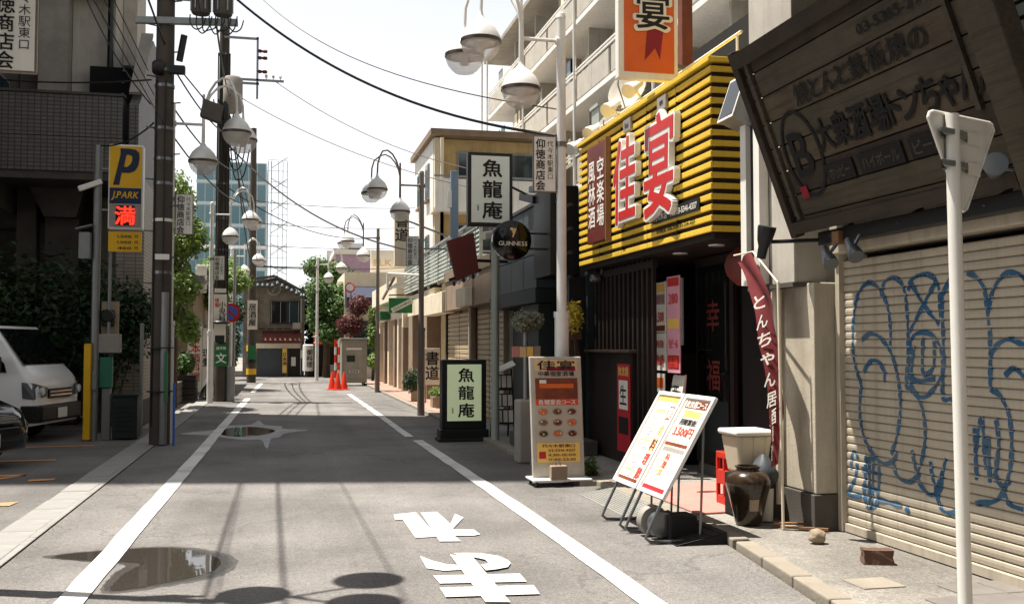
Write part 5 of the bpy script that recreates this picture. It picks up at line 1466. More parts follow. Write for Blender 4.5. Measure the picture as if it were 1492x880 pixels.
# underside, walls, counter, bars
box(rs, 'soffit', 'dark', XF + 0.065, 6.0, YN + 0.07, YF - 0.03, ZB - 0.06, ZB + 0.005)
for y in (9.9, 10.9, 11.9, 12.9):
    MB().lathe((4.55, y, ZB - 0.075), [(0.0, 0.0), (0.085, 0.0), (0.09, 0.012), (0, 0.012)], 18).build('downlight', 'lens', rs, smooth=True)
box(rs, 'rear_wall', 'interior', 6.0, 6.1, 8.6, YF, 0, 6.0)
box(rs, 'end_wall', 'interior', 4.62, 6.0, 8.61, 8.7, 0, 2.7)
box(rs, 'far_wall', 'interior', 4.45, 6.0, YF - 0.05, YF + 0.05, 0, 2.7)
box(rs, 'threshold_step', 'concrete_dark', 4.98, 6.0, 8.72, 11.4, ZS - 0.01, 0.18, bevel=0.01)
box(rs, 'counter_wall', 'dark', 4.40, 4.55, 12.15, 13.95, ZS, 1.5)
box(rs, 'counter_end', 'dark', 4.56, 5.3, 12.16, 12.3, ZS, 1.48)
MB().box(4.32, 4.62, 12.05, 14.0, 1.502, 1.54).build('counter_top', 'wood', rs, bevel=0.006)
for k in range(14):
    y = 11.5 + k * 0.175
    MB().bar((4.45, y, 1.545 if y > 12.1 else ZS), (4.45, y, 2.68), 0.045, 0.06).build('bar', 'dark', rs)
MB().bar((4.45, 11.45, 2.6), (4.45, 13.9, 2.6), 0.07, 0.09).build('bar_rail', 'dark', rs)
for y, w, m in ((12.9, 0.16, 'galv'), (12.4, 0.1, 'pale_panel'), (13.4, 0.12, 'print_grey')):
    MB().box(5.2, 5.22, y, y + w, 1.6, 2.5).build('window_strip', m, rs)
# red poster column on the counter
pr = rect(rs, 'poster', 'paper_red', (4.395, 12.45, 0.78), FACE_STREET_L, 0.5, 1.15, 0.01)
rect(pr, 'picture', 'paper', (4.384, 12.45, 0.95), FACE_STREET_L, 0.34, 0.38, 0.004)
letters(pr, 'ink', '生', (4.379, 12.45, 0.95), FACE_STREET_L, 0.26)
rect(pr, 'picture', 'ink', (4.384, 12.45, 0.55), FACE_STREET_L, 0.36, 0.22, 0.004)
letters(pr, 'print_yellow', '飲放題', (4.383, 12.45, 1.26), FACE_STREET_L, 0.12)
# menu posters hanging in the dark front
def poster(y, z, w, h, base, rows_, x=4.6):
    p = rect(rs, 'poster', base, (x, y, z), FACE_STREET_L, w, h, 0.012)
    for (dz, hh, m, s) in rows_:
        if m:
            rect(p, 'print_bar', m, (x - 0.013, y, z + dz), FACE_STREET_L, w * 0.86, hh, 0.003)
        if s:
            letters(p, 'print_red' if m != 'print_red' else 'paper', s, (x - 0.018, y, z + dz), FACE_STREET_L, hh * 0.8, w=w * 0.7)
    return p
poster(11.66, 2.07, 0.40, 0.62, 'paper', [(0.24, 0.1, 'print_yellow', None), (0.1, 0.12, 'print_grey', '宴会コース'), (-0.12, 0.2, None, '3.500'), (-0.26, 0.07, 'print_brown', None)])
poster(11.22, 2.10, 0.40, 0.66, 'paper_pink', [(0.26, 0.1, 'paper_red', '月替'), (0.06, 0.2, None, '280'), (-0.24, 0.12, 'print_yellow', None)])
poster(11.66, 1.52, 0.40, 0.46, 'paper', [(0.1, 0.12, None, '刺身'), (-0.1, 0.16, None, '串盛')])
poster(11.22, 1.52, 0.40, 0.5, 'paper_pink', [(0.1, 0.14, None, '生ビール'), (-0.12, 0.16, 'paper_red', '各種')])
p_ = poster(11.7, 1.04, 0.36, 0.42, 'paper', [(0.1, 0.12, 'orange', None), (-0.1, 0.16, 'black', None)])
es = thing('easel_sign', 'small white easel sign with a dark figure inside the restaurant front', 'sign', (4.62, 11.2, ZS))
MB().obox((4.62, 11.22, 1.0), (0, 0.18, 0), (0.05, 0, 0.24), (0.01, 0, 0)).build('panel', 'paper', es)
letters(es, 'ink', '酒', (4.58, 11.22, 1.0), ((0, -1, 0), (0.2, 0, 1)), 0.26)
for y in (11.07, 11.37):
    MB().bar((4.56, y, ZS), (4.68, y, 1.25), 0.02).build('leg', 'white', es)
# glass sliding door with red characters
dr = MB().box(5.0, 5.05, 10.45, 11.5, 0.19, 2.66).build('door', 'dark', rs)
MB().box(4.985, 4.999, 10.55, 11.4, 0.35, 2.55).build('pane', 'glass_dark', dr)
MB().box(4.975, 4.984, 10.55, 11.4, 0.35, 0.95).build('kick_panel', 'teal_dark', dr)
letters(dr, 'maroon', '幸', (4.978, 10.95, 1.95), FACE_STREET_L, 0.36)
letters(dr, 'maroon', '福', (4.978, 10.95, 1.25), FACE_STREET_L, 0.36)
d2 = MB().box(5.1, 5.15, 9.2, 10.44, 0.19, 2.66).build('door', 'interior', rs)
MB().box(5.085, 5.099, 9.0, 9.12, 0.4, 2.2).build('pillar_ad', 'orange', rs)
letters(rs, 'ink', '居酒屋', (5.08, 9.06, 1.4), FACE_STREET_L, 0.16, vertical=True)
lamp = MB().lathe((4.72, 9.45, 2.42), [(0.0, -0.22), (0.14, -0.2), (0.24, -0.1), (0.27, 0.0), (0.24, 0.1), (0.14, 0.2), (0, 0.22)], 20).build('round_lantern', 'maroon', rs, smooth=True)
MB().tube([(4.72, 9.45, 2.63), (4.72, 9.45, 2.69)], 0.06, 10).build('collar', 'black', lamp)
bw = thing('wall_spot', 'small round spot lamp under the far end of the yellow fascia', 'spotlight', (4.42, 13.4, 2.5))
MB().lathe((4.40, 13.45, 2.55), [(0, 0), (0.06, 0.01), (0.07, 0.1), (0.05, 0.14), (0, 0.14)], 14, (0, 1, 0), (0, 0, 1), (-1, 0, 0)).build('head', 'steel', bw, smooth=True)
tube(bw, 'stem', 'steel', [(4.42, 13.45, 2.6), (4.42, 13.45, 2.74)], 0.014, 6)
# upper storey behind the fascia
ub = thing('restaurant_upper_floor', 'pale upper storey behind the yellow fascia roof', 'building', (6.8, 11.5, 2.7))
box(ub, 'wall', 'white_wall', 6.2, 9.0, 8.65, 14.5, 0, 4.3)
# orange vertical sign
og = thing('hanging_sign', 'orange vertical sign with black character and red ribbon above the yellow fascia', 'sign', (4.15, 10.95, 4.47))
ob = MB().box(3.78, 4.52, 10.85, 10.97, 4.70, 7.2).build('case', 'white', og, bevel=0.012)
MB().box(3.85, 4.47, 10.843, 10.851, 4.78, 7.1).build('face', 'orange', ob)
rb = [(0.06, 1.2), (0.10, 0.75), (0.16, 0.35), (0.17, -0.05), (0.13, -0.38), (0.07, -0.25), (-0.06, -0.40), (-0.03, -0.05), (-0.04, 0.4), (-0.10, 0.8), (-0.14, 1.2)]
MB().prism(rb, (4.16, 10.842, 5.32), (1, 0, 0), (0, 0, 1), 0.003).build('ribbon', 'darkred', ob)
letters(ob, 'paper', '宴', (4.20, 10.834, 5.50), FACE_CAM, 0.43, w=0.44, bold=0.06)
letters(ob, 'ink', '宴', (4.20, 10.829, 5.50), FACE_CAM, 0.40, w=0.40, bold=0.018)
letters(ob, 'ink', '佳', (4.16, 10.829, 6.2), FACE_CAM, 0.40, w=0.40, bold=0.018)
letters(ob, 'ink', '酒場', (3.95, 10.829, 5.73), FACE_CAM, 0.085, vertical=True)
MB().box(4.72, 4.86, 11.2, 11.34, 4.47, 7.3).build('mast', 'rust', og, bevel=0.008)
for z in (4.95, 6.5):
    MB().bar((4.5, 11.05, z), (4.75, 11.17, z), 0.05).build('bracket', 'galv', og)
for i, (y, z, lab) in enumerate(((13.2, 4.95, 'white spotlight above the middle of the yellow fascia'), (14.05, 4.8, 'white spotlight above the left end of the yellow fascia'), (12.3, 5.0, 'white spotlight just below the orange sign'), (15.0, 4.75, 'white spotlight beside the lamp post left of the fascia'))):
    t = spotlight(lab, (4.75, y + 0.1, z - 0.3), (4.5, y, z), (-0.75, -0.5, -0.55), 0.1, 0.32, 'white')
    t['group'] = 'spotlights on the yellow fascia'
def dish(label, c, r):
    t = thing('satellite_dish', label, 'satellite dish', c)
    c = Vector(c)
    d = Vector((-0.75, -0.55, 0.35)).normalized()
    u = d.cross(Vector((0, 0, 1))).normalized()
    v = u.cross(d)
    pr_ = [(r * k / 6, 0.22 * r * (k / 6) ** 2) for k in range(7)]
    mb = MB().lathe(c, [(max(a, 0.0), b) for a, b in pr_] + [(r * 0.98, 0.25 * r)] + [(a, b + 0.02) for a, b in reversed(pr_[:-1])], 22, u, v, d)
    mb.build('bowl', 'concrete_light', t, smooth=True)
    tube(t, 'feed_arm', 'galv', [c - v * r * 0.9, c + d * r * 0.9 - v * 0.2 * r, c + d * r * 0.95], 0.012, 6)
    tube(t, 'mount', 'galv', [c - d * 0.05, c - d * 0.15, c - d * 0.15 - Vector((0, 0, r + 0.35))], 0.025, 8)
dish('grey satellite dish on the roof edge below the orange sign', (4.8, 13.3, 5.2), 0.32)
dish('small round satellite dish low behind the yellow fascia', (4.75, 13.9, 4.8), 0.26)
rl = thing('roof_railing', 'thin white pipe railing along the roof behind the yellow fascia', 'railing', (4.7, 12, 4.5))
for z in (4.85,):
    tube(rl, 'rail', 'white', [(4.62, 9.4, z), (4.62, 15.6, z)], 0.018, 6)
for k in range(7):
    tube(rl, 'baluster', 'white', [(4.62, 9.5 + k, 4.5), (4.62, 9.5 + k, 4.85)], 0.014, 6)
# ------------------------------------------------------------------ forecourt objects
def aboard(label, y0, y1, rows_):
    t = thing('menu_board', label, 'menu board', (3.1, (y0 + y1) / 2, 0), 'leaning menu boards')
    B, T = Vector((3.0, 0, 0.36)), Vector((3.47, 0, 1.17))
    up = (T - B).normalized()
    H = (T - B).length
    nn = Vector((-up.z, 0, up.x))
    P = lambda y, h, d=0: B + up * h + Vector((0, y, 0)) + nn * d
    yc = (y0 + y1) / 2
    W = (y1 - y0) / 2
    MB().obox(P(yc, H / 2, -0.012), (0, W - 0.01, 0), up * (H / 2 - 0.01), nn * 0.008).build('sheet', 'paper', t)
    for yy in (y0 + 0.018, y1 - 0.018):
        MB().obox(P(yy, H / 2), (0, 0.018, 0), up * H / 2, nn * 0.016).build('frame_bar', 'white_clean', t, bevel=0.005)
    for hh in (0.018, H - 0.018):
        MB().obox(P(yc, hh, 0.001), (0, W - 0.036, 0), up * 0.018, nn * 0.016).build('frame_bar', 'white_clean', t, bevel=0.005)
    pl_ = ((0, -1, 0), tuple(up))
    for (h, hh, w, dy, m, s, tm) in rows_:
        if m:
            MB().obox(P(yc + dy, h, -0.003), (0, w / 2, 0), up * hh / 2, nn * 0.0015).build('print_bar', m, t)
        if s:
            letters(t, tm, s, P(yc + dy, h, 0.0), pl_, hh * 0.85, w=w * 0.9)
    rr = random.Random(int(y0 * 100))
    for k in range(26):
        h = 0.09 + 0.032 * k
        if h < H - 0.05 and rr.random() < 0.75:
            w_ = rr.uniform(0.08, 0.22)
            MB().obox(P(yc + rr.uniform(0.0, 0.14) + 0.02, h, -0.0035), (0, w_ / 2, 0), up * 0.0055, nn * 0.001).build('small_print', rr.choice(['print_tan', 'print_grey', 'plastic_cream', 'print_tan']), t)
    for yy in (y0 + 0.06, y1 - 0.06):
        tube(t, 'leg', 'steel', [P(yy, 0.1, -0.02), P(yy, -0.02, -0.02), (2.90, yy, 0.12), (2.87, yy, 0.05), (2.91, yy, 0.018), (3.0, yy, 0.016), (3.36, yy, 0.016)], 0.0135, 8)
        tube(t, 'stay', 'steel', [(3.34, yy, 0.016), P(yy, H * 0.75, -0.03)], 0.011, 8)
    tube(t, 'cross_bar', 'steel', [(3.34, y0 + 0.06, 0.018), (3.34, y1 - 0.06, 0.018)], 0.011, 8)
    return t
aboard('tilted white menu board nearer the lamp, with a column of red stamps', 8.20, 8.80, [(0.88, 0.07, 0.5, 0, 'print_yellow', None, None), (0.74, 0.13, 0.14, -0.17, 'print_red', '宴', 'paper'), (0.57, 0.12, 0.14, -0.17, None, '会', 'print_yellow'), (0.42, 0.13, 0.14, -0.17, 'print_tan', '料', 'print_brown'), (0.28, 0.13, 0.14, -0.17, None, '理', 'print_red'), (0.14, 0.14, 0.15, -0.17, None, '飲', 'print_red'), (0.06, 0.03, 0.5, 0, 'print_brown', None, None)] +
       [(0.75 - k * 0.1, 0.018, 0.26, 0.07, 'print_tan' if k % 3 == 0 else 'plastic_cream', None, None) for k in range(7)])
aboard('tilted white menu board priced 3.500 in red, nearest the camera', 7.57, 8.17, [(0.85, 0.075, 0.46, 0, 'print_brown', '飲放題コース', 'paper'), (0.76, 0.06, 0.34, 0, 'print_yellow', None, None), (0.685, 0.06, 0.36, 0, 'print_grey', '月替宴会', 'ink'), (0.59, 0.11, 0.44, 0, None, '3.500円', 'print_red'), (0.47, 0.03, 0.5, 0, 'print_brown', None, None), (0.42, 0.035, 0.46, 0, 'print_grey', None, None), (0.35, 0.07, 0.09, 0.04, None, '料', 'print_red'), (0.28, 0.07, 0.09, 0.04, None, '理', 'print_red'), (0.21, 0.07, 0.09, 0.04, None, '定', 'print_tan'), (0.14, 0.07, 0.09, 0.04, None, '食', 'print_red'), (0.055, 0.045, 0.5, 0, 'paper_red', None, None)])
wt = thing('sign_weight', 'grey round weight with a black block behind the menu board legs', 'weight', (3.1, 8.0, 0))
MB().lathe((3.06, 7.98, 0.13), [(0.05, -0.06), (0.12, -0.055), (0.13, -0.03), (0.13, 0.03), (0.12, 0.055), (0.05, 0.06)], 22, (1, 0, 0), (0, 0, 1), (0, 1, 0)).build('disc', 'print_grey', wt, smooth=True)
MB().lathe((3.08, 7.84, 0.12), [(0.04, -0.05), (0.105, -0.045), (0.115, 0.0), (0.105, 0.045), (0.04, 0.05)], 22, (1, 0, 0), (0, 0, 1), (0, 1, 0)).build('disc', 'steel', wt, smooth=True)
MB().box(3.12, 3.36, 7.72, 7.95, 0.0, 0.2).build('block', 'rubber', wt, bevel=0.015)
# glazed jar, bucket, crates, bag
jar = thing('jar', 'big brown glazed storage jar with a paper label by the kerb', 'jar', (3.95, 8.0, ZS))
MB().lathe((3.95, 8.0, ZS), [(0.0, 0.0), (0.105, 0.0), (0.115, 0.02), (0.135, 0.12), (0.165, 0.24), (0.19, 0.33), (0.192, 0.375), (0.175, 0.42), (0.13, 0.455), (0.10, 0.465), (0.095, 0.475), (0.11, 0.49), (0.11, 0.50), (0.09, 0.50), (0.085, 0.46), (0.0, 0.44)], 36).build('body', 'jar', jar, smooth=True)
lb = MB()
lbr = []
for i in range(6):
    a = R(-112 + i * 6)
    lbr.append((a,))
lb.strip([(3.95 + 0.1665 * math.cos(a[0]), 8.0 + 0.1665 * math.sin(a[0]), ZS + 0.23) for a in lbr], [(3.95 + 0.145 * math.cos(a[0]), 8.0 + 0.145 * math.sin(a[0]), ZS + 0.13) for a in lbr])
lb.build('label', 'plant_pot', jar, fix=False)
cr = thing('beer_crate', 'red plastic crate stack behind the cream lidded bin', 'crate', (4.0, 8.9, ZS))
DX, DY = 0.3, 0.42
for k in range(2):
    z = ZS + k * 0.27 - 0.02 * k
    for (x0, x1, y0, y1) in ((3.86, 4.26, 8.36, 8.39), (3.86, 4.26, 8.66, 8.69), (3.86, 3.89, 8.39, 8.66), (4.23, 4.26, 8.39, 8.66)):
        MB().box(x0 + DX, x1 + DX, y0 + DY, y1 + DY, z, z + 0.09).build('side', 'crate', cr, bevel=0.005, seg=1)
        MB().box(x0 + DX, x1 + DX, y0 + DY, y1 + DY, z + 0.2, z + 0.26).build('side', 'crate', cr, bevel=0.005, seg=1)
    for (x, y) in ((3.87, 8.37), (4.24, 8.37), (3.87, 8.67), (4.24, 8.67), (4.06, 8.37), (3.87, 8.52)):
        MB().box(x - 0.012 + DX, x + 0.022 + DX, y - 0.012 + DY, y + 0.016 + DY, z + 0.091, z + 0.199).build('corner', 'crate', cr)
    MB().box(3.89 + DX, 4.23 + DX, 8.39 + DY, 8.66 + DY, z + 0.01, z + 0.03).build('floor', 'crate', cr)
kb = tag(MB().box(4.0, 4.26, 8.28, 8.58, ZS, 0.44).build('crate_stand', 'interior', None, bevel=0.01), 'dark box that the cream lidded bin stands on', 'box')
bk = thing('storage_bin', 'cream plastic lidded bin standing behind the brown jar', 'bin', (4.03, 8.42, 0.445))
bb_ = MB()
bb_.add([(4.01, 8.26, 0.445), (4.27, 8.26, 0.445), (4.27, 8.54, 0.445), (4.01, 8.54, 0.445), (3.96, 8.22, 0.79), (4.31, 8.22, 0.79), (4.31, 8.58, 0.79), (3.96, 8.58, 0.79)], [(0, 3, 2, 1), (0, 1, 5, 4), (1, 2, 6, 5), (2, 3, 7, 6), (3, 0, 4, 7), (4, 5, 6, 7)])
bb_.build('tub', 'plastic_cream', bk, bevel=0.03)
MB().box(3.94, 4.33, 8.20, 8.60, 0.79, 0.84).build('lid', 'white_clean', bk, bevel=0.02)
for x in (4.02, 4.13, 4.24):
    MB().bar((x, 8.248, 0.52), (x, 8.222, 0.78), 0.012).build('rib', 'plastic_cream', bk)
bag = thing('rubbish_bag', 'dark and white rubbish bag squeezed between the jar and the pillar', 'bag', (4.2, 8.1, ZS))
bm = []
for i in range(9):
    t_ = i / 8
    r_ = 0.11 * math.sin(math.pi * min(0.97, 0.12 + t_ * 0.85)) + 0.01
    for k in range(12):
        a = k * math.pi / 6
        bm.append((4.17 + r_ * math.cos(a) * (1 + 0.15 * math.sin(3 * a + i)), 8.14 + r_ * math.sin(a), ZS + 0.26 + 0.32 * t_))
MB().add(bm, [(i * 12 + k, i * 12 + (k + 1) % 12, (i + 1) * 12 + (k + 1) % 12, (i + 1) * 12 + k) for i in range(8) for k in range(12)]).build('bag', 'slate', bag, smooth=True)
MB().tube([(4.17, 8.1, ZS), (4.18, 8.12, ZS + 0.28)], [0.06, 0.07], 10).build('paper_roll', 'paper', bag, smooth=True)
st = tag(MB().bar((4.12, 7.75, ZS + 0.012), (4.42, 7.5, ZS + 0.02), 0.03, 0.02).bar((4.10, 7.82, ZS + 0.03), (4.35, 7.72, ZS + 0.034), 0.05, 0.016).build('wood_scrap', 'wood_light', None), 'broken wooden sticks lying at the foot of the pillar', 'wood')
# stones on the pavement
def rock(name, label, c, r, m, seedv, box_=False):
    rnd = random.Random(seedv)
    bmx = bmesh.new()
    if box_:
        bmesh.ops.create_cube(bmx, size=1.0)
        bmesh.ops.subdivide_edges(bmx, edges=bmx.edges, cuts=3, use_grid_fill=True)
    else:
        bmesh.ops.create_icosphere(bmx, subdivisions=3, radius=0.5)
    for v in bmx.verts:
        k = 1 + rnd.uniform(-.06, .06) + (0 if box_ else 0.16 * math.sin(v.co.x * 9 + seedv) * math.sin(v.co.z * 7))
        v.co = Vector((v.co.x * r[0] * k, v.co.y * r[1] * k, v.co.z * r[2] * k))
    me = bpy.data.meshes.new(name)
    bmx.to_mesh(me)
    bmx.free()
    me.materials.append(M[m])
    o = bpy.data.objects.new(name, me)
    COL.objects.link(o)
    o.location = c
    if not box_:
        me.polygons.foreach_set('use_smooth', [True] * len(me.polygons))
    return tag(o, label, 'stone')
rock('stone', 'round pale stone on the pavement by the pillar', (4.1, 7.12, ZS + 0.05), (0.13, 0.12, 0.12), 'stone', 3)
rock('brick', 'rough brown block lying on the pavement before the shutter', (4.14, 6.38, ZS + 0.045), (0.2, 0.11, 0.10), 'brick_brown', 5, True).rotation_euler.z = R(-20)
# stop sign seen from behind
ts = thing('road_sign', 'triangular road sign seen from behind on a white leaning post', 'road sign', (3.52, 4.6, ZS))
tube(ts, 'post', 'white', [(3.50, 4.6, ZS - 0.02), (3.475, 4.6, 2.83)], 0.036, 14)
tri = [(-0.30, 0.0), (-0.285, 0.03), (-0.26, 0.04), (0.26, 0.04), (0.285, 0.03), (0.30, 0.0), (0.03, -0.46), (0.0, -0.475), (-0.03, -0.46)]
xa = Vector((0.94, 0.34, 0)).normalized()
pn = MB().prism(tri, Vector((3.53, 4.66, 2.80)) + xa * 0.075, xa, (0, 0, 1), -0.006).build('panel', 'white', ts)
pa = [Vector((3.53, 4.66, 2.80)) + xa * (a + 0.075) + Vector((0, 0, b)) for a, b in tri]
MB().tube([p + Vector((-0.004, -0.004, 0)) for p in pa] + [pa[0] + Vector((-0.004, -0.004, 0))], 0.009, 6).build('rim', 'white', pn)
for z in (2.73, 2.56):
    cl = MB().obox((3.50, 4.61, z), xa * 0.10, Vector((0.05, 0.05, 0)), (0, 0, 0.016)).build('clamp', 'galv', ts, bevel=0.004)
    for q in (-0.09, 0.12):
        MB().obox(Vector((3.51, 4.64, z)) + xa * q, xa * 0.012, (0.02, 0.02, 0), (0, 0, 0.025)).build('bolt', 'steel', cl)
    rect(ts, 'sticker', 'paper', Vector((3.528, 4.652, z - 0.0)) + xa * 0.17, (tuple(xa), (0, 0, 1)), 0.12, 0.07, 0.002)

# ------------------------------------------------------------------ upright restaurant menu stand
ms = thing('menu_stand', 'tall white menu stand with food photographs at the road edge', 'menu stand', (3.13, 11.1, 0))
ax = Vector((1, -0.06, 0)).normalized()
MP = lambda a, h, d=0.0: Vector((3.13, 11.1, 0)) + ax * a + Vector((-0.018 * h, 0.05 * h, h)) + Vector((0, -1, 0.05)).normalized() * d
upv = Vector((-0.018, 0.05, 1)).normalized()
pz = (tuple(ax), tuple(upv))
MB().obox(MP(0, 0.77, -0.03), ax * 0.305, upv * 0.70, Vector((0, 0.03, 0))).build('case', 'concrete_light', ms, bevel=0.01)
MB().box(2.78, 3.47, 10.92, 11.32, 0.06, 0.085).build('base', 'white', ms, bevel=0.008)
for dx in (2.83, 3.42):
    for dy in (10.97, 11.27):
        MB().lathe((dx, dy, 0.03), [(0.01, -0.014), (0.028, -0.012), (0.028, 0.012), (0.01, 0.014)], 12, (0, 1, 0), (0, 0, 1), (1, 0, 0)).build('castor', 'black', ms, smooth=True)
        MB().box(dx - 0.012, dx + 0.012, dy - 0.012, dy + 0.012, 0.03, 0.061).build('castor_stem', 'black', ms)
sheet_ = MB().obox(MP(0, 0.82, 0.004), ax * 0.265, upv * 0.62, Vector((0, 0.002, 0))).build('print_sheet', 'shaded_paper', ms)
def mprint(a, h, w, hh, m, d=0.008, s=None, tm='ink', parent=sheet_, name='print_bar'):
    if m:
        MB().obox(MP(a, h, d), ax * w / 2, upv * hh / 2, Vector((0, 0.0015, 0))).build(name, m, parent)
    if s:
        letters(parent, tm, s, MP(a, h, d + 0.004), pz, hh * 0.8, w=w * 0.88)
mprint(0, 1.37, 0.50, 0.13, 'print_tan', s='佳宴')
mprint(0.06, 1.325, 0.34, 0.045, 'darkred', d=0.010)
mprint(0, 1.27, 0.48, 0.07, 'shaded_paper', s='中華個室酒場')
mprint(0, 1.10, 0.50, 0.24, 'print_brown', name='picture')
mprint(0, 1.13, 0.40, 0.05, 'orange', d=0.011, name='picture_light')
mprint(-0.16, 1.18, 0.08, 0.04, 'paper', d=0.011, name='picture_light')
mprint(0, 0.945, 0.50, 0.07, 'print_red', s='各種宴会コース', tm='paper')
dish_m = ['orange', 'print_brown', 'maroon', 'wood_light', 'maroon', 'orange', 'leaf_dark', 'orange', 'dark']
for r_ in range(3):
    for c_ in range(3):
        cpt = MP(-0.17 + c_ * 0.17, 0.835 - r_ * 0.125, 0.007)
        pts = [cpt + ax * 0.062 * math.cos(k * math.pi / 8) + upv * 0.042 * math.sin(k * math.pi / 8) + Vector((0, -0.003, 0)) for k in range(16)]
        dd = MB().add(pts, [tuple(range(16))]).build('dish_picture', 'print_grey', sheet_, fix=False)
        pts = [cpt + ax * 0.048 * math.cos(k * math.pi / 8) + upv * 0.031 * math.sin(k * math.pi / 8) + Vector((0, -0.006, 0)) for k in range(16)]
        MB().add(pts, [tuple(range(16))]).build('dish_food', dish_m[r_ * 3 + c_], sheet_, fix=False)
        for g_ in range(5):
            gx, gy = random.uniform(-.03, .03), random.uniform(-.018, .018)
            pts = [cpt + ax * (gx + 0.011 * math.cos(k * math.pi / 4)) + upv * (gy + 0.008 * math.sin(k * math.pi / 4)) + Vector((0, -0.0075 - 0.0005 * g_, 0)) for k in range(8)]
            MB().add(pts, [tuple(range(8))]).build('dish_garnish', random.choice(['print_yellow', 'leaf_mid', 'print_red', 'print_brown', 'paper']), sheet_, fix=False)
mprint(0, 0.37, 0.50, 0.22, 'print_yellow')
for k, s in enumerate(('代々木駅東口', '03-5341-4337', '11:30-15:00', '17:00-23:30')):
    mprint(0.04 if k else 0, 0.445 - k * 0.052, 0.36 if k else 0.44, 0.045, None, d=0.008, s=s, tm='print_brown')
mprint(-0.19, 0.34, 0.08, 0.08, 'paper_red', d=0.010)
wb_ = thing('sign_weight', 'small brown paper wrapped weight hanging on the menu stand base', 'weight', (3.09, 10.95, 0.085))
MB().box(2.98, 3.17, 10.90, 11.0, 0.087, 0.24).build('body', 'pillar_tan', wb_, bevel=0.008)
tube(wb_, 'handle', 'steel', [(3.04, 10.95, 0.24), (3.05, 10.95, 0.28), (3.09, 10.95, 0.285), (3.10, 10.95, 0.24)], 0.006, 6)
# glimpse of a potted plant behind the stand
shrub('potted_plant', 'small green plant on the ground behind the menu stand', (3.62, 11.5, ZS), [(3.62, 11.45, 0.16, 0.1, 0.1, 0.12)], 160, 0.04, 'leaf_mid', stems=3, cat='plant')

# ------------------------------------------------------------------ pub with slate panels
pb_ = thing('pub', 'dark pub front with slate panels and a round black sign arm', 'building', (4.5, 16.5, 0))
box(pb_, 'body', 'teal_dark', 4.35, 9.0, 13.9, 18.7, 0, 3.6)
for (y0, y1) in ((15.35, 16.2), (16.22, 17.1), (17.12, 18.0), (18.02, 18.9)):
    for (z0, z1) in ((2.52, 3.05), (3.065, 3.84)):
        box(pb_, 'panel', 'slate', 3.95, 4.34, y0, y1, z0, z1, bevel=0.004, seg=1)
box(pb_, 'top_trim', 'black', 3.92, 4.36, 15.33, 18.92, 3.845, 3.90)
box(pb_, 'bottom_trim', 'teal_dark', 3.93, 4.36, 15.33, 18.92, 2.28, 2.51, bevel=0.01)
box(pb_, 'corner_fin', 'black', 3.9, 4.34, 14.3, 15.32, 2.65, 4.0, bevel=0.01)
MB().bar((3.95, 14.2, 3.98), (3.95, 15.6, 4.12), 0.12, 0.10).build('roof_beam', 'black', pb_)
MB().bar((3.9, 15.2, 3.9), (3.85, 15.9, 4.05), 0.1, 0.12).build('roof_beam', 'black', pb_)
MB().bar((4.0, 13.9, 3.75), (4.0, 15.3, 3.75), 0.06, 0.04).build('roof_beam', 'slate', pb_)
for k in range(4):
    MB().bar((4.1, 13.86, 2.6 + k * 0.35), (4.1, 14.3, 2.6 + k * 0.35), 0.04, 0.05).build('louvre', 'black', pb_)
box(pb_, 'pier', 'teal_dark', 4.0, 4.345, 15.4, 16.6, 0.0, 2.27)
box(pb_, 'pier', 'black', 4.1, 4.34, 14.0, 14.5, 0, 2.6)
for k in range(7):
    box(pb_, 'window_bar', 'black', 4.2, 4.24, 14.55 + k * 0.12, 14.58 + k * 0.12, 0.5, 2.3)
box(pb_, 'window_pane', 'glass_dark', 4.3, 4.345, 14.5, 15.4, 0.5, 2.3)  # dark glass pane behind the window bars
box(pb_, 'step', 'concrete_dark', 3.5, 4.34, 13.4, 15.3, ZS, 0.26, bevel=0.012)
gs = thing('round_pub_sign', 'round black pub sign with gold harp and white lettering', 'sign', (3.35, 14.5, 3.17))
MB().lathe((3.35, 14.5, 3.17), [(0, -0.05), (0.28, -0.05), (0.30, -0.035), (0.30, 0.035), (0.28, 0.05), (0, 0.05)], 40, (1, 0, 0), (0, 0, 1), (0, -1, 0)).build('disc', 'black_gloss', gs, smooth=True)
letters(gs, 'paper', 'GUINNESS', (3.36, 14.446, 3.12), FACE_CAM, 0.085, w=0.44, bold=0.0)
MB().prism([(-0.05, 0.06), (-0.035, 0.09), (0.03, 0.075), (0.055, 0.085), (0.04, 0.02), (0.0, -0.06), (-0.015, -0.05), (0.0, -0.01), (-0.02, 0.04)], (3.36, 14.446, 3.27), (1, 0, 0), (0, 0, 1), 0.003).build('harp_emblem', 'print_tan', gs)
for z in (3.28, 3.05):
    MB().bar((3.62, 14.5, z), (3.95, 14.5, z), 0.03).build('arm', 'black', gs)
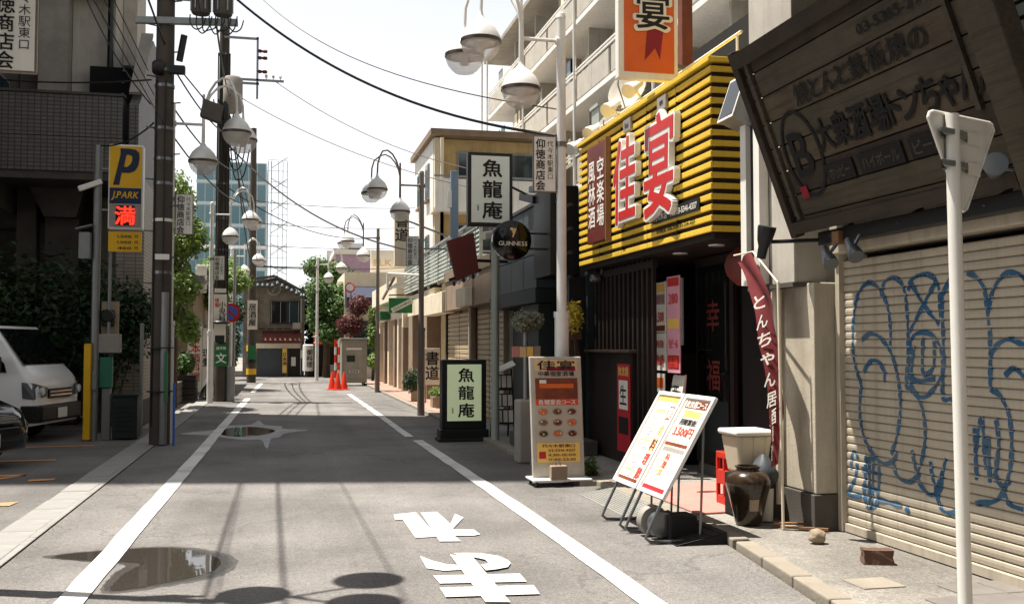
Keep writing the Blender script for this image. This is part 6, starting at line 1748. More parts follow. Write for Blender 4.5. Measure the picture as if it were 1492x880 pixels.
# hanging lit sign box
def fishsign(t, xc, yc, z0, z1, w, face, frame_m='black', dep=0.16):
    cs = MB().box(xc - w / 2, xc + w / 2, yc, yc + dep, z0, z1).build('case', frame_m, t, bevel=0.01)
    b = 0.055
    MB().box(xc - w / 2 + b, xc + w / 2 - b, yc - 0.006, yc + 0.002, z0 + b, z1 - b).build('face', face, cs)
    hgt = (z1 - z0 - 2 * b)
    letters(cs, 'ink', '魚龍庵', (xc + 0.03, yc - 0.011, (z0 + z1) / 2), FACE_CAM, hgt * 0.25, vertical=True, sx=1.15, bold=0.028, track=1.16)
    letters(cs, 'ink', 'お刺身', (xc - w * 0.28, yc - 0.011, z0 + b + hgt * 0.22), FACE_CAM, 0.03, vertical=True)
hs_ = thing('hanging_sign', 'black framed white hanging sign with three brush characters above the pub', 'sign', (3.235, 15.5, 3.5))
fishsign(hs_, 3.235, 15.5, 3.5, 4.68, 0.73, 'pale_panel')
tube(hs_, 'post', 'corrug', [(3.42, 16.0, ZS), (3.42, 16.0, 3.35), (3.42, 15.9, 3.48), (3.42, 15.62, 3.51)], 0.07, 12)
tube(hs_, 'elbow', 'white', [(3.2, 15.85, 3.38), (3.42, 15.9, 3.42), (3.62, 15.9, 3.38)], 0.07, 10)
tube(hs_, 'strut', 'black', [(3.5, 15.6, 4.2), (3.95, 15.6, 4.0)], 0.02, 6)
fs_ = thing('standing_sign', 'illuminated pale green standing sign with three brush characters on the kerb', 'sign', (2.99, 16.5, 0))
MB().box(2.615, 3.365, 16.45, 16.72, 0.2, 1.36).build('case', 'black', fs_, bevel=0.012)
MB().box(2.70, 3.28, 16.438, 16.451, 0.34, 1.28).build('face', 'green_lit', fs_, bevel=0.005)
MB().box(2.58, 3.40, 16.40, 16.78, 0.04, 0.2).build('plinth', 'black', fs_, bevel=0.01)
MB().box(2.55, 3.44, 16.36, 16.82, 0.0, 0.05).build('foot', 'rubber', fs_, bevel=0.01)
letters(fs_, 'ink', '魚龍庵', (3.02, 16.434, 0.81), FACE_CAM, 0.225, vertical=True, sx=1.15, bold=0.028, track=1.2)
letters(fs_, 'ink', 'お刺身', (2.79, 16.434, 0.52), FACE_CAM, 0.03, vertical=True)
# red tilted sign with bulbs
rd = thing('tilted_sign', 'dark red tilted signboard with a row of bulbs below it', 'sign', (3.1, 17.2, 2.7))
MB().prism([(-0.30, 0.42), (0.17, 0.58), (0.27, -0.10), (-0.13, -0.28)], (3.1, 17.25, 3.0), (1, 0, 0), (0, 0, 1), 0.14).build('board', 'maroon', rd, bevel=0.008)
for k in range(6):
    MB().lathe((2.93 + k * 0.085, 17.15, 2.68 + k * 0.032), [(0.0, -0.05), (0.03, -0.03), (0.03, 0.0), (0.015, 0.04), (0, 0.04)], 10).build('bulb', 'lens' if k % 2 else 'black', rd, smooth=True)
MB().bar((2.85, 17.2, 2.74), (3.42, 17.2, 2.93), 0.05).build('bulb_rail', 'black', rd)
MB().bar((3.3, 17.3, 3.1), (4.2, 17.5, 3.1), 0.05).build('arm', 'black', rd)
# menu rack, planters, dog-ear small things in front of the pub
mk = thing('menu_rack', 'black A-frame menu rack with white sheets outside the pub', 'menu rack', (3.62, 16.3, ZS))
for dx in (-0.15, 0.15):
    MB().bar((3.62 + dx, 16.05, ZS), (3.62 + dx * 0.9, 16.3, 1.2), 0.03).build('leg', 'black', mk)
    MB().bar((3.62 + dx, 16.6, ZS), (3.62 + dx * 0.9, 16.32, 1.2), 0.03).build('leg', 'black', mk)
for (z0, z1) in ((0.30, 0.55), (0.58, 0.80), (0.85, 1.12)):
    pnl = MB().add([(3.47, 16.03 + z0 * 0.21, z0), (3.77, 16.03 + z0 * 0.21, z0), (3.76, 16.03 + z1 * 0.21, z1), (3.48, 16.03 + z1 * 0.21, z1), (3.47, 16.05 + z0 * 0.21, z0), (3.77, 16.05 + z0 * 0.21, z0), (3.76, 16.05 + z1 * 0.21, z1), (3.48, 16.05 + z1 * 0.21, z1)], [(0, 1, 2, 3), (7, 6, 5, 4), (0, 4, 5, 1), (1, 5, 6, 2), (2, 6, 7, 3), (3, 7, 4, 0)]).build('shelf_panel', 'black', mk)
    for dx in (3.505, 3.60, 3.69):
        MB().obox((dx + 0.02, 16.022 + (z0 + z1) / 2 * 0.21, (z0 + z1) / 2), (0.036, 0, 0), (0, 0.021 * 0.5, (z1 - z0) * 0.42), (0, 0.002, 0)).build('sheet', 'paper', pnl)
MB().obox((3.60, 16.1, 1.24), (0.16, 0, 0.07), (0, 0.11, 0.03), (0, 0, 0.008)).build('open_menu', 'paper', mk)
hb = thing('flower_basket', 'pale flowers in a round basket on a grey stand beside the pub', 'planter', (3.27, 13.3, ZS))
tube(hb, 'stand', 'galv', [(3.27, 13.3, 0.55), (3.27, 13.3, 1.8)], 0.035, 10)
MB().box(3.14, 3.42, 13.15, 13.45, ZS - 0.06, 0.86).build('base', 'concrete', hb, bevel=0.03)
mb = MB()
leaf_cloud(mb, [(3.29, 13.3, 1.93, 0.22, 0.22, 0.16), (3.2, 13.2, 1.9, 0.14, 0.14, 0.12), (3.4, 13.25, 1.95, 0.12, 0.14, 0.12)], 2200, 0.03)
mb.build('flowers', 'flower_pale', hb, fix=False)
for k in range(4):
    MB().box(3.02 + k * 0.1, 3.11 + k * 0.1, 13.02, 13.06, 1.44, 1.58).build('hanging_card', ('pinkmat', 'print_tan', 'print_yellow', 'pillar_tan')[k], hb, bevel=0.004)
MB().bar((3.02, 13.05, 1.585), (3.42, 13.05, 1.585), 0.012).build('card_bar', 'steel', hb)
shrub('flower_bush', 'bright yellow flowers beside the restaurant bars', (4.1, 13.75, 1.2), [(4.08, 13.7, 2.0, 0.14, 0.16, 0.24)], 700, 0.035, 'flower_yellow', stems=4, cat='flowers')
yp = thing('plant_post', 'dark post that holds up the yellow flowers', 'post', (4.1, 13.8, ZS))
MB().bar((4.1, 13.8, ZS), (4.1, 13.8, 1.8), 0.05).build('post', 'dark', yp)
MB().box(4.0, 4.2, 13.7, 13.9, 1.68, 1.82).build('pot', 'brick_brown', yp, bevel=0.01)
# ------------------------------------------------------------------ row of small shops beyond the pub
rw = thing('shop_row', 'low beige shops with closed shutters and brown posts beyond the pub', 'building', (4.6, 23, 0))
box(rw, 'wall', 'beige_wall', 4.3, 9.5, 18.95, 27.2, 0, 3.3)
box(rw, 'fascia', 'pillar_tan', 3.98, 4.295, 18.95, 24.6, 2.45, 3.15)
box(rw, 'fascia', 'cream', 3.9, 4.295, 24.62, 28.3, 2.42, 2.95, bevel=0.01)
box(rw, 'fascia', 'brown_eave', 3.95, 4.295, 19.0, 24.6, 3.152, 3.4)
def small_shutter(t, y0, y1, z1, x):
    box(t, 'shutter_frame', 'brown_eave', x - 0.02, x + 0.06, y0 - 0.05, y0, ZS, z1)
    m_ = None
    k = int((z1 - ZS) / 0.11)
    for i in range(k):
        z = ZS + 0.02 + i * 0.11
        if m_ is None:
            m_ = MB().box(-0.02, 0.02, 0, y1 - y0, 0, 0.096).build('slat', 'shutter_far', t, bevel=0.012, seg=1, local=True)
            s = m_
        else:
            s = clone(m_, t)
        s.location = (x - t.location.x, y0 - t.location.y, z)
for (y0, y1) in ((18.98, 20.3), (20.36, 21.6), (22.1, 23.9), (23.96, 25.6)):
    small_shutter(rw, y0, y1, 2.44, 4.24)
for y in (21.75, 21.98):
    box(rw, 'post', 'brown_eave' if y < 21.9 else 'cream', 4.1, 4.2, y, y + 0.1, ZS, 2.44)
box(rw, 'doorway', 'ochre', 4.28, 4.299, 25.9, 27.15, ZS, 2.4)
box(rw, 'door_edge', 'interior', 4.2, 4.279, 25.72, 25.88, ZS, 2.42)
box(rw, 'box_lamp', 'cream', 3.8, 3.97, 20.9, 22.0, 2.45, 2.85, bevel=0.01)
# corrugated parapet above
cp = thing('corrugated_parapet', 'grey corrugated metal parapet along the first floor of the shop row', 'parapet', (4.1, 28, 3.4))
y = 20.5
i = 0
cpp = MB()
prof_ = [(0, 0), (0.04, 0), (0.055, -0.03), (0.095, -0.03), (0.11, 0)]
for i in range(7):
    mb = MB()
    for k in range(10):
        for (a, xa_), (b, xb_) in zip(prof_, prof_[1:]):
            y0, y1 = k * 0.11 + a, k * 0.11 + b
            mb.add([(0, 0, 0.08 * k * 1.1 + a * 0.8)], []) if False else None
    ys = 20.4 + i * 1.9
    for k in range(9):
        z = 3.30 + k * 0.10
        MB().obox((4.05, ys + 0.94, z + 0.045), (0, 0.94, 0), (0.012, 0, 0.0), (0.012, 0, 0.044)).build('sheet_rib', 'corrug', cp)
    MB().box(4.02, 4.09, ys - 0.01, ys + 0.03, 3.2, 4.28).build('post', 'corrug', cp)
box(cp, 'top_rail', 'galv', 4.0, 4.1, 20.4, 33.7, 4.23, 4.29)
box(cp, 'deck', 'concrete', 4.12, 9.0, 20.4, 33.7, 3.32, 3.42)
# arcade with pillars
ac = thing('arcade_building', 'beige arcade of tan pillars with open shop bays beyond the shop row', 'building', (4.8, 35, 0))
box(ac, 'wall', 'beige_wall', 5.3, 9.5, 27.25, 43.0, 0, 3.2)
box(ac, 'beam', 'cream', 4.1, 5.29, 27.25, 43.0, 2.55, 3.2)
box(ac, 'roof_slab', 'cream', 3.8, 9.5, 33.8, 43.2, 3.202, 3.9)
for (yy, w, m) in ((28.3, 0.7, 'pillar_tan'), (31.5, 1.0, 'pillar_tan'), (34.0, 0.5, 'pillar_tan'), (35.4, 0.4, 'cream'), (36.6, 0.5, 'pillar_tan'), (38.6, 0.5, 'cream'), (40.2, 0.5, 'pillar_tan'), (42.2, 0.5, 'cream')):
    box(ac, 'pillar', m, 4.05, 4.5, yy, yy + w, ZS, 2.548, bevel=0.01)
for (yy) in (29.2, 32.6, 37.3, 41.0):
    box(ac, 'shop_door', 'glass_dark', 5.2, 5.295, yy, yy + 1.2, ZS, 2.3)
box(ac, 'hanging_box', 'cream', 3.95, 4.4, 33.2, 33.5, 2.2, 2.95, bevel=0.01)
box(ac, 'blind', 'green', 3.7, 4.04, 38.5, 40.5, 2.6, 2.9)
cs = thing('cleaning_sign', 'green hanging sign with slanted white cleaning lettering', 'sign', (3.6, 31.5, 2.9))
MB().box(3.30, 4.05, 31.5, 31.6, 2.62, 3.1).build('panel', 'green', cs, bevel=0.01)
MB().obox((3.72, 31.494, 2.86), Vector((0.33, 0, 0.17)), Vector((-0.035, 0, 0.07)), (0, 0.004, 0)).build('stripe', 'paper', cs)
letters(cs, 'green', 'CLEANING', (3.72, 31.487, 2.86), ((0.33, 0, 0.17), (-0.17, 0, 0.33)), 0.09, w=0.6)
MB().bar((3.3, 31.55, 3.18), (4.3, 31.55, 3.22), 0.04).build('arm', 'rust', cs)
cd = thing('calligraphy_sign', 'white board with two brush characters in a doorway of the shop row', 'sign', (3.95, 26.8, ZS))
MB().box(3.72, 4.14, 26.4, 26.44, 0.55, 1.52).build('panel', 'paper', cd, bevel=0.006)
letters(cd, 'ink', '書道', (3.93, 26.395, 1.06), FACE_CAM, 0.36, vertical=True)
for dx in (3.76, 4.10):
    MB().bar((dx, 26.46, ZS), (dx, 26.46, 0.6), 0.03).build('leg', 'brown_eave', cd)
vs_ = thing('vertical_shop_sign', 'tall cream vertical sign with brush characters behind the second right lamp', 'sign', (2.9, 24.5, 4.3))
MB().box(2.70, 3.06, 24.5, 24.7, 3.55, 5.0).build('case', 'cream', vs_, bevel=0.01)
letters(vs_, 'ink', '書道', (2.88, 24.495, 4.5), FACE_CAM, 0.32, vertical=True)
MB().bar((3.0, 24.6, 4.0), (4.1, 24.6, 4.0), 0.04).build('arm', 'steel', vs_)
MB().bar((3.0, 24.6, 4.7), (4.1, 24.6, 4.3), 0.04).build('arm', 'steel', vs_)
br = thing('wall_bracket', 'white tubular sign frame braced above the green cleaning sign', 'bracket', (3.8, 29, 3.6))
for a, b in (((3.05, 29.5, 3.72), (4.1, 29.5, 3.68)), ((3.05, 29.5, 3.72), (3.05, 29.5, 3.2)), ((3.1, 29.5, 3.25), (3.6, 29.5, 3.62)), ((2.9, 29.5, 2.95), (3.25, 29.5, 3.6)), ((3.05, 29.5, 3.3), (4.1, 29.5, 3.45))):
    MB().tube([a, b], 0.04, 8).build('tube', 'white' if a[2] > 3 else 'brown_eave', br, smooth=True)
pt = thing('flat_post', 'blue grey flat post standing on the shop row roof', 'post', (3.6, 21.0, 3.4))
MB().box(3.52, 3.68, 21.0, 21.12, 3.3, 5.35).build('post', 'post_blue', pt, bevel=0.006)
MB().box(3.45, 3.53, 20.98, 21.1, 4.55, 4.9).build('bracket', 'white', pt)
MB().box(3.45, 3.53, 20.98, 21.1, 3.5, 3.9).build('bracket', 'white', pt)
# pots in front of the row
for (x, y, w, d, lab, m, n, sz) in ((3.85, 24.6, 0.42, 0.4, 'tan planter with yellow green flowers beside the standing sign', 'leaf_light', 700, 0.045), (3.6, 27.4, 0.2, 0.2, 'round clipped dark green bush in a pot behind the second right lamp', 'leaf_dark', 1400, 0.04)):
    t = thing('plant_pot', lab, 'plant', (x, y, ZS))
    hh = 0.28 if w > 0.3 else 0.3
    MB().box(x - w / 2, x + w / 2, y - d / 2, y + d / 2, ZS, ZS + hh).build('pot', 'plant_pot', t, bevel=0.015)
    mb = MB()
    if w > 0.3:
        leaf_cloud(mb, [(x, y, ZS + hh + 0.1, 0.3, 0.25, 0.14)], n, sz)
    else:
        leaf_cloud(mb, [(x - 0.08, y, ZS + hh + 0.28, 0.27, 0.27, 0.34)], n, sz)
    mb.build('foliage', m, t, fix=False)
pal = thing('pallet', 'short wooden pallet lying on the pavement behind the standing sign', 'pallet', (3.5, 18.6, ZS))
for k in range(4):
    MB().box(3.28, 3.72, 18.4 + k * 0.14, 18.5 + k * 0.14, ZS + 0.07, ZS + 0.09).build('slat', 'wood', pal)
for x in (3.3, 3.5, 3.7):
    MB().box(x - 0.03, x + 0.03, 18.4, 18.92, ZS, ZS + 0.069).build('bearer', 'wood', pal)

# ------------------------------------------------------------------ beige three-storey building and the apartment block
be = thing('beige_building', 'cream and ochre three storey building with a brown eave', 'building', (6.5, 34, 0))
box(be, 'side_wall', 'white_wall', 4.8, 5.0, 32.2, 36.8, 0, 8.4)
box(be, 'front_wall', 'ochre', 5.0, 9.0, 32.3, 36.8, 0, 8.4)
box(be, 'corner_post', 'cream', 4.82, 5.12, 32.0, 32.29, 0, 8.38)
MB().prism([(4.65, 8.42), (9.2, 8.42), (9.2, 8.62), (4.65, 8.62)], (0, 37.0, 0), (1, 0, 0), (0, 0, 1), 5.3).build('roof_eave', 'brown_eave', be)
for z in (3.6, 6.0):
    box(be, 'floor_slab', 'cream', 4.7, 9.0, 31.5, 32.28, z - 0.12, z + 0.02)
    box(be, 'balcony_panel', 'white_wall', 4.75, 9.0, 31.42, 31.5, z - 0.1, z + 0.95)
    box(be, 'balcony_rail', 'galv', 4.72, 9.0, 31.4, 31.46, z + 1.0, z + 1.06)
    box(be, 'balcony_pipe', 'cream', 4.95, 5.05, 31.55, 31.65, z - 2, z + 2.3)
    for (y0, y1) in ((33.0, 33.7), (34.6, 35.7)):
        w = box(be, 'window', 'galv', 4.74, 4.80, y0, y1, z + 0.5, z + 1.7)
        box(w, 'pane', 'glass', 4.73, 4.739, y0 + 0.06, y1 - 0.06, z + 0.56, z + 1.64)
        box(w, 'sill', 'brown_eave', 4.68, 4.8, y0 - 0.05, y1 + 0.05, z + 0.42, z + 0.49)
    for xx in (5.6, 7.2):
        w = box(be, 'window', 'galv', xx, xx + 1.2, 32.24, 32.3, z + 0.3, z + 2.0)
        box(w, 'pane', 'glass', xx + 0.06, xx + 1.14, 32.23, 32.239, z + 0.36, z + 1.94)
ap = thing('apartment_block', 'long white apartment block with rows of balconies above the shops', 'building', (11, 30, 0))
XA = 9.6
box(ap, 'wall', 'white_wall', XA + 1.2, 16, 14.0, 46.5, 0, 15.2)
MB().prism([(-1.35, 15.22), (7, 15.22), (7, 15.5), (-1.35, 15.4)], (XA + 1.2, 46.9, 0), (1, 0, 0), (0, 0, 1), 33.4).build('eave', 'concrete', ap)
BW = 3.6
sl_ = MB().box(-0.15, 1.2, -BW / 2, BW / 2, -0.16, 0).build('balcony_slab', 'white_wall', ap, local=True)
pn_ = MB().box(-0.12, -0.06, -BW / 2 + 0.12, BW / 2 - 0.12, 0.08, 0.86).build('balcony_panel', 'concrete_light', ap, local=True)
pn2 = MB().box(-0.121, -0.059, -0.02, 0.02, 0.08, 0.86).build('panel_joint', 'galv', pn_, local=True)
rl_ = MB().bar((-0.09, -BW / 2, 1.0), (-0.09, BW / 2, 1.0), 0.05).bar((-0.09, -BW / 2, 1.12), (-0.09, BW / 2, 1.12), 0.05).build('balcony_rail', 'white', ap, local=True)
dv_ = MB().box(0.35, 1.2, -0.06, 0.06, 0, 2.6).build('party_wall', 'concrete_light', ap, local=True)
wn_ = MB().box(1.12, 1.19, -1.3, 1.3, 0.1, 2.1).build('window', 'galv', ap, local=True)
wp_ = MB().box(1.112, 1.119, -1.24, -0.03, 0.16, 2.04).box(1.112, 1.119, 0.03, 1.24, 0.16, 2.04).build('pane', 'glass', wn_, local=True)
aw_ = MB().box(0.3, 0.75, 0.5, 1.3, 0.0, 0.6).build('air_conditioner', 'white', ap, local=True)
fn_ = MB().lathe((0.29, 0.8, 0.32), [(0, 0), (0.2, 0.0), (0.2, 0.012), (0, 0.012)], 16, (0, 1, 0), (0, 0, 1), (-1, 0, 0)).build('fan_grille', 'steel', aw_, local=True)
pp_ = MB().tube([(-0.2, 0, 0), (-0.2, 0, 2.75)], 0.045, 8).build('downpipe', 'white', ap, local=True)
mats_p = ['concrete_light', 'white', 'pale_panel']
firstbay = True
for fl_ in range(5):
    for b in range(9):
        yc = 46.0 - BW / 2 - b * BW
        z = 1.4 + fl_ * 2.75
        loc = (XA - 11, yc - 30, z)
        for proto in (sl_, pn_, rl_, dv_, wn_, aw_, pp_):
            if proto is aw_ and (b + fl_) % 3 == 1:
                continue
            if proto is pp_ and b % 2:
                continue
            if firstbay:
                o = proto
            else:
                o = clone(proto, ap)
                for ch in proto.children:
                    clone(ch, o)
            dy = {dv_: -BW / 2, pp_: BW / 2 - 0.15}.get(proto, 0)
            o.location = (loc[0], loc[1] + dy, loc[2])
        firstbay = False
rng_ = random.Random(4)
for k in range(26):           # washing, screens and clutter on the balconies
    b, f_ = rng_.randrange(9), rng_.randrange(1, 5)
    yc = 46.0 - BW / 2 - b * BW + rng_.uniform(-1.2, 0.8)
    z = 1.4 + f_ * 2.75
    box(ap, 'laundry', rng_.choice(['paper', 'post_blue', 'print_grey', 'cream', 'pinkmat', 'leaf_dark']), XA + 0.15, XA + 0.17, yc, yc + rng_.uniform(0.3, 0.9), z + rng_.uniform(0.7, 1.1), z + 1.9)
vp = thing('vent_duct', 'tall pale blue grey duct climbing the apartment block', 'duct', (9.2, 24.5, 3))
MB().box(9.0, 9.35, 27.6, 28.3, 2.0, 8.6).build('duct', 'corrug', vp, bevel=0.01)
MB().box(8.95, 9.4, 27.55, 28.35, 8.6, 8.7).build('cap', 'corrug', vp)
ry = thing('roof_aerial', 'thin white aerial mast at the far end of the apartment block', 'aerial', (9.3, 46.6, 8))
tube(ry, 'mast', 'white', [(9.3, 46.6, 6), (9.3, 46.6, 15.4)], 0.05, 8)
MB().lathe((9.3, 46.6, 15.4), [(0.08, 0), (0.08, 0.08), (0, 0.12)], 8).build('tip', 'white', ry)

# ------------------------------------------------------------------ end of the street
gbl = thing('gabled_shop', 'old two storey shop with a round emblem on its worn gable', 'building', (-0.1, 53, 0))
MB().prism([(-1.9, 0), (1.15, 0), (1.15, 4.1), (0.6, 4.55), (-0.35, 5.05), (-1.9, 4.75)], (0, 56.5, 0), (1, 0, 0), (0, 0, 1), 4.3).build('wall', 'old_wall', gbl)
MB().bar((-2.0, 52.1, 4.85), (-0.35, 52.1, 5.12), 0.35, 0.12).build('coping', 'concrete_dark', gbl)
MB().bar((-0.35, 52.1, 5.12), (1.25, 52.1, 4.25), 0.35, 0.12).build('coping', 'concrete_dark', gbl)
em = MB().lathe((-0.4, 52.19, 4.5), [(0.30, 0.0), (0.36, 0.0), (0.36, 0.05), (0.30, 0.05), (0.30, 0.0)], 28, (1, 0, 0), (0, 0, 1), (0, -1, 0))
em.build('emblem_ring', 'concrete', gbl)
for a in (0.6, 2.4, 4.4):
    MB().bar((-0.4, 52.16, 4.5), (-0.4 + 0.24 * math.cos(a), 52.16, 4.5 + 0.24 * math.sin(a)), 0.08, 0.03, (0, 1, 0)).build('emblem_stroke', 'concrete', gbl)
w = box(gbl, 'window', 'dark', -0.55, 0.92, 52.12, 52.19, 2.7, 3.85)
box(w, 'pane', 'glass_dark', -0.48, 0.20, 52.10, 52.119, 2.78, 3.78)
box(w, 'pane', 'glass', 0.26, 0.86, 52.10, 52.119, 2.78, 3.78)
MB().prism([(52.18, 2.05), (52.18, 2.35), (51.4, 1.85), (51.4, 1.75)], (-0.95, 0, 0), (0, 1, 0), (0, 0, 1), 1.95).build('awning', 'awning', gbl)
box(gbl, 'band', 'cream', -1.7, 1.0, 52.05, 52.19, 1.45, 1.7)
box(gbl, 'shutter', 'slate', -1.2, 0.05, 52.12, 52.19, 0.0, 1.44)
box(gbl, 'door', 'dark', 0.35, 0.95, 52.1, 52.19, 0.0, 1.44)
q = box(gbl, 'notice', 'paper', 0.5, 0.72, 52.07, 52.099, 0.55, 1.0)
q = box(gbl, 'upright_sign', 'print_yellow', 0.06, 0.28, 51.9, 51.95, 0.2, 1.45)
letters(gbl, 'ink', '日本酒', (0.17, 51.89, 0.9), FACE_CAM, 0.2, vertical=True)
box(gbl, 'small_sign', 'paper', 0.95, 1.1, 51.8, 51.85, 0.95, 1.35)
box(gbl, 'red_sign', 'rust', -1.6, -1.3, 52.0, 52.19, 1.9, 4.0)
cy = thing('cylinder_sign', 'white cylindrical lantern sign with brush writing beside the old shop', 'sign', (1.32, 51.2, 0))
MB().lathe((1.32, 51.2, 0.3), [(0.22, 0), (0.27, 0.02), (0.27, 1.3), (0.22, 1.34)], 20).build('drum', 'white', cy, smooth=True)
letters(cy, 'ink', '御料理', (1.38, 50.915, 0.95), FACE_CAM, 0.28, vertical=True)
MB().lathe((1.32, 51.2, 0), [(0.16, 0), (0.16, 0.3), (0.0, 0.3)], 14).build('foot', 'black', cy)
kd = thing('side_shop', 'narrow dark shop with a red slanted awning beside the dark tree', 'building', (2.6, 53, 0))
box(kd, 'wall', 'dark', 1.6, 3.6, 52.5, 56, 0, 2.6)
MB().prism([(52.48, 2.2), (52.48, 2.35), (51.3, 1.7), (51.3, 1.62)], (1.6, 0, 0), (0, 1, 0), (0, 0, 1), 1.2).build('awning', 'cone', kd)
box(kd, 'shutter', 'white', 2.2, 3.0, 52.42, 52.49, 0.0, 0.6)
tree('round_tree', 'dense dark green tree at the bend behind the distant lamp', (2.2, 50.8, 0), 5.2, [(1.9, 50.6, 4.3, 0.75, 0.9, 0.8), (2.7, 50.4, 3.5, 0.9, 1.0, 0.8), (1.7, 50.8, 3.0, 0.5, 0.8, 0.8), (2.3, 50.2, 2.3, 0.8, 0.8, 0.7), (3.0, 50.6, 4.3, 0.55, 0.7, 0.5)], 7500, 0.12, 'leaf_mid', trunk_r=0.16, limbs=8)
tree('round_tree', 'taller green tree behind the dark round tree', (2.6, 60, 0), 6.6, [(2.0, 60, 6.2, 0.9, 1.2, 0.7), (3.0, 60, 5.8, 1.1, 1.2, 0.9), (4.2, 60, 5.2, 1.1, 1.2, 0.9)], 4500, 0.15, 'leaf_mid', trunk_r=0.2)
tree('dark_tree', 'dark evergreen tree filling the gap right of the old gabled shop', (1.75, 54.5, 0), 5.0, [(1.6, 54.2, 4.2, 0.8, 0.8, 0.9), (1.5, 54.0, 3.0, 0.7, 0.7, 0.9), (2.2, 54.2, 3.6, 0.8, 0.8, 0.9), (1.7, 54.0, 1.8, 0.7, 0.6, 0.8)], 5200, 0.12, 'leaf_dark', trunk_r=0.14)
shrub('climbing_shrub', 'dark leafy shrub crowding the left wall before the old gabled shop', (-2.3, 47.5, 0), [(-2.3, 47.5, 1.6, 0.5, 0.8, 1.3), (-2.2, 48.5, 3.2, 0.6, 0.8, 0.8)], 2600, 0.11, 'leaf_dark')
shrub('red_shrub', 'red leaved shrub above the grey booth', (3.3, 45.0, 0), [(3.0, 45.0, 2.5, 0.65, 0.5, 0.55), (3.4, 45.2, 3.4, 0.5, 0.5, 0.5)], 2600, 0.09, 'leaf_red')
shrub('green_shrub', 'light green shrub beside the red leaved shrub', (4.0, 44.6, 0), [(4.0, 44.6, 2.0, 0.4, 0.5, 0.7), (4.1, 44.6, 3.0, 0.35, 0.4, 0.5), (3.9, 43.6, 0.9, 0.35, 0.4, 0.35)], 2200, 0.09, 'leaf_light')
mr_ = thing('traffic_mirror', 'orange rimmed round traffic mirror by the distant lamp', 'mirror', (3.1, 46.4, 0))
tube(mr_, 'post', 'galv', [(3.1, 46.4, 0), (3.1, 46.4, 4.0)], 0.05, 8)
MB().lathe((3.05, 46.3, 4.25), [(0, -0.03), (0.2, -0.03), (0.24, 0.0), (0.2, 0.04), (0, 0.06)], 24, (1, 0, 0), (0, 0, 1), (0, -1, 0)).build('mirror', 'cone', mr_, smooth=True)
MB().lathe((3.05, 46.235, 4.25), [(0, 0), (0.17, 0), (0.17, 0.008), (0, 0.02)], 24, (1, 0, 0), (0, 0, 1), (0, -1, 0)).build('mirror_glass', 'lens', mr_, smooth=True)
# booth, cones, striped poles
bo = thing('utility_booth', 'weathered grey metal booth standing behind the orange cones', 'booth', (2.8, 40.2, 0))
MB().box(2.32, 3.32, 39.8, 40.8, 0.12, 1.82).build('body', 'bin', bo, bevel=0.02)
for (x0, x1, z0, z1) in ((2.40, 3.24, 0.3, 1.7),):
    d_ = MB().box(x0, x1, 39.78, 39.801, z0, z1).build('door', 'bin', bo, bevel=0.006)
    MB().box(2.52, 2.84, 39.765, 39.781, 0.95, 1.2).build('vent', 'teal_dark', d_)
    MB().box(2.5, 3.1, 39.76, 39.781, 1.42, 1.5).build('hood', 'white', d_)
    MB().box(2.62, 3.0, 39.765, 39.781, 0.52, 0.62).build('plate', 'paper', d_)
    letters(d_, 'navy', '駐車場', (2.81, 39.76, 0.57), FACE_CAM, 0.08, w=0.3)
for x in (2.42, 3.22):
    for yy in (39.9, 40.7):
        MB().lathe((x, yy, 0.06), [(0.02, -0.03), (0.06, -0.025), (0.06, 0.025), (0.02, 0.03)], 12, (0, 1, 0), (0, 0, 1), (1, 0, 0)).build('castor', 'black', bo)
        MB().box(x - 0.02, x + 0.02, yy - 0.02, yy + 0.02, 0.06, 0.13).build('castor_stem', 'black', bo)
MB().box(2.28, 3.36, 39.76, 40.84, 1.82, 1.88).build('roof', 'concrete', bo, bevel=0.01)
cn = None
for (x, y, lab) in ((1.80, 36.6, 'leftmost of the three orange traffic cones'), (1.98, 36.2, 'middle one of the three orange traffic cones'), (2.22, 36.5, 'rightmost of the three orange traffic cones')):
    if cn is None:
        cn = thing('traffic_cone', lab, 'traffic cone', (x, y, 0), 'orange traffic cones')
        MB().lathe((0, 0, 0), [(0.14, 0.02), (0.135, 0.06), (0.035, 0.62), (0.025, 0.64), (0, 0.64)], 20).build('cone', 'cone', cn, smooth=True, local=True)
        MB().box(-0.19, 0.19, -0.19, 0.19, 0.0, 0.03).build('base', 'cone', cn, bevel=0.01, local=True)
    else:
        c2 = copy_tree(cn, None, (x, y, 0))
        c2['label'] = lab
for (x, y, lab, m) in ((2.06, 39.4, 'white striped slim pole left of the booth', 'white'), (2.2, 39.5, 'orange striped slim pole touching the booth', 'cone')):
    t = thing('marker_pole', lab, 'pole', (x, y, 0))
    for k in range(6):
        MB().tube([(x, y, 0.03 + k * 0.3), (x, y, 0.33 + k * 0.3)], 0.045, 10).build('stripe', m if k % 2 == 0 else ('cone' if m == 'white' else 'white'), t, smooth=True)
    MB().lathe((x, y, 0), [(0.14, 0), (0.14, 0.03), (0.05, 0.05), (0, 0.05)], 14).build('foot', 'rubber', t)
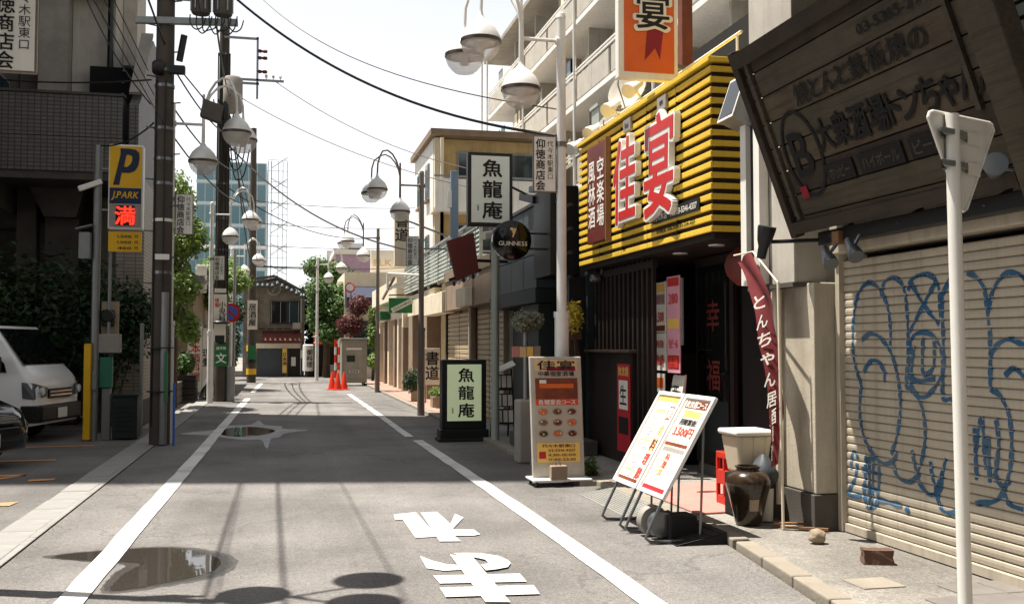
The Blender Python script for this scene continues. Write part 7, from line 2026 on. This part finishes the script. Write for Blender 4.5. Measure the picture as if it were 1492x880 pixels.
# houses round the bend
bh = thing('blue_awning_shop', 'shop with a dark blue awning behind the red shrub', 'shop', (4.5, 50, 0))
box(bh, 'wall', 'cream', 3.0, 9.0, 49.5, 56, 0, 5.2)
MB().prism([(49.48, 3.5), (49.48, 4.5), (48.2, 3.9), (48.2, 3.4)], (3.05, 0, 0), (0, 1, 0), (0, 0, 1), 2.0).build('awning', 'blue', bh)
box(bh, 'window', 'glass', 3.4, 5.0, 49.42, 49.49, 1.0, 2.8)
pk_ = thing('pink_building', 'pink building with a white sign panel beyond the bend', 'building', (6, 66, 0))
box(pk_, 'wall', 'pink', 3.2, 14, 62, 72, 0, 7.2)
box(pk_, 'parapet', 'paper', 3.1, 14, 61.9, 72, 7.2, 7.5)
box(pk_, 'dark_panel', 'teal_dark', 8.6, 9.6, 61.85, 61.99, 5.2, 6.9)
ws = thing('rooftop_sign', 'white rooftop sign panel with faint letters in front of the pink building', 'sign', (5.0, 50.6, 5.2))
MB().box(4.35, 6.1, 50.3, 50.5, 5.25, 6.4).build('panel', 'paper', ws, bevel=0.01)
letters(ws, 'print_tan', 'ELK', (4.95, 50.29, 5.75), FACE_CAM, 0.42, w=0.9)
MB().box(6.12, 6.5, 50.32, 50.5, 5.25, 6.4).build('dark_panel', 'black', ws)
for x in (4.6, 5.9):
    MB().bar((x, 50.45, 4.9), (x, 50.45, 5.3), 0.08).build('leg', 'steel', ws)
fg = thing('far_tower', 'pale grey distant tower block above the trees', 'building', (18, 260, 0))
for (x0, x1, h) in ((11.0, 15.5, 25.5), (15.6, 20.0, 27.5)):
    box(fg, 'block', 'haze_grey', x0, x1, 255, 270, 0, h)
    for k in range(7):
        box(fg, 'window_band', 'slate', x0 + 0.3, x1 - 0.3, 254.9, 254.99, h - 2.4 - k * 2.8, h - 1.2 - k * 2.8)
# glass tower left of the axis
gt = thing('glass_tower', 'blue green glass tower rising over the left poles', 'building', (-7, 145, 0))
box(gt, 'core', 'tower_frame', -11.4, -2.2, 140.3, 160, 0, 26.6)
box(gt, 'low_wing', 'tower_frame', -12.6, -11.41, 140.6, 160, 0, 20.6)
pg = None
for fl_ in range(9):
    for k in range(8):
        z = 0.4 + fl_ * 2.95
        if pg is None:
            pg = MB().box(-0.5, 0.5, -0.06, 0, 0.1, 2.45).build('glass_panel', 'tower_glass', gt, local=True)
            o = pg
        else:
            o = clone(pg, gt)
        o.location = (-10.85 + k * 1.14 + 7, 140.29 - 145, z)
    box(gt, 'floor_band', 'white_wall' if fl_ in (3, 5) else 'tower_frame', -11.45, -2.15, 140.18, 140.29, 0.02 + fl_ * 2.95, 0.42 + fl_ * 2.95)
    box(gt, 'wing_glass', 'tower_glass', -12.5, -11.5, 140.5, 140.59, 0.5 + fl_ * 2.2, 2.1 + fl_ * 2.2)
sc = thing('lattice_frame', 'white lattice stair frame on the right side of the glass tower', 'frame', (-0.8, 141, 0))
for x in (-2.0, -1.55, -0.6, 0.0, 0.6):
    MB().box(x - 0.06, x + 0.06, 140.0, 140.15, 0, 26.9).build('upright', 'steel' if x < -1.5 else 'haze_grey', sc)
for k in range(18):
    MB().box(-2.0, 0.65, 139.9, 139.98, 1.5 + k * 1.5, 1.58 + k * 1.5).build('transom', 'haze_grey', sc)
    MB().bar((-1.5, 140.2, 0.5 + k * 1.5), (0.6, 140.2, 2.0 + k * 1.5 if k % 2 else 0.5 + k * 1.5 - 1.2), 0.12).build('brace', 'haze_grey', sc)
# far left and right blocks that close the street
cb_ = thing('corner_building', 'plain pale building closing the view left of the old shop', 'building', (-6, 60, 0))
box(cb_, 'wall', 'cream', -14, -3.0, 54, 66, 0, 4.6)
for k in range(4):
    w = box(cb_, 'window', 'galv', -12.5 + k * 2.3, -11.2 + k * 2.3, 53.94, 53.99, 1.2, 2.8)
    box(w, 'pane', 'glass', -12.4 + k * 2.3, -11.3 + k * 2.3, 53.93, 53.939, 1.3, 2.7)

# ------------------------------------------------------------------ unseen buildings added behind the viewer to block fill light from the sky
for (x0, x1, y0, y1, h, lab) in ((-13.0, -3.0, -26.0, 0.5, 12.0, 'unseen block added on the left behind the viewer to cut sky light'), (4.7, 14.0, -26.0, -3.1, 14.0, 'unseen block added on the right behind the viewer to cut sky light'), (-12.0, 14.0, -44.0, -34.0, 12.0, 'unseen block added across the street behind the viewer to cut sky light')):
    t = thing('sky_blocking_building', lab, 'building', ((x0 + x1) / 2, (y0 + y1) / 2, 0), 'buildings added behind the viewer to cut sky light')
    box(t, 'wall', 'concrete_dark', x0, x1, y0, y1, 0, h)
    box(t, 'parapet', 'concrete', x0 - 0.05, x1 + 0.05, y0 - 0.05, y1 + 0.05, h, h + 0.4)
    wx = x1 if x1 < 0 else x0
    sg = 1 if x1 < 0 else -1
    for fl_ in range(int(h / 3)):
        for k in range(int((y1 - y0) / 3.2)):
            yc = y0 + 1.6 + k * 3.2
            w = box(t, 'window', 'galv', wx, wx + sg * 0.05, yc - 0.8, yc + 0.8, 1.0 + fl_ * 3, 2.4 + fl_ * 3)
            box(w, 'pane', 'glass', wx + sg * 0.051, wx + sg * 0.056, yc - 0.74, yc + 0.74, 1.06 + fl_ * 3, 2.34 + fl_ * 3)
# tiled hip and clutter on the old shop
for k in range(13):
    MB().tube([(-1.9 + k * 0.24, 52.0, 4.72 if k < 7 else 4.95 - (k - 6) * 0.12), (-1.9 + k * 0.24, 51.75, 4.55 if k < 7 else 4.78 - (k - 6) * 0.12)], 0.09, 8).build('roof_tile', 'slate', gbl, smooth=True)
for k in range(6):
    MB().box(-1.55 + k * 0.42, -1.2 + k * 0.42, 51.9, 52.04, 2.4, 2.46).build('ledge_board', 'dark', gbl)
tube(gbl, 'drainpipe', 'galv', [(0.98, 52.05, 0.1), (0.98, 52.05, 4.2)], 0.04, 6)
MB().box(0.55, 0.95, 51.75, 52.1, 2.42, 2.75).build('air_conditioner', 'concrete', gbl, bevel=0.02)
for k in range(4):
    tube(gbl, 'window_bar', 'galv', [(-0.5 + k * 0.45, 52.06, 2.75), (-0.5 + k * 0.45, 52.06, 3.8)], 0.015, 6)
# ------------------------------------------------------------------ overhead cables
wire('thick black cable swooping from the transformers to the near right lamp post', (-0.8, 16.9, 7.35), (3.2, 11.45, 4.12), 0.42, 0.02)
wire('thin cable with small knots crossing high above the road to the near lamp post', (-0.6, 29.4, 11.6), (3.22, 11.5, 4.45), 0.5, 0.009, 'cable_red')
wire('thick cable sagging from the second pole to the second right lamp', (-1.5, 29.5, 7.3), (3.05, 22.7, 3.75), 0.55, 0.022)
wire('thin cable from the second pole crossarm to the beige building', (-0.3, 29.5, 9.3), (4.8, 25.0, 6.1), 0.35, 0.012, 'cable_red')
wire('lower thin cable from the second pole to the shop row', (-1.5, 29.5, 8.9), (4.4, 24.0, 5.5), 0.3, 0.012, 'cable_red')
wire('cable from the second pole running over the right lamps far down the street', (-1.5, 29.6, 6.1), (3.2, 34.2, 5.3), 0.5, 0.014, 'cable')
for k, (z, x) in enumerate(((5.2, -1.9), (5.65, -2.05), (6.05, -2.15), (6.5, -1.9), (6.85, -1.3))):
    wire(('lowest', 'second lowest', 'middle', 'second highest', 'highest')[k] + ' of the five cables leaving the thick concrete pole overhead towards the camera', (x, 16.9, z), (x - 0.1 + 0.12 * k, -9, z + 0.6), 0.25, 0.016 if k == 3 else 0.008, group='cables over the left road edge')
for k, (z, x) in enumerate(((6.9, -1.1), (6.2, -1.8), (5.7, -1.9), (5.3, -1.95))):
    wire(('highest', 'second highest', 'second lowest', 'lowest')[k] + ' of the four cables from the thick concrete pole to the second pole', (x, 17.0, z), (-1.5 + 0.1 * k, 29.6, z + 1.9 - 0.5 * k), 0.25, 0.016, group='cables along the left poles')
for k in range(3):
    wire(('highest', 'middle', 'lowest')[k] + ' of the three cables between the second and third left poles', (-1.5 + 0.12 * k, 29.6, 8.2 - k * 0.9), (-1.2, 44.3, 7.0 - k * 1.1), 0.4, 0.022, group='cables to the third pole')
for k in range(4):
    wire(('lowest', 'second lowest', 'second highest', 'highest')[k] + ' of the four distant cables crossing the street at the bend', (-1.2, 44.3, 5.0 + k * 0.95), (9.0, 46.5, 5.6 + k * 0.9), 0.25, 0.016, 'cable_red' if k % 2 else 'cable', group='cables at the bend')
wire('cable from the third pole to the distant lamp', (-1.2, 44.3, 5.05), (1.57, 46, 5.15), 0.05, 0.03)
wire('cable from the parking sign to the thick concrete pole', (-3.05, 18.0, 5.0), (-2.05, 16.9, 5.2), 0.12, 0.014)
wire('cable draped across the tiled building front to the thick pole', (-7.5, 20.4, 6.9), (-2.1, 16.9, 5.9), 0.2, 0.014)
wire('second cable draped across the tiled building front', (-4.2, 20.6, 9.4), (-2.1, 16.9, 5.5), 0.3, 0.012)

# ------------------------------------------------------------------ grit swept against the kerb and the gutter
gr = MB()
rg = random.Random(11)
for k in range(900):
    if k % 3:
        y = rg.uniform(4.2, 16.0)
        kx = 3.27 + (y - 5.65) * 0.14 if y < 7.3 else (3.5 if y < 10.9 else 3.28)
        x = kx - abs(rg.gauss(0, 0.07)) - 0.012
    else:
        y = rg.uniform(4.5, 14.0)
        x = -1.94 + abs(rg.gauss(0, 0.08))
    r_ = rg.uniform(0.002, 0.007)
    gr.add([(x - r_, y, 0.001), (x, y - r_, 0.001), (x + r_, y + r_ * 0.3, 0.001), (x, y, r_ * 1.3)], [(0, 1, 3), (1, 2, 3), (2, 0, 3)])
g_ = gr.build('grit', 'stone', None, fix=False)
tag(g_, 'loose grit and crumbs swept along the kerb and gutter edges', 'grit', kind='stuff')
